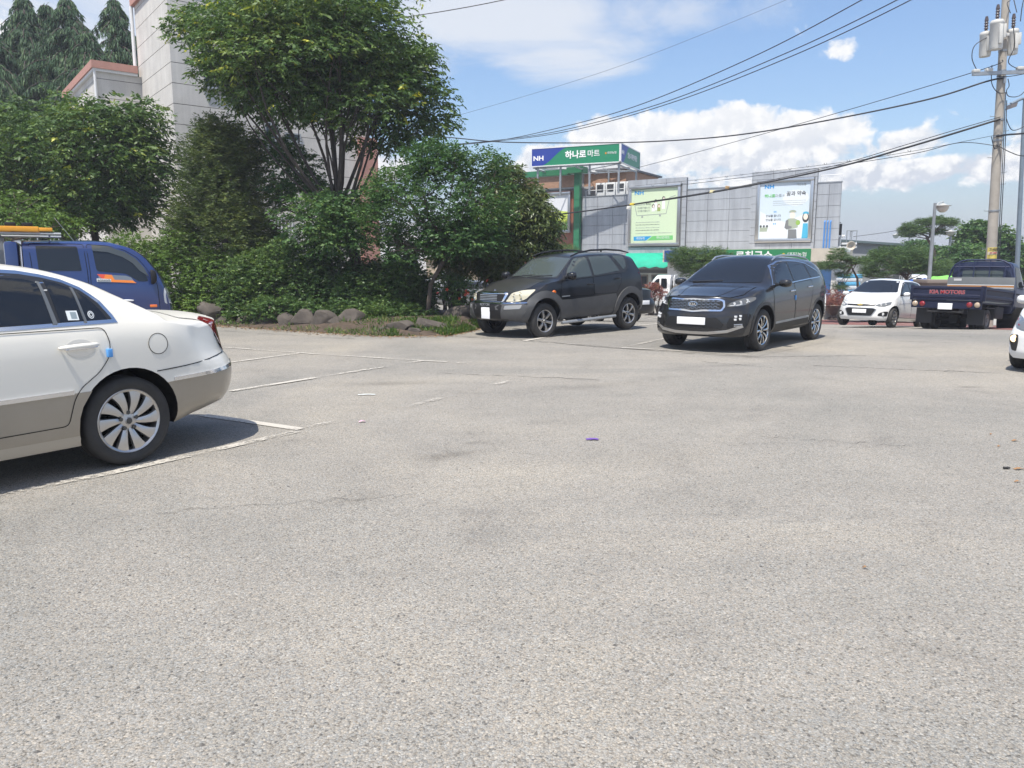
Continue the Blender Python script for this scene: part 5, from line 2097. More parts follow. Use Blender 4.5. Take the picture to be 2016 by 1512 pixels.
    def text_on(s, body, size, view, a, b, m, extr=.004, sx=1.0, off=.008, parent=None, bold=0.0):
        p, n = s.hit(view, a, b)
        if view == 'F':
            X, Nn = Vector((0, 1, 0)), Vector((1, 0, 0))
        elif view == 'B':
            X, Nn = Vector((0, -1, 0)), Vector((-1, 0, 0))
        elif view == 'L':
            X, Nn = Vector((-1, 0, 0)), Vector((0, 1, 0))
        else:
            X, Nn = Vector((1, 0, 0)), Vector((0, -1, 0))
        Z = Vector((0, 0, 1))
        q = p + Nn * off
        M = Matrix(((X.x, Z.x, Nn.x, q.x), (X.y, Z.y, Nn.y, q.y), (X.z, Z.z, Nn.z, q.z), (0, 0, 0, 1)))
        return lettering(body, size, M, m, parent or s.root, "lettering", extr, sx=sx, bold=bold)


def make_wheel(W, sg, R, rr, width, style, rim_m):
    """tyre and rim about the y axis; the outer face looks along sg*y"""
    w2 = width / 2
    so = sg
    prof = [(rr * .97, -w2 * .80), (rr * 1.06, -w2 * .92), ((R + rr) / 2, -w2 * 1.02), (R * .955, -w2 * .92), (R * .99, -w2 * .74), (R, -w2 * .5)]
    prof += [(R, -w2 * .17), (R - .009, -w2 * .16), (R - .009, -w2 * .10), (R, -w2 * .09), (R, w2 * .09), (R - .009, w2 * .10), (R - .009, w2 * .16), (R, w2 * .17)]
    prof += [(R, w2 * .5), (R * .99, w2 * .74), (R * .955, w2 * .92), ((R + rr) / 2, w2 * 1.02), (rr * 1.06, w2 * .92), (rr * .97, w2 * .80)]
    MB().lathe(prof, 48, 'y').build("tyre", M_RUBBER, W, angle=50)
    rim = MB()
    o = so * w2
    rim.lathe([(rr * .90, -o * .7), (rr * .90, o * .55), (rr * .925, o * .80), (rr * .99, o * .90), (rr * 1.01, o * .86), (rr * 1.0, o * .70)], 48, 'y', 0)
    rim.lathe([(0, o * .22), (rr * .9, o * .10)], 32, 'y', 1)                       # dark brake side
    rim.lathe([(rr * .56, o * .30), (rr * .56, o * .24)], 24, 'y', 1)
    rim.lathe([(0.0, o * .80), (rr * .10, o * .80), (rr * .12, o * .74), (rr * .24, o * .70), (rr * .30, o * .52), (rr * .28, o * .28)], 32, 'y', 0)
    n, wi, wo, twist, bow = style['n'], style['wi'], style['wo'], style.get('twist', 0), style.get('bow', .08)
    for k in range(n):
        a0 = 2 * math.pi * k / n + style.get('rot', 0)
        vs = []
        K = 7
        for i in range(K):
            t = i / (K - 1)
            r = rr * (.22 + .72 * t)
            hw = (wi * (1 - t) + wo * t) * rr * (1 + style.get('waist', 0) * -math.sin(t * math.pi))
            ang = a0 + twist * (t ** 1.3) * -so
            yo = o * (.66 + bow * math.sin(t * math.pi) + .12 * t)
            c, s_ = math.cos(ang), math.sin(ang)
            for (dx, dy) in ((-hw, -.020 * so), (-hw * .86, .0), (0, .008 * so), (hw * .86, 0), (hw, -.020 * so), (hw * .7, -.045 * so), (-hw * .7, -.045 * so)):
                vs.append((c * r - s_ * dx, yo + dy, s_ * r + c * dx))
        m = 7
        fs = [(i * m + j, i * m + (j + 1) % m, (i + 1) * m + (j + 1) % m, (i + 1) * m + j) for i in range(K - 1) for j in range(m)]
        rim.add(vs, fs, 0, True)
    nb = style.get('bolts', 5)
    for k in range(nb):
        a = 2 * math.pi * k / nb + .3
        c, s_ = math.cos(a) * rr * .26, math.sin(a) * rr * .26
        rim.lathe([(0, o * .80), (.015, o * .80), (.016, o * .56)], 8, 'y', 2, Matrix.Translation((c, 0, s_)))
    rim.lathe([(0, o * .80 + .002 * so), (rr * .095, o * .80 + .002 * so)], 16, 'y', 2)
    rim.build("rim", [rim_m, M_WELL, mat("wheel_nut", (.09, .09, .09), .4, metal=.7)], W)
# ---------------- white sedan, large at the left
M_PEARL = mat("pearl_white_paint", (0.70, 0.68, 0.62), 0.34, coat=.45, spec=.35)
M_TAN = mat("tan_grey_paint", (0.32, 0.283, 0.228), 0.38, metal=.25, coat=.6, var=.05)
SED = dict(
    tail_mat=([(-2.7, .62), (-2.3, .612), (-1.70, .592)], mat("tan_grey_paint", (0.32, 0.283, 0.228), 0.38, metal=.25, coat=.6, var=.05)),
    gap=.0055, gap_off=.0045, low_mat=(.33, mat("sill_tan_paint", (.40, .36, .30), .4, coat=.5)),
    xf=2.46, xr=-2.66, x0f=1.5, x0r=-1.75, axles=(1.47, -1.44), track=.765, rt=.335, arch=.385, arch_up=.02, r=.16,
    top=[(-2.66, 1.05), (-2.5, 1.085), (-2.2, 1.105), (-2.02, 1.118), (-1.90, 1.132), (-1.80, 1.165), (-1.6, 1.275), (-1.35, 1.405), (-1.05, 1.49), (-.6, 1.53), (-.2, 1.52), (.1, 1.475), (.6, 1.25), (.95, 1.09), (1.1, 1.055), (1.7, .99), (2.3, .86), (2.46, .80)],
    belt=[(-2.66, .97), (-2.3, 1.015), (-1.8, 1.055), (-1.2, 1.07), (-.5, 1.06), (.5, 1.03), (1.2, .99), (2.0, .90), (2.46, .74)],
    w=[(-2.66, .80), (-2.35, .865), (-1.9, .90), (-1.4, .91), (0, .915), (1.4, .905), (2.1, .86), (2.46, .79)],
    lo=[(-2.66, .36), (-2.3, .31), (-1.75, .25), (-1, .21), (1.5, .21), (2.1, .2), (2.46, .24)],
    tumble=[(-2.66, .5), (-1.9, .62), (-1.2, .46), (0, .40), (1, .42), (2.46, .5)], crown=[(-2.66, .08), (-1.9, .075), (-1.2, .07), (0, .06), (1, .05), (2.46, .05)],
    nose=[(.2, .1), (.5, 0), (.8, .04)], nose_k=[(.2, .3), (.8, .45)], nose_n=3,
    tail=[(.3, .22), (.36, .10), (.45, .03), (.60, .0), (.68, .01), (.76, .06), (.9, .075), (1.0, .09), (1.06, .10)], tail_k=[(.3, .34), (.62, .34), (.72, .40), (.9, .52), (1.06, .60)], tail_n=3.6,
    side=[(0, -.07), (.08, -.03), (.25, -.008), (.45, 0), (.75, -.004), (.92, -.018), (1, -.045)])
car = Car("white_sedan", "white sedan with tan lower panels filling the left picture edge", "car", (-4.39, 4.94, 0), -146, 0, SED, M_PEARL)
SDN = car
# lower tan panels
car.drape("lower_cladding", [(-1.055, .295), (-1.06, .42), (-1.085, .50), (-1.155, .605), (1.0, .58), (1.05, .295)], 'L', M_TAN, .004)
car.strip("chrome_strip", [(-1.02, .612), (-.3, .604), (.9, .592)], .03, 'L', M_CHROME, .014, thick=.016)
car.strip("chrome_strip", [(-1.80, .615), (-2.2, .628), (-2.58, .652)], .028, 'L', M_CHROME, .014, thick=.016)
car.drape("bumper", [(-1.74, .60), (-1.66, .68), (-1.9, .70), (-2.3, .735), (-2.62, .75), (-2.64, .655), (-2.2, .62)], 'L', M_PEARL, .003)
car.strip("panel_gap", [(-1.66, .692), (-1.9, .708), (-2.3, .742), (-2.55, .757)], .006, 'L', M_GAP, .006)
# rear side window and doors
rear_door = [(-1.285, 1.045), (-1.315, .93), (-1.295, .83), (-1.22, .735), (-1.08, .635), (-1.03, .56), (-.98, .38), (-.1, .37), (-.12, 1.045)]
car.door(rear_door, handle=None, r=.04)
car.door([(-.1, .37), (.9, .36), (1.0, .6), (1.02, 1.0), (-.12, 1.045)], r=.04)
win_out = [(-1.405, 1.075), (-1.385, 1.13), (-1.325, 1.235), (-1.23, 1.33), (-1.12, 1.39), (-1.0, 1.425), (-.86, 1.452), (-.6, 1.47), (-.2, 1.468), (.1, 1.43), (.45, 1.28), (.88, 1.045), (0, 1.058), (-.7, 1.064)]
car.drape("window_chrome", win_out, 'L', M_CHROME, .004, step=.05)


def inset(poly, d):
    P = [Vector((p[0], p[1])) for p in poly]
    A = sum(P[i - 1].cross(P[i]) if hasattr(P[i - 1], 'cross') else 0 for i in range(len(P)))
    A = sum(P[i - 1].x * P[i].y - P[i].x * P[i - 1].y for i in range(len(P)))
    sg = 1 if A > 0 else -1
    out = []
    n = len(P)
    for i in range(n):
        a, b, c = P[i - 1], P[i], P[(i + 1) % n]
        d1, d2 = (b - a).normalized(), (c - b).normalized()
        n1, n2 = Vector((-d1.y, d1.x)) * sg, Vector((-d2.y, d2.x)) * sg
        m = (n1 + n2)
        if m.length < 1e-4:
            m = n1
        m.normalize()
        k = d / max(.4, m.dot(n1))
        out.append(tuple(b + m * k))
    return out


M_TRIMD = mat("window_trim_dark", (.018, .019, .021), .4)
M_PILLAR = mat("pillar_grey", (.10, .11, .12), .35, coat=.5)
car.drape("window_surround", inset(win_out, .026), 'L', M_TRIMD, .006, step=.05)
glass_rear = [(-.975, 1.095), (-.945, 1.365), (-.86, 1.392), (-.6, 1.412), (-.1, 1.412), (-.08, 1.09)]
gq = [(-1.335, 1.10), (-1.30, 1.17), (-1.235, 1.26), (-1.17, 1.315), (-1.185, 1.10)]
gm = [(-1.165, 1.10), (-1.145, 1.325), (-1.06, 1.365), (-.985, 1.385), (-1.005, 1.10)]
car.drape("side_window", glass_rear, 'L', M_GLASS, .008, .0, .06)
car.drape("side_window", gm, 'L', M_GLASS, .008, 0, .05)
car.drape("quarter_window", gq, 'L', M_GLASS, .008, 0, .05)
car.drape("side_window", [(-.02, 1.09), (-.02, 1.41), (.08, 1.39), (.40, 1.24), (.70, 1.08)], 'L', M_GLASS, .008, 0, .06)
car.drape("window_pillar", [(-.985, 1.085), (-.955, 1.37), (-.935, 1.375), (-.955, 1.085)], 'L', M_PILLAR, .011, 0, .05)
car.drape("window_pillar", [(-1.185, 1.085), (-1.165, 1.325), (-1.148, 1.333), (-1.168, 1.085)], 'L', M_PILLAR, .011, 0, .05)
car.drape("windshield", [(-.70, 1.12), (-.57, 1.46), (-.2, 1.49), (.2, 1.49), (.57, 1.46), (.70, 1.12)], 'F', M_GLASS, .005, .04)
car.drape("rear_window", [(-1.82, -.58), (-1.38, -.52), (-1.35, 0), (-1.38, .52), (-1.82, .58), (-1.85, 0)], 'T', M_GLASS, .005, .06)
# stickers on the window
car.drape("window_sticker", [(-1.135, 1.105), (-1.135, 1.17), (-1.06, 1.172), (-1.06, 1.107)], 'L', mat("sticker_white", (.62, .66, .68), .4), .0105, 0, .05, mirror=False)
car.drape("window_sticker", [(-1.125, 1.115), (-1.125, 1.16), (-1.085, 1.162), (-1.085, 1.117)], 'L', mat("sticker_grey", (.22, .27, .30), .4), .012, 0, .05, mirror=False)
for rr_, mm_, oo in ((.027, mat("sticker_white", (.62, .66, .68), .4), .0105), (.021, M_GLASS, .0115), (.016, mat("sticker_white", (.62, .66, .68), .4), .0125), (.010, M_GLASS, .0135)):
    car.drape("round_sticker", [(-1.226 + rr_ * .8 * math.cos(t * .4488), 1.137 + rr_ * math.sin(t * .4488)) for t in range(14)], 'L', mm_, oo, 0, .05, mirror=False)
# fuel flap, tail lamp, boot
fl = [(-1.685 + .078 * math.cos(t * .2618), .90 + .078 * math.sin(t * .2618)) for t in range(24)]
fo = car.drape("fuel_flap", fl, 'L', M_PEARL, .003, 0, .04, mirror=False)[0]
car.drape_one_strip("panel_gap", fl, .005, 'L', M_GAP, .0045, fo)
tl = [(-2.21, 1.045), (-2.31, .99), (-2.385, .91), (-2.45, .82), (-2.495, .755), (-2.555, .765), (-2.56, .86), (-2.52, .96), (-2.43, 1.03), (-2.32, 1.06)]
car.drape("tail_lamp", tl, 'L', M_RED, .005, .02, .03)
car.drape("tail_lamp", [(-.58, .79), (-.58, .98), (-.35, 1.0), (-.32, .8)], 'B', M_RED, .005, .03, .05)
car.drape("tail_lamp", [(.58, .79), (.58, .98), (.35, 1.0), (.32, .8)], 'B', M_RED, .005, .03, .05)
boot = car.drape("boot_lid", [(-2.0, -.66), (-2.42, -.62), (-2.56, -.45), (-2.58, 0), (-2.56, .45), (-2.42, .62), (-2.0, .66), (-2.03, 0)], 'T', M_PEARL, .004, .05, .08)[0]
car.drape_one_strip("panel_gap", round_poly([(-2.0, -.66), (-2.42, -.62), (-2.56, -.45), (-2.58, 0), (-2.56, .45), (-2.42, .62), (-2.0, .66), (-2.03, 0)], .05), .01, 'T', M_GAP, .0055, boot)
car.plate('B', 0, .86, .335, .155)
# handle over a flat patch; the dish's shade is put into its colour
for o in [q for q in car.root.children if q.name.startswith("door")][:1]:
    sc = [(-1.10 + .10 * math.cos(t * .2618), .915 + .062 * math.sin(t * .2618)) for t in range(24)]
    car.drape("handle_recess_shade", sc, 'L', mat("recess_shade_paint", (.56, .55, .52), .45, coat=.4), .0042, 0, .04, o, mirror=False)
    p, n = car.hit('L', -1.09, .928)
    mb = MB()
    pts = [p + Vector((t * .135, 0, -.004 * t)) + n * (.012 + .034 * (1 - abs(t) ** 5)) for t in np.linspace(-1, 1, 11)]
    mb.tube(pts, [.010, .016, .018, .019, .0195, .0195, .0195, .019, .018, .016, .010], 10)
    mb.build("handle", M_PEARL, o)
    mb = MB()
    mb.tube([q + Vector((0, 0, -.014)) + n * .008 for q in pts[1:-1]], .007, 8)
    mb.build("handle_trim", M_CHROME, o)
    p, n = car.hit('L', -1.297, .865)
    MB().cbox((-.018, -.008, -.03), (.018, .03, .03), .006, 0, Matrix.Translation(p)).build("edge_guard", mat("blue_foam", (.10, .32, .70), .7), o)
car.wheels(dict(n=10, wi=.075, wo=.225, twist=.14, bow=.10, rot=.1, waist=.10), .24, .225)
car.mirror(.72, .86, 1.08, .12, .15, .22)
# head lamps and grille for the far end
car.drape("headlight", [(.52, .62), (.55, .76), (.82, .78), (.84, .66)], 'F', M_WHITEL, .004, .04)
car.drape("headlight", [(-.52, .62), (-.55, .76), (-.82, .78), (-.84, .66)], 'F', M_WHITEL, .004, .04)
car.drape("grille", [(-.40, .56), (-.45, .77), (.45, .77), (.40, .56)], 'F', M_CHROME, .006, .04)

# ---------------- black off-roader with grey cladding
M_BLACKP = mat("dusty_black_paint", (0.010, 0.011, 0.014), 0.30, coat=.35, spec=.35)
M_DUST = mat("dusty_bonnet_paint", (0.030, 0.030, 0.028), 0.38, coat=.35, var=.25, vscale=3)
M_CLAD = mat("grey_cladding", (0.074, 0.075, 0.077), 0.5, var=.14, vscale=4)
M_GLASS_L = mat("clear_tinted_glass", (0.055, 0.068, 0.066), 0.04, spec=.6)
M_FOG = mat("clouded_lens", (.26, .265, .27), .15, coat=1.0)
M_LAMPY = mat("yellowed_lens", (0.50, 0.47, 0.36), 0.18, coat=1.0)
REX = dict(
    xf=2.30, xr=-2.12, x0f=1.35, x0r=-1.30, axles=(1.41, -1.41), track=.775, rt=.375, arch=.45, arch_up=.03, r=.13,
    top=[(-2.12, 1.74), (-1.7, 1.775), (-1.2, 1.80), (-.5, 1.80), (0, 1.765), (.28, 1.69), (.62, 1.47), (.98, 1.265), (1.12, 1.24), (1.6, 1.16), (2.05, 1.05), (2.30, .99)],
    belt=[(-2.12, 1.36), (-1.3, 1.335), (-.3, 1.27), (.7, 1.215), (1.2, 1.16), (1.8, 1.04), (2.30, .90)],
    w=[(-2.12, .885), (-1.4, .93), (0, .935), (1.3, .925), (1.9, .90), (2.30, .84)],
    lo=[(-2.12, .46), (-1.6, .42), (-.8, .40), (1, .37), (1.8, .37), (2.30, .40)],
    tumble=[(-2.12, .30), (0, .34), (1, .36), (2.30, .7)], crown=[(-2.12, .06), (0, .06), (1, .06), (1.6, .09), (2.30, .06)],
    nose=[(.38, .14), (.48, .04), (.66, 0), (.76, .02), (.80, .09), (.95, .11), (1.05, .2)], nose_k=[(.4, .30), (.75, .34), (.8, .42), (1.0, .50)], nose_n=3.2,
    tail=[(.4, .05), (.6, 0), (.95, .0), (1.3, .06), (1.5, .22), (1.75, .42), (1.80, .48)], tail_k=[(.4, .2), (1.3, .22), (1.75, .22)], tail_n=4)
car = Car("black_offroader", "dusty black off-roader with grey cladding and roof rails by the boulders", "car", (1.12, 17.75, 0.0), -133.4, -1.0, REX, M_BLACKP)
car.drape("lower_cladding", [(1.02, .40), (.97, .62), (.93, .80), (.6, .80), (-.3, .835), (-.86, .865), (-.94, .70), (-.98, .44), (0, .40)], 'L', M_CLAD, .010)
for (cx, nm) in ((1.41, "wheel_arch"), (-1.41, "wheel_arch")):
    pl = []
    for i in range(17):
        t = rad(192 - 204 * i / 16)
        pl.append((cx + .455 * math.cos(t), .405 + .455 * math.sin(t)))
    for i in range(17):
        t = rad(-14 + 208 * i / 16)
        pl.append((cx + .585 * math.cos(t), .43 + .575 * math.sin(t)))
    car.drape(nm, pl, 'L', M_CLAD, .030, 0, .06, thick=.04)
fb = [(1.93, .40), (1.97, .60), (1.90, .74), (2.08, .755), (2.4, .76), (2.4, .46), (2.1, .39)]
car.drape("bumper", fb, 'L', M_CLAD, .012)
car.drape("bumper", [(-.80, .44), (-.82, .755), (-.46, .75), (-.40, .46)], 'F', M_CLAD, .014)
car.drape("bumper", [(.80, .44), (.82, .755), (.46, .75), (.40, .46)], 'F', M_CLAD, .014)
car.drape("bumper_intake", [(-.44, .44), (-.47, .75), (.47, .75), (.44, .44)], 'F', M_BLACK, .006)
car.strip("bumper_trim", [(-.86, .768), (0, .768), (.86, .768)], .022, 'F', M_CHROME, .016, thick=.02)
car.text_on("REXTON", .075, 'F', 0, .735, M_STEEL, off=.03)
car.drape("fog_lamp", [(.50, .645), (.52, .72), (.80, .735), (.78, .655)], 'F', M_FOG, .020, .02)
car.drape("fog_lamp", [(-.50, .645), (-.52, .72), (-.80, .735), (-.78, .655)], 'F', M_FOG, .020, .02)
car.drape("grille_surround", [(-.42, .79), (-.50, .97), (-.3, .995), (.3, .995), (.50, .97), (.42, .79)], 'F', M_CHROME, .010, .03)
car.drape("grille", [(-.38, .80), (-.44, .955), (.44, .955), (.38, .80)], 'F', M_BLACK, .014, .02)
for i in range(4):
    z = .825 + .034 * i
    w = .26
    car.strip("grille_bar", [(-w, z), (w, z)], .017, 'F', M_STEEL, .024, thick=.012)
hl = [(.47, .80), (.56, .985), (.62, 1.02), (.80, 1.035), (.815, .98), (.78, .86), (.70, .80)]
for sg in (1, -1):
    h = car.drape("headlight", [(y * sg, z) for y, z in hl], 'F', M_LAMPY, .010, .03, .04)[0]
    for (y, z, r_) in ((.60, .875, .048), (.69, .90, .05), (.66, .97, .03)):
        p, n = car.hit('F', y * sg, z)
        Mx = Matrix.Translation(p + Vector((.012, 0, 0)))
        MB().lathe([(0, .004), (r_ * .5, .006), (r_, .012), (r_ * 1.1, .0)], 18, 'x', 0, Mx).build("reflector", mat("lamp_reflector", (.8, .78, .66), .1, metal=.8), h)
car.drape("bonnet", [(1.18, -.66), (1.6, -.66), (2.0, -.56), (2.16, -.4), (2.2, 0), (2.16, .4), (2.0, .56), (1.6, .66), (1.18, .66), (1.1, 0)], 'T', M_DUST, .005, .05, .09)
mb = MB()
p, n = car.hit('T', 2.02, 0)
mb.lathe([(0, .012), (.035, .01), (.045, 0)], 16, 'z', 0, Matrix.Translation(p))
mb.build("badge", M_CHROME, car.root)
car.drape("windshield_surround", [(-.75, 1.25), (-.60, 1.70), (0, 1.735), (.60, 1.70), (.75, 1.25), (0, 1.24)], 'F', M_TRIMD, .003, .04)
car.drape("windshield", [(-.70, 1.275), (-.575, 1.665), (0, 1.70), (.575, 1.665), (.70, 1.275), (0, 1.265)], 'F', M_GLASS_L, .006, .04)
for (a, b) in (((-.62, 1.262), (-.02, 1.30)), ((-.02, 1.262), (.55, 1.30))):
    car.strip("wiper", [a, b], .014, 'F', M_BLACK, .016, thick=.012)
MB().add([Vector(car.hit('F', y, z)[0]) + Vector((.008, 0, 0)) for y, z in ((-.25, 1.285), (.35, 1.285), (.30, 1.32), (-.1, 1.325))], [(0, 1, 2, 3)]).build("dashboard_paper", mat("paper_white", (.7, .74, .72), .5), car.root)
car.drape("window_surround", [(.88, 1.21), (.62, 1.46), (.33, 1.655), (.1, 1.70), (-.9, 1.735), (-1.36, 1.73), (-1.42, 1.6), (-1.40, 1.44), (-1.25, 1.34), (-.3, 1.265)], 'L', M_TRIMD, .003, .03, .06)
fd = [(.98, .44), (1.0, .80), (.90, 1.19), (-.10, 1.25), (-.10, .44)]
rd = [(-.11, .44), (-.11, 1.25), (-1.10, 1.32), (-1.06, 1.1), (-.90, .9), (-.88, .44)]
car.door([(p[0], max(p[1], .86)) for p in fd], handle=(.02, 1.10), r=.03, hsize=(.22, .035))
car.door([(p[0], max(p[1], .88)) for p in rd], handle=(-.94, 1.20), r=.03, hsize=(.22, .035))
car.drape("side_window", [(.76, 1.235), (.58, 1.43), (.32, 1.625), (.22, 1.665), (-.04, 1.685), (-.08, 1.275)], 'L', M_GLASS_L, .007, .03)
car.drape("side_window", [(-.16, 1.285), (-.13, 1.69), (-.80, 1.715), (-1.05, 1.375)], 'L', M_GLASS_L, .007, .03)
car.drape("quarter_window", [(-.93, 1.71), (-1.30, 1.715), (-1.34, 1.6), (-1.32, 1.47), (-1.21, 1.39)], 'L', M_GLASS_L, .007, .05)
car.drape("rear_window", [(-.60, 1.36), (-.5, 1.68), (.5, 1.68), (.60, 1.36)], 'B', M_GLASS, .005, .05)
car.drape("tail_lamp", [(.70, .98), (.70, 1.32), (.86, 1.33), (.88, .98)], 'B', M_RED, .005, .03)
car.drape("tail_lamp", [(-.70, .98), (-.70, 1.32), (-.86, 1.33), (-.88, .98)], 'B', M_RED, .005, .03)
car.drape("bumper", [(-.86, .48), (-.86, .9), (.86, .9), (.86, .48)], 'B', M_CLAD, .012)
car.drape("bumper", [(-1.80, .90), (-1.98, .62), (-1.96, .48), (-2.3, .5), (-2.3, .92)], 'L', M_CLAD, .012)
p, n = car.hit('L', 1.17, .97)
MB().lathe([(0, .025), (.028, .02), (.04, 0)], 12, 'y', 0, Matrix.Translation(p) @ Matrix.Scale(1.5, 4, (1, 0, 0))).build("side_indicator", M_AMBER, car.root)
car.strip("emblem_script", [(.93, .87), (.70, .875)], .022, 'L', M_STEEL, .008)
mb = MB()
for sg in (1, -1):
    mb.tube([(.95, sg * .93, .31), (-.85, sg * .93, .35)], .035, 8)
    for x in (.5, -.4):
        mb.tube([(x, sg * .6, .36), (x, sg * .93, .32)], .02, 6)
mb.build("side_step", M_STEEL, car.root)
mb = MB()
for sg in (1, -1):
    pts = [(.30, sg * .60, 1.715), (.05, sg * .60, 1.79), (-.35, sg * .60, 1.84), (-.9, sg * .60, 1.855), (-1.4, sg * .60, 1.835), (-1.72, sg * .60, 1.78)]
    mb.tube(pts, [.016, .02, .022, .022, .02, .014], 8)
    mb.tube([(-.72, sg * .60, 1.80), (-.72, sg * .60, 1.85)], .022, 8)
mb.build("roof_rail", M_BLACK, car.root)
car.mirror(.74, .92, 1.30, .13, .17, .22, M_BLACKP)
car.plate('F', 0, .56, .26, .24)
car.wheels(dict(n=6, wi=.11, wo=.15, twist=0, bow=.1, rot=.26, waist=.1), .235, .245)

# ---------------- dark grey SUV
M_GREYP = mat("graphite_paint", (0.017, 0.0172, 0.019), 0.25, metal=.2, coat=.7, spec=.4)
SOR = dict(
    xf=2.36, xr=-2.44, x0f=1.40, x0r=-1.45, axles=(1.39, -1.39), track=.80, rt=.37, arch=.42, arch_up=.025, r=.14,
    top=[(-2.44, 1.58), (-2.0, 1.60), (-1.5, 1.655), (-.8, 1.70), (-.1, 1.71), (.2, 1.685), (.45, 1.60), (.8, 1.42), (1.2, 1.19), (1.32, 1.155), (1.7, 1.11), (2.1, 1.03), (2.36, .975)],
    belt=[(-2.44, 1.22), (-1.5, 1.235), (-.8, 1.20), (.3, 1.14), (1.1, 1.09), (1.8, 1.00), (2.36, .87)],
    w=[(-2.44, .86), (-1.9, .93), (-1.3, .95), (0, .945), (1.3, .945), (1.9, .915), (2.36, .86)],
    lo=[(-2.44, .38), (-1.8, .33), (-.9, .30), (1, .28), (1.8, .27), (2.36, .28)],
    tumble=[(-2.44, .34), (-1.2, .40), (0, .42), (1, .44), (2.36, .7)], crown=[(-2.44, .06), (0, .07), (1, .05), (1.7, .06), (2.36, .05)],
    nose=[(.26, .10), (.34, .01), (.5, .0), (.66, .02), (.72, .05), (.95, .10), (1.0, .16)], nose_k=[(.3, .34), (.7, .38), (.95, .5)], nose_n=3,
    tail=[(.36, .1), (.5, .0), (.9, .03), (1.1, .06), (1.25, .14), (1.55, .46), (1.6, .5)], tail_k=[(.4, .32), (1.2, .36), (1.6, .3)], tail_n=3)
car = Car("grey_suv", "graphite grey SUV with a mesh grille facing out of its bay", "car", (4.63, 15.2, 0), -140.3, 0, SOR, M_GREYP)
car.drape("sill_cladding", [(.98, .30), (.95, .40), (.90, .46), (-.80, .50), (-.92, .36), (-.9, .31)], 'L', M_BLACK, .006)
car.strip("sill_trim", [(.88, .475), (-.80, .515)], .035, 'L', M_STEEL, .012)
for cx in (1.39, -1.39):
    pl = []
    for i in range(15):
        t = rad(194 - 208 * i / 14)
        pl.append((cx + .425 * math.cos(t), .395 + .425 * math.sin(t)))
    for i in range(15):
        t = rad(-13 + 206 * i / 14)
        pl.append((cx + .475 * math.cos(t), .395 + .475 * math.sin(t)))
    car.drape("wheel_arch", pl, 'L', mat("satin_black", (.022, .023, .025), .4), .010, 0, .06, thick=.02)
wo = [(.98, 1.145), (.80, 1.34), (.58, 1.50), (.30, 1.585), (-.10, 1.60), (-.55, 1.595), (-.95, 1.555), (-1.40, 1.42), (-1.62, 1.30), (-1.5, 1.27), (-.86, 1.235), (.26, 1.165)]
car.drape("window_chrome", wo, 'L', M_CHROME, .004, .02, .05)
car.drape("window_surround", inset(wo, .018), 'L', M_TRIMD, .006, .02, .05)
car.drape("side_window", [(.82, 1.185), (.70, 1.345), (.52, 1.465), (.28, 1.54), (.02, 1.558), (-.02, 1.205)], 'L', M_GLASS, .009, .02)
car.drape("side_window", [(-.08, 1.21), (-.05, 1.558), (-.55, 1.555), (-.80, 1.53), (-.93, 1.26)], 'L', M_GLASS, .009, .02)
car.drape("quarter_window", [(-1.0, 1.27), (-.86, 1.52), (-1.0, 1.495), (-1.38, 1.38), (-1.54, 1.30)], 'L', M_GLASS, .009, .02)
car.door([(.98, .47), (1.02, .8), (1.0, 1.12), (-.04, 1.18), (-.04, .48)], handle=(.10, 1.03), hm=M_CHROME, r=.05)
car.door([(-.05, .48), (-.05, 1.18), (-1.0, 1.23), (-.98, .95), (-.86, .72), (-.80, .5)], handle=(-.84, 1.09), hm=M_CHROME, r=.06)
o = [q for q in car.root.children if q.name.startswith("door")][0]
p, n = car.hit('L', -.03, .90)
MB().cbox((-.02, -.006, -.045), (.02, .018, .045), .006, 0, Matrix.Translation(p)).build("edge_guard", mat("blue_foam", (.10, .32, .70), .7), o)
car.drape("windshield", [(-.73, 1.20), (-.57, 1.605), (0, 1.635), (.57, 1.605), (.73, 1.20), (0, 1.185)], 'F', M_GLASS, .006, .04)
car.strip("wiper", [(-.60, 1.195), (.0, 1.215)], .016, 'F', M_BLACK, .016, thick=.012)
car.drape("bonnet", [(1.34, -.72), (1.8, -.70), (2.1, -.58), (2.2, -.35), (2.23, 0), (2.2, .35), (2.1, .58), (1.8, .70), (1.34, .72), (1.22, 0)], 'T', M_GREYP, .004, .05, .09)
car.strip("panel_gap", [(1.34, .72), (1.8, .70), (2.1, .58), (2.2, .35), (2.23, 0), (2.2, -.35), (2.1, -.58), (1.8, -.7), (1.34, -.72)], .010, 'T', M_GAP, .006)
for sg in (1, -1):
    car.strip("bonnet_crease", [(1.4, sg * .50), (1.8, sg * .44), (2.15, sg * .36)], .03, 'T', M_GREYP, .010, thick=.012)
gr = [(-.50, .72), (-.54, .80), (-.52, .905), (-.44, .935), (-.2, .925), (0, .935), (.2, .925), (.44, .935), (.52, .905), (.54, .80), (.50, .72), (.2, .715), (0, .695), (-.2, .715)]
car.drape("grille_surround", gr, 'F', M_CHROME, .014, .02, .05)
g = car.drape("grille", inset(gr, .028), 'F', M_BLACK, .018, .02, .05)[0]
polys = []
for j in range(7):
    z = .745 + .0265 * j
    for i in range(-6, 7):
        y = i * .078 + (.039 if j % 2 else 0)
        if abs(y) < .46:
            polys += [[(y - .030, z - .006), (y - .030, z + .0), (y - .02, z + .008), (y + .02, z + .008), (y + .030, z + .0), (y + .030, z - .006), (y + .02, z + .001), (y - .02, z + .001)]]
car.drape("grille_mesh", polys, 'F', mat("grille_silver", (.45, .46, .47), .25, metal=.9), .026, 0, .2, g, thick=.008)
bd = [(.085 * math.cos(t * .314), .835 + .042 * math.sin(t * .314)) for t in range(20)]
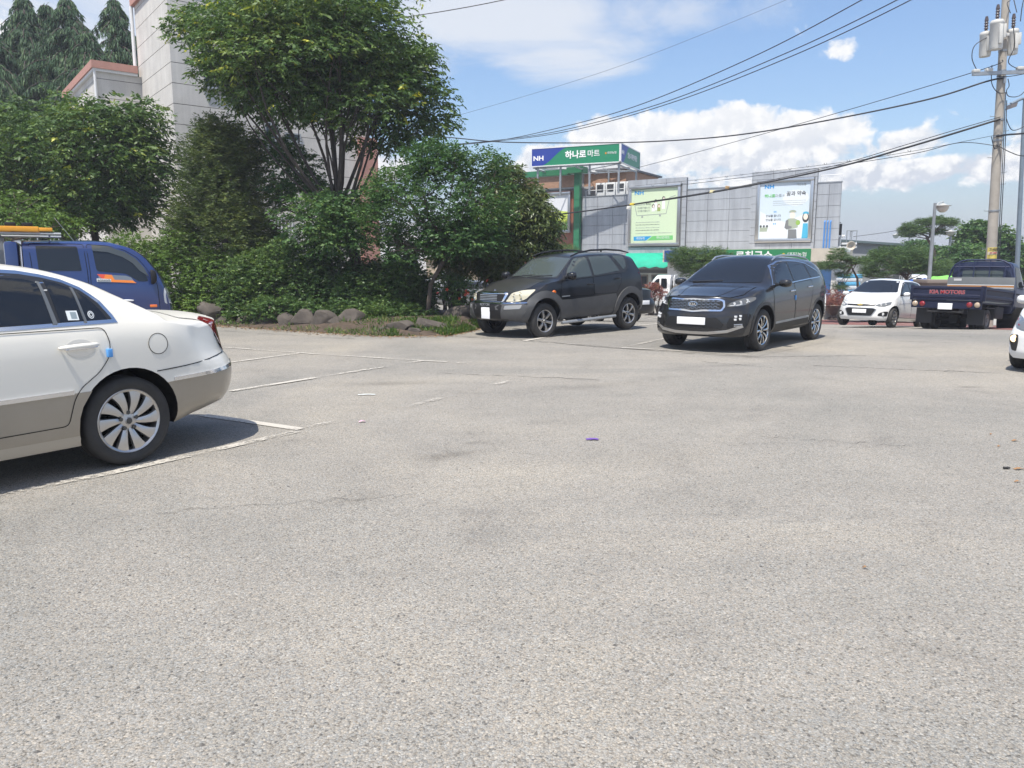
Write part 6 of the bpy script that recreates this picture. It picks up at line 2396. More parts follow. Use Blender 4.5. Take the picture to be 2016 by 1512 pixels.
car.drape("badge", bd, 'F', M_CHROME, .032, 0, .06)
car.drape("badge_field", [(a * .86, .835 + (b - .835) * .8) for a, b in bd], 'F', M_BLACK, .036, 0, .06)
car.text_on("KIA", .062, 'F', 0, .835, M_CHROME, off=.040, sx=1.25, bold=.003)
hl = [(.56, .80), (.60, .865), (.74, .935), (.86, .96), (.87, .91), (.80, .83), (.70, .805)]
for sg in (1, -1):
    h = car.drape("headlight", [(y * sg, z) for y, z in hl], 'F', mat("dark_headlight", (.09, .095, .10), .06, coat=1.0), .008, .02, .04)[0]
    car.strip("light_strip", [(.60 * sg, .815), (.72 * sg, .828), (.82 * sg, .885)], .010, 'F', M_WHITEL, .016, parent=h)
    for (y, z) in ((.66, .85), (.735, .875), (.80, .905)):
        p, n = car.hit('F', y * sg, z)
        MB().lathe([(0, .004), (.024, .010), (.028, 0)], 14, 'x', 0, Matrix.Translation(p + Vector((.012, 0, 0)))).build("lens", M_WHITEL, h)
    b = car.drape("fog_lamp_housing", [(y * sg, z) for y, z in ((.60, .44), (.62, .60), (.80, .685), (.88, .68), (.86, .46))], 'F', M_BLACK, .006, .04)[0]
    for (y, z) in ((.715, .635), (.775, .645), (.715, .585), (.775, .595)):
        p, n = car.hit('F', y * sg, z)
        MB().cbox((-.01, -.023, -.019), (.022, .023, .019), .006, 0, Matrix.Translation(p)).build("lens", M_WHITEL, b)
    for z in (.50, .475):
        car.strip("chrome_bar", [(.70 * sg, z), (.80 * sg, z + .008)], .012, 'F', M_CHROME, .014, parent=b)
car.drape("bumper_intake", [(-.52, .43), (-.56, .50), (-.44, .615), (.44, .615), (.56, .50), (.52, .43)], 'F', M_BLACK, .006, .03)
car.strip("skid_plate", [(-.80, .47), (-.60, .385), (-.3, .35), (0, .345), (.3, .35), (.60, .385), (.80, .47)], .045, 'F', M_ALLOY, .016, thick=.02)
car.plate('F', 0, .55, .53, .125)
car.drape("tail_lamp", [(-2.02, 1.05), (-2.1, 1.17), (-2.4, 1.16), (-2.4, .98)], 'L', M_RED, .006, .03)
car.drape("rear_window", [(-.62, 1.2), (-.5, 1.52), (.5, 1.52), (.62, 1.2)], 'B', M_GLASS, .006, .05)
mb = MB()
for sg in (1, -1):
    mb.tube([(.36, sg * .60, 1.595), (.20, sg * .60, 1.665), (-.1, sg * .60, 1.695), (-.9, sg * .59, 1.695), (-1.5, sg * .57, 1.655), (-1.75, sg * .56, 1.60)], [.012, .02, .02, .02, .018, .012], 8)
mb.build("roof_rail", mat("satin_silver", (.55, .56, .57), .3, metal=.8), car.root)
car.mirror(.78, .93, 1.19, .14, .15, .22)
car.wheels(dict(n=10, wi=.06, wo=.095, twist=.06, bow=.12), .262, .235, rim_m=mat("polished_alloy", (.66, .65, .63), .16, metal=1.0))

# ---------------- small white hatchback and its cousin at the right edge
M_WPAINT = mat("white_paint", (0.74, 0.74, 0.735), 0.28, coat=1.0)
SPK = dict(
    xf=1.84, xr=-1.78, x0f=1.05, x0r=-1.15, axles=(1.19, -1.19), track=.70, rt=.285, arch=.335, arch_up=.02, r=.13,
    top=[(-1.78, 1.40), (-1.2, 1.46), (-.6, 1.495), (-.1, 1.485), (.2, 1.43), (.6, 1.22), (.95, 1.03), (1.08, .995), (1.4, .93), (1.65, .84), (1.84, .76)],
    belt=[(-1.78, 1.04), (-1.0, 1.03), (0, .95), (.9, .89), (1.4, .82), (1.84, .68)],
    w=[(-1.78, .75), (-1.2, .795), (0, .80), (1.1, .795), (1.5, .77), (1.84, .70)],
    lo=[(-1.78, .26), (-1.1, .2), (.9, .18), (1.84, .20)],
    tumble=[(-1.78, .34), (0, .38), (.9, .42), (1.84, .6)], crown=[(-1.78, .06), (0, .06), (.9, .05), (1.84, .05)],
    nose=[(.2, .05), (.3, .0), (.5, .0), (.62, .03), (.76, .12)], nose_k=[(.2, .30), (.5, .34), (.76, .45)], nose_n=2.8,
    tail=[(.26, .05), (.5, 0), (.9, .05), (1.1, .12), (1.4, .35)], tail_k=[(.3, .25), (1.4, .25)], tail_n=3)


def hatch(name, label, loc, yaw, pitch, kind):
    sp = dict(SPK)
    if kind == 'edge':
        sp.update(nose_k=[(.2, .16), (.5, .18), (.76, .34)], nose_n=4.5, track=.68)
    car = Car(name, label, "car", loc, yaw, pitch, sp, M_WPAINT)
    wo = [(.80, .93), (.52, 1.14), (.22, 1.33), (.0, 1.385), (-.6, 1.40), (-1.0, 1.37), (-1.28, 1.18), (-1.1, 1.06), (-.4, .985)]
    car.drape("window_surround", wo, 'L', M_TRIMD, .003, .03, .05)
    car.drape("side_window", [(.66, .97), (.46, 1.12), (.20, 1.29), (.02, 1.345), (-.06, 1.345), (-.08, .99)], 'L', M_GLASS, .007, .02)
    car.drape("side_window", [(-.14, 1.0), (-.12, 1.35), (-.6, 1.365), (-.85, 1.35), (-.82, 1.07)], 'L', M_GLASS, .007, .02)
    car.door([(.85, .30), (.88, .6), (.84, .90), (-.10, .97), (-.10, .28)], handle=(.02, .86), r=.05)
    car.door([(-.11, .28), (-.11, .97), (-.88, 1.04), (-.86, .7), (-.80, .45), (-.74, .3)], handle=(-.72, .93), r=.05)
    car.drape("windshield", [(-.66, 1.035), (-.50, 1.395), (0, 1.42), (.50, 1.395), (.66, 1.035), (0, 1.015)], 'F', M_GLASS, .006, .04)
    car.strip("panel_gap", [(1.15, .62), (1.45, .58), (1.62, .42), (1.68, 0), (1.62, -.42), (1.45, -.58), (1.15, -.62)], .010, 'T', mat("panel_gap_soft", (.12, .12, .12), .8), .003)
    car.strip("side_crease_shade", [(.95, .70), (0, .74), (-.9, .79)], .018, 'L', mat("crease_shade", (.5, .5, .5), .4), .005)  # grey strip on the white side: the crease's shade as colour
    if kind == 'spark':
        hl = [(.40, .625), (.45, .665), (.62, .725), (.70, .75), (.70, .66), (.60, .60), (.48, .60)]
        for sg in (1, -1):
            h = car.drape("headlight", [(y * sg, z) for y, z in hl], 'F', mat("smoked_headlight", (.14, .15, .155), .06, coat=1.0), .008, .02, .04)[0]
            for (y, z) in ((.52, .645), (.61, .665)):
                p, n = car.hit('F', y * sg, z)
                MB().lathe([(0, .002), (.034, .010), (.038, 0)], 14, 'x', 0, Matrix.Translation(p + Vector((.012, 0, 0)))).build("lens", M_WHITEL, h)
            b = car.drape("fog_lamp_housing", [(y * sg, z) for y, z in ((.48, .33), (.50, .40), (.62, .46), (.70, .46), (.68, .32))], 'F', M_BLACK, .008, .03)[0]
            p, n = car.hit('F', .60 * sg, .385)
            MB().lathe([(0, .008), (.04, .016), (.045, 0)], 14, 'x', 0, Matrix.Translation(p + Vector((.012, 0, 0)))).build("fog_lamp", M_WHITEL, b)
        car.drape("upper_grille", [(-.38, .615), (-.42, .655), (.42, .655), (.38, .615), (0, .60)], 'F', M_BLACK, .008, .02)
        car.drape("badge", [(-.075, .632), (-.06, .652), (-.022, .652), (-.022, .664), (.022, .664), (.022, .652), (.06, .652), (.075, .632), (.06, .612), (.022, .612), (.022, .60), (-.022, .60), (-.022, .612), (-.06, .612)], 'F', mat("gold_badge", (.55, .42, .14), .3, metal=.8), .020, 0, .05)
        car.drape("lower_grille_trim", [(-.34, .31), (-.46, .52), (-.36, .555), (.36, .555), (.46, .52), (.34, .31)], 'F', M_STEEL, .007, .04)
        g = car.drape("lower_grille", [(-.32, .325), (-.43, .515), (-.35, .54), (.35, .54), (.43, .515), (.32, .325)], 'F', M_BLACK, .011, .04)[0]
        for i in range(5):
            z = .35 + .038 * i
            car.strip("grille_bar", [(-.34, z), (.34, z)], .008, 'F', mat("satin_black", (.022, .023, .025), .4), .018, parent=g)
        car.plate('F', 0, .455, .40, .11)
    else:
        hl = [(.38, .60), (.42, .66), (.60, .76), (.70, .80), (.71, .72), (.62, .62), (.50, .59)]
        for sg in (1, -1):
            h = car.drape("headlight", [(y * sg, z) for y, z in hl], 'F', mat("smoked_headlight", (.14, .15, .155), .06, coat=1.0), .008, .02, .04)[0]
            car.strip("light_strip", [(.42 * sg, .615), (.60 * sg, .66), (.69 * sg, .74)], .012, 'F', M_RED, .016, parent=h)
            b = car.drape("fog_lamp_housing", [(y * sg, z) for y, z in ((.565, .30), (.55, .44), (.56, .535), (.68, .52), (.69, .44), (.63, .31))], 'F', mat("satin_black", (.022, .023, .025), .4), .008, .02)[0]
            p, n = car.hit('F', .615 * sg, .475)
            MB().lathe([(0, .012), (.036, .020), (.046, .01), (.05, 0)], 16, 'x', 0, Matrix.Translation(p + Vector((.006, 0, 0)))).build("fog_lamp", mat("lit_fog_lamp", (1.0, .72, .36), .3, emis=2.2), b)
        car.drape("upper_grille", [(-.34, .58), (-.38, .645), (.38, .645), (.34, .58)], 'F', M_BLACK, .008, .02)
        car.drape("lower_grille", [(-.42, .27), (-.46, .44), (.46, .44), (.42, .27)], 'F', M_BLACK, .010, .04)
        car.plate('F', 0, .50, .40, .11)
    car.drape("rear_window", [(-.5, 1.1), (-.42, 1.36), (.42, 1.36), (.5, 1.1)], 'B', M_GLASS, .005, .05)
    car.drape("tail_lamp", [(.58, .8), (.58, 1.05), (.72, 1.05), (.73, .8)], 'B', M_RED, .005, .03)
    car.drape("tail_lamp", [(-.58, .8), (-.58, 1.05), (-.72, 1.05), (-.73, .8)], 'B', M_RED, .005, .03)
    car.mirror(.68, .80, .99, .12, .13, .19)
    car.wheels(dict(n=8, wi=.08, wo=.11, twist=0, bow=.1), .19, .175)
    return car


hatch("white_hatchback", "small white hatchback with dark tinted windscreen behind the blue truck's tailgate", (11.5, 23.9, -.36), -134.7, 3.2, 'spark')
hatch("white_hatchback", "white hatchback with a lit fog lamp cut off by the right picture edge", (8.87, 11.43, 0.0), -128, 0, 'edge')
# ---------------- blue dropside truck seen from behind
M_NAVY = mat("navy_truck_paint", (0.010, 0.014, 0.038), 0.55, spec=.25, var=.12, vscale=3)
M_NAVY_C = mat("navy_cab_paint", (0.013, 0.020, 0.062), 0.4, coat=.25)
M_CHASSIS = mat("chassis_black", (0.018, 0.018, 0.020), 0.75, var=.3, vscale=6)
CABS = dict(
    r=.13, x0r=.9, tumble=[(-3, .10), (3, .16)], crown=[(-3, .05), (3, .05)], nose_n=3, tail_n=6,
    nose=[(.5, .06), (.7, .0), (.95, .02), (1.15, .07), (1.3, .15), (1.5, .30), (1.75, .48), (1.9, .62), (2.0, .75)], nose_k=[(.5, .10), (1.1, .12), (2.0, .18)],
    tail=[(.5, 0), (2, .02)], tail_k=[(.5, .03), (2, .05)], side=[(0, -.06), (.1, -.03), (.4, -.005), (.6, 0), (.9, -.008), (1, -.02)])


def cab_spec(xf, xr, axles, z1=1.98):
    d = dict(CABS)
    d.update(xf=xf, xr=xr, x0f=xf - 1.15, x0r=xr + .3, axles=axles, track=.72, rt=.29, arch=.36, arch_up=.04,
             top=[(xr, z1 - .02), (xf - 1.2, z1), (xf - .8, z1), (xf, z1 - .01)], belt=[(xr, 1.22), (xf, 1.20)], w=[(xr, .85), (xf - .5, .86), (xf, .83)], lo=[(xr, .50), (xf, .48)])
    return d


def truck_wheels(root, pos, rt=.29, rim=.16, track=.70, dual=()):
    for ax in pos:
        for sg in (1, -1):
            W = thing("wheel", None, None, (ax, sg * (track if ax not in dual else track - .02), rt))
            W.parent = root
            make_wheel(W, sg, rt, rim, .17 if ax not in dual else .20, dict(n=8, wi=.16, wo=.19, bow=-.12, bolts=5), mat("steel_wheel", (.22, .21, .20), .5, metal=.4, var=.2, vscale=8))
            if ax in dual:
                W2 = thing("wheel", None, None, (ax, sg * (track - .22), rt))
                W2.parent = root
                make_wheel(W2, sg, rt, rim, .16, dict(n=8, wi=.16, wo=.19, bow=-.12), M_CHASSIS)


BON = Car("blue_dropside_truck", "navy blue dropside truck seen from behind, red lettering on its tailgate", "truck", (12.72, 21.45, -.27), 46, -3.4, cab_spec(2.35, .92, (1.35,)), M_NAVY_C)
R = BON.root
BON.drape("side_window", [(2.02, 1.24), (1.86, 1.5), (1.60, 1.78), (1.12, 1.80), (1.12, 1.24)], 'L', M_GLASS, .006, .05)
BON.drape("rear_window", [(-.58, 1.30), (-.58, 1.74), (.58, 1.74), (.58, 1.30)], 'B', M_GLASS_L, .006, .05)
BON.drape("windshield", [(-.72, 1.28), (-.64, 1.82), (.64, 1.82), (.72, 1.28)], 'F', M_GLASS, .006, .05)
BON.door([(2.05, .62), (2.08, 1.2), (1.08, 1.22), (1.08, .62)], handle=(1.2, 1.05), hm=M_BLACK)
BON.mirror(2.12, .86, 1.35, .1, .26, .16, M_BLACK)
for sg in (1, -1):
    BON.drape("headlight", [(.45 * sg, .78), (.48 * sg, .98), (.78 * sg, .98), (.78 * sg, .78)], 'F', M_WHITEL, .006, .04)
# load bed
BX0, BX1, BW = -2.05, .82, .85
mb = MB()
mb.box((BX0 + .03, -BW + .03, .70), (BX1, BW - .03, .74))
mb.build("bed_floor", M_NAVY, R)


def board(name, A, B, z0, z1, out, ribs=3):
    """pressed side board between two points, ribs and rolled top edge; out: outward direction"""
    A, B, out = Vector(A), Vector(B), Vector(out)
    prof = [(-.025, 0), (0.012, 0), (.012, .05), (.028, .07), (.028, .13), (.012, .15), (.012, .28), (.03, .30), (.03, .345), (.02, .37), (-.025, .37)]
    h = z1 - z0
    vs = []
    for P in (A, B):
        for (o, z) in prof:
            vs.append(P + out * o + Vector((0, 0, z0 + z / .37 * h)))
    n = len(prof)
    mb = MB()
    mb.add(vs, [(i, (i + 1) % n, n + (i + 1) % n, n + i) for i in range(n)] + [tuple(range(n)), tuple(range(2 * n - 1, n - 1, -1))])
    d = (B - A).normalized()
    for t in (0.012, .988):
        p = A.lerp(B, t)
        mb.cbox((-.03, -.03, z0 - .02), (.03, .03, z1 + .015), .006, 0, Matrix.Translation((p.x + out.x * .012, p.y + out.y * .012, 0)))
    return mb.build(name, M_NAVY, R)


tg = board("tailgate", (BX0, BW, 0), (BX0, -BW, 0), .78, 1.13, (-1, 0, 0))
board("side_board", (BX0 + .04, BW, 0), (BX1, BW, 0), .78, 1.13, (0, 1, 0))
board("side_board", (BX0 + .04, -BW, 0), (BX1, -BW, 0), .78, 1.13, (0, -1, 0))
Mt = Matrix(((0, 0, -1, BX0 - .018), (-1, 0, 0, -.02), (0, 1, 0, .975), (0, 0, 0, 1)))
lettering("KIA MOTORS", .135, Mt, mat("letter_outline", (.30, .24, .26), .5), tg, "lettering", .003, bold=.007, sx=1.05)
lettering("KIA MOTORS", .135, Matrix.Translation((-.004, 0, 0)) @ Mt, mat("letter_dull_red", (.34, .02, .03), .5), tg, "lettering", .003, sx=1.05, bold=.001)
# headboard and guard frame
mb = MB()
mb.cbox((BX1 - .03, -BW, .76), (BX1 + .02, BW, 1.50), .008)
hb = mb.build("headboard", mat("headboard_grey", (.135, .145, .15), .5, var=.1, vscale=3), R)
mb = MB()
mb.box((BX1 - .036, -BW + .01, 1.20), (BX1 - .031, BW - .01, 1.215), 0)
mb.box((BX1 - .036, -BW + .01, 1.225), (BX1 - .031, BW - .01, 1.265), 1)
mb.box((BX1 - .036, -BW + .01, 1.275), (BX1 - .031, BW - .01, 1.29), 0)
mb.build("stripe", [M_WHT, mat("stripe_orange", (.45, .20, .05), .5)], hb)
MB().box((BX1 - .036, .48, 1.395), (BX1 - .031, .68, 1.46)).build("notice_label", mat("label_grey", (.5, .5, .5), .6), hb)
mb = MB()
arc = [(BX1, -BW + .03, 1.50), (BX1, -BW + .08, 1.72), (BX1, -BW + .16, 1.86), (BX1, -BW + .30, 1.95), (BX1, -.4, 1.99), (BX1, .4, 1.99), (BX1, BW - .30, 1.95), (BX1, BW - .16, 1.86), (BX1, BW - .08, 1.72), (BX1, BW - .03, 1.50)]
mb.tube(arc, .024, 8)
for y in (-.58, -.2, .2, .58):
    mb.tube([(BX1, y, 1.50), (BX1, y, 1.975)], .016, 6)
mb.tube([(BX1, -.72, 1.80), (BX1, .72, 1.80)], .014, 6)
mb.build("guard_frame", M_NAVY_C, R)
M_LENSW = mat("amber_white_lens", (.42, .33, .24), .2, coat=1.0)
# rear lamps and beam
mb = MB()
mb.box((BX0 + .02, -BW + .02, .56), (BX0 + .12, BW - .02, .77))
mb.build("rear_beam", M_NAVY, R)
for (y, m) in ((.74, M_LENSW), (.56, M_RED), (-.56, M_RED), (-.74, M_LENSW)):
    MB().lathe([(0, -.03), (.05, -.026), (.066, -.012), (.072, 0), (.072, .02)], 20, 'x', 0, Matrix.Translation((BX0 + .018, y, .665))).build("tail_lamp", m, R)
MB().cbox((BX0 - .0, -.17, .53), (BX0 + .018, .17, .69), .004, 0).build("number_plate", M_PLATE, R)
mb = MB()
for sg in (1, -1):
    mb.box((BX0 + .1, sg * .36 - .04, .44), (2.0, sg * .36 + .04, .60))
for x in (-1.7, -.6, .4):
    mb.box((x, -.6, .6), (x + .1, .6, .72))
mb.cbox((-.5, -.78, .34), (.3, -.42, .66), .03)
mb.cbox((-.4, .45, .32), (.3, .78, .66), .03)
mb.lathe([(0, -.7), (.05, -.7), (.05, .7), (0, .7)], 10, 'y', 0, Matrix.Translation((-1.15, 0, .29)))
mb.cbox((-1.3, -.12, .18), (-1.0, .12, .42), .06)
mb.tube([(BX0 + .06, -.45, .60), (BX0 + .05, -.42, .47), (BX0 + .05, .42, .47), (BX0 + .06, .45, .60)], .02, 6)
mb.build("chassis", M_CHASSIS, R)
mb = MB()
for sg in (1, -1):
    mb.box((-1.62, sg * .62 - .2, .16), (-1.60, sg * .62 + .2, .56))
    mb.cbox((-1.55, sg * .62 - .2, .60), (-.75, sg * .62 + .2, .62), .005)
    mb.box((-.76, sg * .62 - .2, .3), (-.74, sg * .62 + .2, .62))
mb.build("mudguard", mat("mud_flap", (.03, .03, .032), .7), R)
truck_wheels(R, (-1.15, 1.35), dual=(-1.15,))

# ---------------- blue crew cab truck behind the sedan
M_BLUE = mat("blue_crewcab_paint", (0.013, 0.031, 0.128), 0.26, coat=1.0)
cs = cab_spec(2.18, -.18, (1.2,), 1.95)
cs['x0f'] = .80
cs['nose'] = [(.5, .03), (.7, .01), (.95, .05), (1.12, .10), (1.35, .20), (1.51, .31), (1.66, .43), (1.80, .63), (1.88, .88), (1.95, 1.15)]
cs['nose_k'] = [(.5, .10), (2, .10)]
CC = Car("blue_crewcab_truck", "bright blue crew cab truck with orange boards on its rack, behind the white sedan", "truck", (-8.45, 13.75, 0), 60, 0, cs, M_BLUE)
R = CC.root


def rside(name, poly, m, off, r=.03, parent=None, step=.07):
    return CC.drape(name, poly, 'L', m, off, r, step, parent)


CC.door([(1.90, .62), (1.88, 1.16), (1.70, 1.48), (1.58, 1.64), (1.38, 1.77), (1.12, 1.84), (.80, 1.86), (.83, 1.4), (.83, .62)], handle=(1.37, .89), hm=M_WHITE, r=.04)
CC.door([(.79, .62), (.79, 1.4), (.755, 1.86), (-.05, 1.87), (-.02, 1.4), (-.02, .62)], handle=(.12, .92), hm=M_WHITE, r=.04)
rside("side_window", [(1.74, 1.22), (1.665, 1.44), (1.545, 1.60), (1.38, 1.715), (1.14, 1.80), (.885, 1.83), (.93, 1.40), (1.38, 1.36), (1.58, 1.22)], M_GLASS, .009, .05)
rside("window_visor", [(1.75, 1.30), (1.68, 1.46), (1.555, 1.62), (1.39, 1.735), (1.14, 1.82), (.88, 1.845), (.89, 1.75), (1.12, 1.73), (1.35, 1.645), (1.50, 1.54), (1.61, 1.40)], mat("smoke_visor", (.05, .055, .05), .2, coat=1.0), .022, .01)
rside("side_window", [(.705, 1.41), (.66, 1.82), (.05, 1.825), (.07, 1.41)], M_GLASS, .009, .03)
CC.drape("windshield", [(-.72, 1.28), (-.64, 1.82), (.64, 1.82), (.72, 1.28)], 'F', M_GLASS, .006, .05)
rside("headlight", [(1.98, .82), (1.97, 1.0), (1.99, 1.11), (2.12, 1.08), (2.2, .95), (2.15, .80)], M_WHITEL, .008, .04)
p, n = CC.hit('R', 1.79, .78)
MB().cbox((-.06, -.02, -.025), (.06, .02, .025), .012, 0, Matrix.Translation(p)).build("side_indicator", M_AMBER, R)
# firm's panel on the front door
for (pl, m, o_) in [([(1.52, 1.20), (1.46, 1.29), (1.38, 1.32), (.95, 1.345), (.95, 1.23)], mat("sticker_slate", (.14, .17, .21), .5), .010), ([(1.06, 1.345), (.93, 1.35), (1.00, 1.27), (1.14, 1.26)], mat("sticker_redorange", (.60, .07, .04), .5), .012),
                   ([(1.54, 1.19), (1.48, 1.235), (1.12, 1.255), (1.14, 1.212)], mat("sticker_orange", (.70, .20, .03), .5), .013), ([(1.14, 1.212), (1.14, 1.262), (.92, 1.275), (.92, 1.22)], mat("sticker_white", (.62, .66, .68), .4), .014), ([(1.16, 1.335), (1.06, 1.345), (1.02, 1.25), (1.2, 1.24)], mat("sticker_orange", (.70, .20, .03), .5), .0125)]:
    CC.drape("door_sticker", pl, 'R', m, o_, 0, .08, mirror=False)
CC.text_on("BONGO", .045, 'R', 1.03, 1.245, M_INK, off=.022, sx=1.2)
CC.mirror(1.80, .84, 1.30, .10, .26, .13, M_BLACK)
mb = MB()
mb.cbox((-.40, -.84, .62), (-.20, .84, 1.90), .06)
mb.build("cab_rear_pillar", M_BLUE, R)
mb = MB()
mb.tube([(.62, -.72, 1.92), (.36, -.80, 2.30)], .006, 5)
mb.build("aerial", M_STEEL, R)
mb = MB()
mb.cbox((-2.6, -.85, .70), (-.45, .85, .78), .01)
mb.build("bed_floor", M_NAVY, R)
mb = MB()
for sg in (1, -1):
    mb.cbox((-2.6, sg * .85 - .02, .78), (-.45, sg * .85 + .02, 1.14), .012)
mb.cbox((-2.62, -.83, .78), (-2.58, .83, 1.14), .012)
mb.build("side_board", M_BLUE, R)
mb = MB()
for sg in (1, -1):
    mb.box((-2.3, sg * .36 - .04, .44), (2.0, sg * .36 + .04, .60))
mb.cbox((-.5, -.78, .34), (.3, -.42, .66), .03)
mb.build("chassis", M_CHASSIS, R)
mb = MB()
for x in (-.52, -2.45):
    for sg in (1, -1):
        mb.box((x - .05, sg * .80 - .04, .8), (x + .05, sg * .80 + .04, 2.0))
for sg in (1, -1):
    mb.tube([(-2.6, sg * .76, 2.03), (.44, sg * .76, 2.03)], .022, 8)
for x in (-2.4, -1.4, -.52, .25):
    mb.tube([(x, -.76, 2.04), (x, .76, 2.04)], .016, 6)
mb.build("roof_rack", M_STEEL, R)
truck_wheels(R, (-1.4, 1.2), dual=(-1.4,))
# orange boards lying on the rack: a thing that rests there
OB = thing("orange_beacon_frame", "flat orange frame with black feet lying on the blue truck's rack", "frame", CC.root.location + Vector((0, 0, 2.06)), group=None, rot=tuple(CC.root.rotation_euler))
mb = MB()
mb.cbox((-2.5, -.80, 0), (.12, -.62, .085), .012)
mb.cbox((-2.5, .50, 0), (.10, .68, .085), .012)
for x in (-2.2, -1.2, -.3):
    mb.cbox((x, -.62, .005), (x + .16, .5, .09), .01)
mb.cbox((.12, -.79, .01), (.32, -.63, .07), .01)
mb.build("frame", mat("safety_orange", (.72, .33, .03), .5, var=.1, vscale=5), OB)
mb = MB()
for x in (-1.6, -1.1, -.62, -.36, -.12):
    mb.cbox((x, -.76, .08), (x + .16, -.6, .15), .02)
mb.build("foot", M_BLACK, OB)

# ---------------- white small truck between the two SUVs, far
def white_truck(label, loc, yaw, pitch=0):
    t = Car("white_pickup", label, "truck", loc, yaw, pitch, cab_spec(2.35, .95, (1.35,), 1.96), M_WPAINT)
    R = t.root
    t.drape("side_window", [(2.0, 1.24), (1.86, 1.5), (1.62, 1.76), (1.5, 1.78), (1.5, 1.24)], 'L', M_GLASS, .006, .04)
    t.drape("quarter_window", [(1.42, 1.3), (1.42, 1.78), (1.15, 1.78), (1.12, 1.3)], 'L', M_GLASS, .006, .06)
    t.drape("rear_window", [(-.5, 1.32), (-.5, 1.72), (.5, 1.72), (.5, 1.32)], 'B', M_GLASS, .006, .05)
    t.drape("windshield", [(-.72, 1.28), (-.64, 1.82), (.64, 1.82), (.72, 1.28)], 'F', M_GLASS, .006, .05)
    mb = MB()
    for sg in (1, -1):
        mb.cbox((-2.0, sg * .82 - .02, .78), (.85, sg * .82 + .02, 1.12), .01)
    mb.cbox((-2.02, -.82, .78), (-1.98, .82, 1.12), .01)
    mb.cbox((-2.0, -.82, .70), (.85, .82, .77), .01)
    mb.build("load_bed", M_WPAINT, R)
    mb = MB()
    mb.cbox((.80, -.80, .78), (.84, .80, 1.45), .01)
    mb.build("headboard", mat("taupe_board", (.26, .23, .20), .6), R)
    mb = MB()
    mb.tube([(.82, -.78, 1.45), (.82, -.74, 1.82), (.82, -.6, 1.93), (.82, .6, 1.93), (.82, .74, 1.82), (.82, .78, 1.45)], .022, 8)
    for y in (-.4, -.13, .13, .4):
        mb.tube([(.82, y, 1.45), (.82, y, 1.93)], .014, 6)
    mb.build("guard_frame", M_WPAINT, R)
    mb = MB()
    mb.box((-1.9, -.4, .45), (2.0, .4, .6))
    mb.build("chassis", M_CHASSIS, R)
    truck_wheels(R, (-1.15, 1.35))


_p = at(1366, 560, 37)
white_truck("white pickup truck parked under the green awning, between the two SUVs", (_p.x, _p.y, float(gz(_p.x, _p.y))), -68)

# ---------------- far parked cars, simple but whole
FAR = dict(SED)
FAR.pop('low_mat')
FAR.pop('tail_mat')


def far_car(name, label, loc, yaw, paint, group=None, black=False):
    c = Car(name, label, "car", loc, yaw, 0, FAR, paint, group=group)
    c.drape("side_window", [(-1.3, 1.10), (-1.2, 1.30), (-.86, 1.42), (-.2, 1.44), (.1, 1.40), (.7, 1.10)], 'L', M_GLASS, .006, .03)
    c.drape("windshield", [(-.70, 1.12), (-.57, 1.46), (.57, 1.46), (.70, 1.12)], 'F', M_GLASS, .005, .04)
    c.drape("rear_window", [(-1.93, -.60), (-1.45, -.52), (-1.45, .52), (-1.93, .60)], 'T', M_GLASS, .005, .06)
    for sg in (1, -1):
        c.drape("headlight", [(.50 * sg, .62), (.54 * sg, .76), (.82 * sg, .79), (.84 * sg, .66)], 'F', M_WHITEL, .004, .04)
        c.drape("tail_lamp", [(.40 * sg, .80), (.40 * sg, .96), (.70 * sg, .95), (.70 * sg, .80)], 'B', M_RED, .005, .03)
    c.drape("grille", [(-.40, .56), (-.44, .74), (.44, .74), (.40, .56)], 'F', M_BLACK, .006, .04)
    c.plate('B', 0, .68, .45, .12)
    c.wheels(dict(n=8, wi=.09, wo=.13, bow=.1), .235, .215)
    return c


M_SILVER = mat("silver_grey_paint", (.23, .24, .25), .3, metal=.4, coat=.8)
_p = at(1262, 600, 22.8)
far_car("black_sedan", "black sedan whose red tail lamp shows behind the black off-roader", (_p.x - 1.62, _p.y + 1.5, float(gz(_p.x - 1.62, _p.y + 1.5))), -37, M_BLACKP)
_p = at(945, 560, 40)
far_car("grey_sedan", "grey sedan far behind under the chestnut tree", (_p.x, _p.y, float(gz(_p.x, _p.y))), 75, M_SILVER)
_p = at(1012, 560, 46)
far_car("white_far_car", "white car far behind, right of the grey sedan under the chestnut", (_p.x, _p.y, float(gz(_p.x, _p.y))), 80, M_WPAINT)
_p = at(898, 553, 50)
far_car("silver_far_car", "silver car far off, left of the chestnut stem", (_p.x, _p.y, float(gz(_p.x, _p.y))), 80, mat("silver_paint", (.5, .51, .52), .3, metal=.3, coat=.8))
# ------------------------------------------------------------------ poles, cables, lamps and small things
PO = at(1955, 520, 24.0)
px_, py_ = PO.x, PO.y
pg = float(gz(px_, py_))
POLE = thing("utility_pole", "concrete utility pole with three transformer cans at the right", "utility pole", (px_, py_, pg), rot=(0, rad(-2.1), 0))
M_POLE = mat("pole_concrete", (0.36, 0.33, 0.29), 0.9, var=0.16, vscale=2.5, bump=0.25, bscale=20)
Ht = 15.0
prof_r = lambda z: .160 - .0062 * z
MB().lathe([(prof_r(z), z) for z in np.linspace(0, Ht, 16)] + [(0, Ht)], 24, 'z').build("pole", M_POLE, POLE)


def pz(v):
    """height on the pole seen at photograph row v"""
    return at(1960, v, py_).z - pg


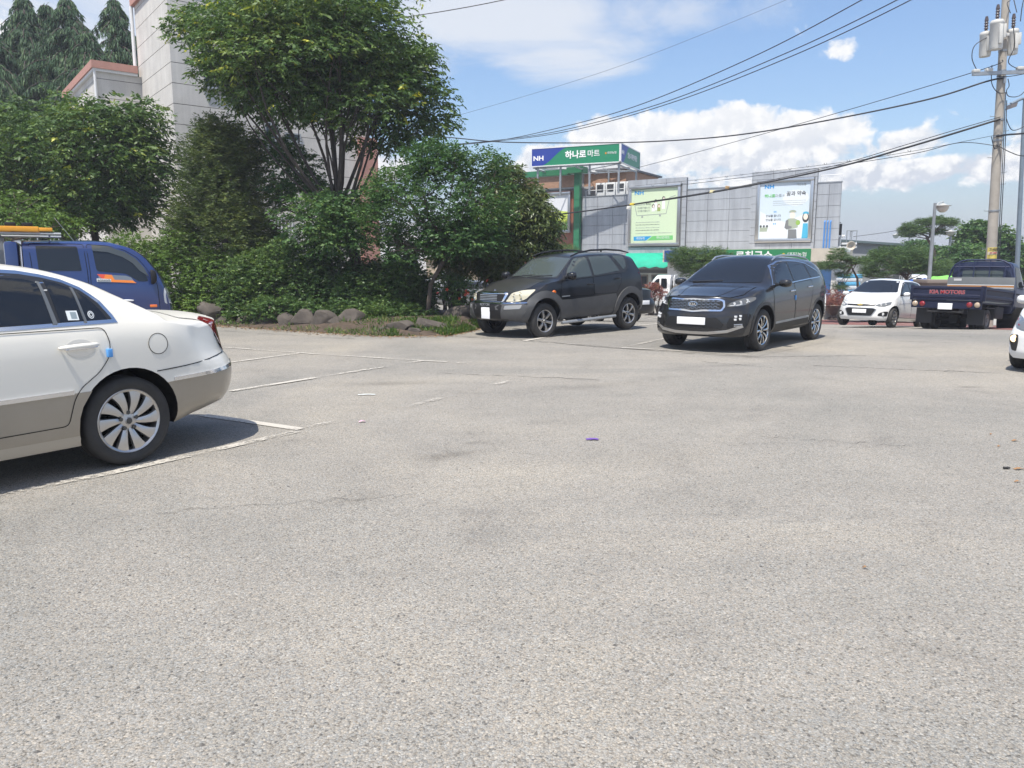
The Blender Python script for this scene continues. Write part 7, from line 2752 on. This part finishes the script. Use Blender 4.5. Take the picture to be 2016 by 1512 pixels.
for i, v in enumerate((363, 415, 442, 490, 205, 229, 258, 310, 340)):
    z = pz(v)
    sg = -1 if i % 2 else 1
    mb = MB()
    mb.tube([(sg * prof_r(z), 0, z), (sg * (prof_r(z) + .16), -.03, z), (sg * (prof_r(z) + .16), -.03, z + .03)], .010, 6)
    mb.build("climbing_step", M_STEEL, POLE)
mb = MB()
for z in (pz(140), pz(152), pz(268), pz(276), pz(236), pz(60), pz(100), pz(415)):
    mb.lathe([(prof_r(z) + .003, z - .03), (prof_r(z) + .012, z - .025), (prof_r(z) + .012, z + .025), (prof_r(z) + .003, z + .03)], 24, 'z')
mb.build("steel_band", M_STEEL, POLE)
mb = MB()
z = pz(146)
mb.box((-.98, -.24, z - .05), (1.05, -.16, z + .05))
z = pz(152)
mb.box((-.03, -.20, z - .2), (.03, -.14, z))
mb.build("crossarm", M_STEEL, POLE)
mb = MB()
for (x, zz) in ((-.88, pz(146)), (-.5, pz(145)), (.42, pz(144)), (.62, pz(143)), (.95, pz(141))):
    mb.cbox((x - .10, -.26, zz + .03), (x + .10, -.12, zz + .13), .03)
mb.build("insulator_clamp", mat("clamp_white", (.5, .5, .48), .5), POLE)
M_CAN = mat("transformer_grey", (0.55, 0.545, 0.52), 0.5, var=.10, vscale=3)
M_BUSH = mat("insulator_brown", (.06, .045, .045), .3, coat=.6)
for (u, v0, v1, dy, rr) in ((1961, 66, 111, -.06, .155), (1982, 51, 104, -.42, .178), (2014, 62, 108, -.02, .155)):
    zt, zb = pz(v0), pz(v1)
    x = at(u, 80, py_ + dy).x - px_
    h = zt - zb
    M = Matrix.Translation((x, dy, zb))
    mb = MB()
    mb.lathe([(0, -.0), (rr * .93, .0), (rr * .96, .03), (rr, .05), (rr, h - .06), (rr * 1.04, h - .05), (rr * 1.04, h), (rr * .9, h + .05), (0, h + .08)], 32, 'z', 0, M)
    mb.cbox((x - .05, dy - rr - .06, zb + .12), (x + .05, dy - rr + .02, zt - .10), .015)
    mb.cbox((x + rr * .7, dy - .1, zb + h * .4), (x + rr + .05, dy + .1, zt - .06), .02)
    mb.cbox((min(x, 0), dy * .5 - .04, zb + h * .55), (max(x, .02), dy * .5 + .06, zb + h * .66), .01)
    c = mb.build("transformer", M_CAN, POLE)
    mb = MB()
    pr = [(0, .44), (.035, .42), (.05, .34)]
    for k in range(4):
        pr += [(.052, .33 - .075 * k), (.06, .30 - .075 * k), (.032, .285 - .075 * k)]
    pr += [(.055, .0), (0, 0)]
    mb.lathe([(r, hh + h + .06) for r, hh in pr][::-1], 18, 'z', 0, M)
    mb.build("bushing", M_BUSH, c)
mb = MB()
for pts in ([(-.55, -.2, pz(74)), (-.95, -.2, pz(90)), (-1.02, -.2, pz(115)), (-.85, -.2, pz(140))], [(-.15, -.5, pz(36)), (-.2, -.4, pz(15)), (.02, -.18, pz(5))], [(.5, .05, pz(42)), (.5, 0, pz(10)), (.6, 0, pz(-20))], [(.0, -.55, pz(36)), (-.05, -.4, pz(0))],
            [(-.05, -.5, pz(60)), (.05, -.45, pz(100)), (.0, -.3, pz(128)), (.5, -.15, pz(142))], [(-.42, -.2, pz(130)), (-.40, -.2, pz(165)), (-.2, -.2, pz(184)), (.05, -.2, pz(185))],
            [(.08, -.19, pz(158)), (.12, -.2, pz(172)), (.05, -.2, pz(182)), (.15, -.2, pz(193)), (.5, -.2, pz(190)), (.85, -.2, pz(158))], [(.75, -.1, pz(100)), (.78, -.1, pz(125)), (.6, -.12, pz(141))],
            [(.03, -.2, pz(185)), (.05, -.22, pz(330)), (.06, -.23, pz(520))], [(.08, -.19, pz(200)), (.11, -.2, pz(300)), (.12, -.22, pz(520))], [(.1, -.18, pz(235)), (.3, -.2, pz(259)), (.7, -.2, pz(250)), (.9, -.2, pz(232))], [(-.32, -.2, pz(270)), (-.2, -.2, pz(294)), (-.02, -.2, pz(285))]):
    # soften the run of the cable
    P = [Vector(p) for p in pts]
    fine = []
    for i in range(len(P) - 1):
        a, b, c, d = P[max(i - 1, 0)], P[i], P[i + 1], P[min(i + 2, len(P) - 1)]
        for k in range(6):
            t = k / 6
            fine.append(.5 * ((2 * b) + (c - a) * t + (2 * a - 5 * b + 4 * c - d) * t * t + (3 * b - a - 3 * c + d) * t ** 3))
    fine.append(P[-1])
    mb.tube(fine, .012, 6)
mb.build("jumper_cable", M_WIRE, POLE)
mb = MB()
z0, z1 = pz(509), pz(487)


def curved_plate(mb, z0, z1, a0, a1, r, mi):
    n = 10
    vs = []
    for i in range(n + 1):
        a = rad(a0 + (a1 - a0) * i / n)
        for z in (z0, z1):
            vs.append((r * math.cos(a), r * math.sin(a), z))
    mb.add(vs, [(2 * i, 2 * i + 2, 2 * i + 3, 2 * i + 1) for i in range(n)], mi, True)


rr = prof_r(z0) + .008
curved_plate(mb, z0, z1, 195, 325, rr, 0)
curved_plate(mb, z0 + (z1 - z0) * .36, z0 + (z1 - z0) * .62, 200, 320, rr + .004, 1)
notice = mb.build("notice_sticker", [mat("sticker_yellow", (.62, .50, .12), .6), mat("sticker_cream", (.62, .55, .42), .6)], POLE)
Mn = Matrix(((1, 0, 0, -.045), (0, 0, -1, -rr - .012), (0, 1, 0, z0 + (z1 - z0) * .8), (0, 0, 0, 1)))
lettering("고사상", .10, Mn, M_INK, notice, bold=.003)
lettering("010-0000", .055, Matrix.Translation((0, 0, -(z1 - z0) * .30)) @ Mn, mat("letter_red", (.5, .02, .03), .5), notice)

# steel lamp post with an arm
SPT = at(2011, 500, 27.0)
spg = float(gz(SPT.x, SPT.y))
LP = thing("steel_lamp_post", "blue grey steel lamp post with a short arm, right of the concrete pole", "lamp post", (SPT.x, SPT.y, spg), rot=(0, rad(-3.0), 0))
zt = at(2012, 195, SPT.y).z - spg
mb = MB()
mb.lathe([(.09, 0), (.085, 1.0), (.058, zt), (0, zt + .02)], 16, 'z')
mb.lathe([(.16, 0), (.16, .03), (.1, .05)], 16, 'z')
mb.build("post", mat("steel_blue_grey", (.20, .25, .30), .45, metal=.4, var=.1), LP)
mb = MB()
mb.tube([(.0, 0, zt - .05), (.0, 0, zt + .03), (-.12, 0, zt + .02), (-.46, 0, zt - .12)], .045, 8)
mb.build("arm", mat("steel_blue_grey", (.20, .25, .30), .45), LP)
mb = MB()
mb.add([(-.52, -.12, zt - .15), (-.30, -.12, zt - .10), (-.30, .12, zt - .10), (-.52, .12, zt - .15), (-.56, -.14, zt - .30), (-.36, -.14, zt - .24), (-.36, .14, zt - .24), (-.56, .14, zt - .30)], [(0, 1, 2, 3), (4, 5, 6, 7), (0, 1, 5, 4), (1, 2, 6, 5), (2, 3, 7, 6), (3, 0, 4, 7)])
mb.build("lamp_head", mat("lamp_brown", (.12, .11, .11), .5), LP)


# cables: each one a thing of its own
def cable(label, pts, r, sag=True, name="overhead_cable", cat="cable", m=None, group="overhead cables"):
    P = [at(*q) for q in pts]
    fine = []
    n = 14
    for i in range(len(P) - 1):
        a, b, c, d = P[max(i - 1, 0)], P[i], P[i + 1], P[min(i + 2, len(P) - 1)]
        for k in range(n):
            t = k / n
            fine.append(.5 * ((2 * b) + (c - a) * t + (2 * a - 5 * b + 4 * c - d) * t * t + (3 * b - a - 3 * c + d) * t ** 3))
    fine.append(P[-1])
    o = fine[0]
    T = MB().tube([p - o for p in fine], r, 6).build(name, m or M_WIRE, None)
    T.location = o
    tag(T, label, cat, group)
    return T, fine


cable("upper one of three high cables crossing the sky from the top right", [(1900, -118, 22), (1700, -2, 24), (1480, 113, 28), (1246, 211, 33), (1065, 260, 38), (960, 279, 42), (830, 290, 48)], .016)
cable("middle one of three high cables, just above the lowest of them", [(2000, -130, 22), (1770, -2, 24), (1540, 108, 28), (1300, 204, 33), (1100, 258, 38), (960, 278, 42.2), (830, 288, 48)], .016)
cable("lowest of three high cables crossing the sky from the top right", [(2030, -132, 22), (1797, -2, 24), (1560, 110, 28), (1320, 203, 33), (1120, 258, 38), (960, 280, 42.4), (830, 291, 48)], .016)
cable("thick sagging cable running from the concrete pole left to the zelkova", [(1974, 154, 23.85), (1940, 161, 24), (1830, 195, 25), (1650, 233, 27), (1480, 262, 29), (1350, 275, 31), (1200, 281, 33), (1000, 280, 36), (900, 272, 38), (800, 262, 40)], .026)
cable("thin taut cable from the concrete pole down to the roof sign", [(1974, 118, 23.85), (1930, 138, 24.2), (1650, 222, 30), (1400, 292, 38), (1252, 331, 44)], .012)
cable("heavy bundled cable sloping down from the concrete pole across the posters", [(1970, 234, 23.85), (1880, 262, 24.5), (1780, 292, 25.5), (1640, 331, 27), (1440, 372, 29), (1250, 402, 32), (1080, 424, 35), (900, 440, 39)], .032)
cable("thin cable lying along the heavy bundled cable", [(1970, 230, 23.85), (1880, 256, 24.5), (1780, 286, 25.5), (1640, 327, 27), (1440, 370, 29), (1250, 401, 32)], .012)
_t1 = cable("messenger cable with hooks, upper strand, left of the concrete pole", [(1968, 264, 23.85), (1940, 270, 24), (1800, 297, 26), (1640, 322, 29), (1400, 351, 34), (1250, 366, 39)], .008)
_t2 = cable("messenger cable with hooks, lower strand, left of the concrete pole", [(1967, 288, 23.85), (1890, 281, 24.6), (1800, 302, 26), (1640, 327, 29), (1400, 357, 34), (1240, 376, 39)], .011)
mb = MB()
o = _t2[0].location
for (u, v, Y) in [(1790, 299, 26.2), (1750, 305, 27), (1715, 311, 27.6), (1670, 318, 28.4), (1625, 324, 29.3), (1590, 329, 30), (1555, 334, 30.8), (1520, 337, 31.5), (1490, 341, 32.1), (1460, 345, 32.8), (1430, 349, 33.4), (1400, 352.5, 34), (1370, 356, 35), (1340, 360, 36), (1310, 363, 37), (1285, 367, 37.8)]:
    p = at(u, v, Y) - o
    mb.tube([p + Vector((-.05, 0, .06)), p + Vector((-.03, 0, .0)), p + Vector((.03, 0, .0)), p + Vector((.05, 0, .06))], .008, 5)
mb.build("hanger_hook", M_WIRE, _t2[0])
cable("thin dark cable at the top of the sky leaving the zelkova's crown", [(640, 62, 30), (770, 38, 30), (880, 21, 30), (1000, -2, 30), (1200, -48, 30)], .016)
cable("faint thin cable high in the middle of the sky", [(760, 262, 60), (920, 222, 58), (1220, 130, 54), (1560, -5, 50)], .010)
cable("thin cable between the tall pine and the far lamp head", [(1680, 466, 60), (1740, 458, 60), (1800, 448, 60)], .02)
cable("cable hanging right of the concrete pole towards the picture edge", [(1962, 268, 23.9), (1985, 265, 23.5), (2020, 262, 23), (2100, 250, 22)], .028)
cable("drooping cable right of the concrete pole below the others", [(1962, 285, 23.9), (1990, 300, 23.5), (2020, 307, 23), (2100, 300, 22)], .014)
cable("thin cable from the transformer crossarm to the right picture edge", [(1962, 150, 23.9), (1990, 150, 23.5), (2040, 141, 23), (2120, 130, 22)], .012)
for (u, v, w, h, c, lb) in [(1245, 402, .17, .09, (.72, .55, .06), "yellow tag on the heavy cable before the green poster"), (1238, 409, .14, .13, (.66, .66, .62), "white torn tag below the yellow one on the heavy cable"), (1403, 377, .17, .10, (.66, .60, .36), "pale yellow tag hanging between the two posters"), (1432, 369, .12, .10, (.38, .25, .12), "brown tag on the heavy cable between the posters")]:
    p = at(u, v, 32 - (u - 1245) * .016)
    mb = MB()
    mb.add([(-w * .7, 0, -h * .4), (w * .4, .01, -h * .6), (w * .7, -.01, h * .4), (-w * .5, .01, h * .6), (-w * .7, .015, -h * .4), (w * .4, .025, -h * .6), (w * .7, .005, h * .4), (-w * .5, .025, h * .6)], [(0, 1, 2, 3), (7, 6, 5, 4), (0, 4, 5, 1), (1, 5, 6, 2), (2, 6, 7, 3), (3, 7, 4, 0)])
    t = mb.build("cable_tag", mat("tag_" + lb.split()[0], c, .7), None)
    t.location = p
    tag(t, lb, "tag", "tags on the cable")


# globe street lamps
def street_lamp(label, u_post, v_top, v_base, Y, u_head, v_head, k=1.0):
    b = at(u_post, v_base, Y)
    T = thing("street_lamp", label, "street lamp", (b.x, b.y, b.z), group="park lamps with half globes")
    h = at(u_post, v_top, Y).z - b.z
    dx = at(u_head, v_head, Y).x - b.x
    hz = at(u_head, v_head, Y).z - b.z
    mb = MB()
    mb.lathe([(.075 * k, 0), (.07 * k, h * .5), (.055 * k, h), (.06 * k, h + .04), (0, h + .06)], 14, 'z')
    mb.lathe([(.12 * k, 0), (.12 * k, .9), (.07 * k, 1.0)], 14, 'z')
    mb.build("post", M_STEEL, T)
    mb = MB()
    mb.tube([(0, 0, h - .10), (dx * .5, 0, h + .06), (dx, 0, h + .10), (dx, 0, hz + .14)], .022, 6)
    mb.build("arm", M_STEEL, T)
    M = Matrix.Translation((dx, 0, hz))
    MB().lathe([(0, .16), (.06, .14), (.12, .10), (.30, .06), (.30, .045), (0, .045)], 20, 'z', 0, M).build("shade", mat("lamp_shade_grey", (.40, .40, .38), .5), T)
    MB().lathe([(.22, .044), (.215, -.04), (.17, -.13), (.09, -.19), (0, -.205)], 20, 'z', 0, M).build("globe", mat("lamp_globe", (.55, .52, .45), .25, coat=.6), T)


street_lamp("tall park lamp with a half globe, left of the concrete pole", 1825, 402, 600, 30.5, 1856, 408)
street_lamp("second park lamp further back, before the round dark trees", 1861, 458, 590, 44, 1871, 458, 1.1)
street_lamp("farthest park lamp, its head beside the tall pine's left side", 1781, 462, 590, 58, 1764, 464, 1.2)

# planter bowls
def planter(label, u, v, k=1.0):
    g = gpt(u, v)
    T = thing("planter_bowl", label, "planter", g, group="brown planter bowls by the road")
    mb = MB()
    mb.lathe([(0, 0), (.26 * k, 0), (.27 * k, .03), (.15 * k, .10), (.12 * k, .18), (.16 * k, .24), (.34 * k, .42), (.42 * k, .58), (.44 * k, .62), (.40 * k, .62), (.37 * k, .57), (0, .56)], 28, 'z')
    mb.build("bowl", mat("planter_brown", (.11, .075, .062), .6, var=.2, vscale=5), T)
    return T


planter("brown pedestal planter bowl left of the white hatchback's bonnet", 1640, 629)
kerb = strip_box("kerb_stone", gpt(1600, 604), gpt(1640, 604), .3, .35, mat("kerb_granite", (.34, .32, .29), .85, var=.2, vscale=4))
a, b = at(1560, 600, 34.9), at(1705, 602, 34.4)
bpy.data.objects.remove(kerb)
tag(strip_box("kerb", (a.x, a.y), (b.x, b.y), .25, .42, mat("kerb_granite", (.34, .32, .29), .85)), kind='structure')

# stack of white and blue crates by the shutter
p = at(1671, 560, 36.9)
ST = thing("crate_stack", "stack of white and sky blue sacks beside the blue shutter", "stack", (p.x, p.y, float(gz(p.x, p.y))))
mb = MB()
rng = random.Random(8)
z = 0.0
for k in range(11):
    w = .46 + rng.uniform(-.05, .05)
    mb.cbox((-w + rng.uniform(-.05, .05), -.35, z), (w + rng.uniform(-.05, .05), .35, z + .18), .05, k % 2)
    z += .18
mb.build("sacks", [mat("sack_blue", (.12, .42, .68), .6, var=.2, vscale=6), mat("sack_white", (.62, .66, .70), .6, var=.1)], ST)


def tarp(label, u, v, Y, w, h, c1, c2, cat="tent"):
    p = at(u, v, Y)
    T = thing("tarp_tent", label, cat, (p.x, p.y, float(gz(p.x, p.y))))
    mb = MB()
    n = 12
    vs = []
    for j in range(7):
        y = -1.2 + 2.4 * j / 6
        for i in range(n + 1):
            a = math.pi * i / n
            vs.append((-w / 2 * math.cos(a) * (1 - .06 * math.sin(j * 2.1)), y, h * math.sin(a) ** .75 * (1 + .04 * math.sin(i * 1.7 + j))))
    m = n + 1
    for j in range(6):
        for i in range(n):
            mb.add([vs[j * m + i], vs[j * m + i + 1], vs[(j + 1) * m + i + 1], vs[(j + 1) * m + i]], [(0, 1, 2, 3)], 1 if i in (2, 3) else 0, True)
    mb.add(vs[:m], [tuple(range(m))], 0)
    mb.build("canvas", [mat("tarp_" + c1[0], c1[1], .6, var=.12, vscale=3), mat("tarp_" + c2[0], c2[1], .6)], T)
    return T


tt = tarp("blue domed tent with a pale green stripe behind the white hatchback's roof", 1830, 560, 34, 1.9, 1.75, ("blue", (.02, .09, .36)), ("green", (.38, .60, .30)))
lettering("A동", .22, Matrix(((1, 0, 0, 0.1), (0, 0, -1, -1.22), (0, 1, 0, .9), (0, 0, 0, 1))), mat("ink_navy", (.02, .03, .12), .6), tt)
tarp("bright green tent top right of the blue domed tent", 1872, 560, 37, 1.9, 1.85, ("bright_green", (.20, .55, .10)), ("white", (.65, .66, .65)))
p = at(1852, 575, 29.5)
KB = thing("guard_box", "small taupe guard box with a flat roof, left of the truck's grey headboard", "booth", (p.x, p.y, float(gz(p.x, p.y))))
MB().cbox((-.48, 0, 0), (.55, .9, 1.58), .01).build("wall", mat("taupe_wall", (.25, .21, .18), .8, var=.08), KB)
MB().cbox((-.58, -.08, 1.58), (.65, 1.0, 1.72), .015).build("roof", mat("taupe_roof", (.22, .185, .16), .7), KB)
MB().box((-.32, -.02, .75), (.1, 0, 1.28)).build("notice_board", mat("notice_grey", (.40, .42, .44), .5), KB)
# white vans behind the pine stems
p = at(1745, 570, 40)
white_truck("white pickup half hidden by the broad clipped pine's limbs", (p.x, p.y, float(gz(p.x, p.y))), 100)

# ---------------- litter on the lot
def scrap(label, u, v, w, d, rz, m, h=.004, curl=.012):
    g = gpt(u, v)
    mb = MB()
    n = 6
    vs = []
    for i in range(n + 1):
        x = -w / 2 + w * i / n
        z = h + curl * math.sin(i / n * 3.1)
        vs += [(x, -d / 2 + .006 * math.sin(i * 2.1), z), (x, d / 2 + .006 * math.cos(i * 2.7), z + curl * .3)]
    k = len(vs)
    vs += [(x, y, z - .002) for x, y, z in vs]
    fs = []
    for i in range(n):
        fs += [(2 * i, 2 * i + 1, 2 * i + 3, 2 * i + 2), (k + 2 * i + 2, k + 2 * i + 3, k + 2 * i + 1, k + 2 * i)]
    o = mb.add(vs, fs, 0, True).build("paper_scrap", m, None)
    o.location = (g.x, g.y, g.z + .004)
    o.rotation_euler = (0, 0, rz)
    return tag(o, label, "litter", "scraps lying on the asphalt")


scrap("purple paper scrap lying alone in the middle of the asphalt", 1166, 866, .105, .055, .05, mat("paper_purple", (.14, .075, .30), .7), .003, .004)
scrap("white folded slip lying near the sedan's bay lines", 722, 778, .20, .035, .1, mat("paper_white", (.7, .74, .72), .5), .004, .004)
scrap("tiny pink scrap between the white slip and the worn line", 713, 832, .06, .03, .4, mat("paper_pink", (.55, .36, .44), .7))
mb = MB()
mb.lathe([(0, -.024), (.009, -.024), (.009, .008), (.007, .01), (.007, .022), (0, .024)], 12, 'x')
o = mb.build("bottle_stub", mat("stub_black", (.03, .028, .026), .5), None)
g = gpt(1982, 924)
o.location = (g.x, g.y, .012)
tag(o, "small dark stub lying by a dry leaf near the right edge", "litter")
M_DRY = mat("dry_leaf_brown", (.30, .17, .08), .8, var=.3, vscale=30)
for i, (u, v, w, rz, lb) in enumerate([(2006, 925, .07, .1, "curled dry leaf beside the dark stub"), (1998, 869, .055, .3, "thin dry leaf above the dark stub"), (1966, 880, .03, .8, "small dry leaf left of the thin one"), (1703, 1120, .022, .2, "lone orange dry leaf on the bare asphalt"), (2003, 950, .04, .1, "dry leaf below the dark stub"), (1950, 856, .03, 1.2, "tiny dark curl on the asphalt by the right edge")]):
    o = scrap(lb, u, v, w, w * .35, rz, M_DRY, .003, .008)
    o.name = "dry_leaf"
    o["category"] = "leaf"
    o["group"] = "dry leaves near the right edge"
# loose grit on the lot: one mass
rng = np.random.default_rng(77)
mb = MB()
for _ in range(420):
    u, v = rng.uniform(0, 2016), 680 + 830 * rng.random() ** 1.3
    g = gpt(u, v)
    s = rng.uniform(.003, .009)
    a = rng.uniform(0, 6.28)
    mb.add([(g.x + s * math.cos(a + q * 1.57) * (1 + .4 * (q % 2)), g.y + s * math.sin(a + q * 1.57), g.z) for q in range(4)] + [(g.x, g.y, g.z + s * .8)], [(0, 1, 4), (1, 2, 4), (2, 3, 4), (3, 0, 4)])
tag(mb.build("gravel", mat("grit_dark", (.10, .095, .09), .9, var=.5, vscale=30), None, weld=False), "loose dark grit scattered over the asphalt", None, kind='stuff')


# ------------------------------------------------------------------ the hazy summer air over the whole place
def haze_box():
    m = bpy.data.materials.new("summer_haze")
    m.use_nodes = True
    N, L = m.node_tree.nodes, m.node_tree.links
    N.remove(N['Principled BSDF'])
    v = N.new('ShaderNodeVolumePrincipled')
    v.inputs['Color'].default_value = (0.86, 0.89, 1.0, 1)
    v.inputs['Density'].default_value = 0.0012
    v.inputs['Anisotropy'].default_value = 0.1
    L.new(v.outputs[0], N['Material Output'].inputs['Volume'])
    o = MB().box((-2700, -1000, -9), (2700, 2700, 17.5)).build("haze", m)
    tag(o, kind='stuff')


haze_box()
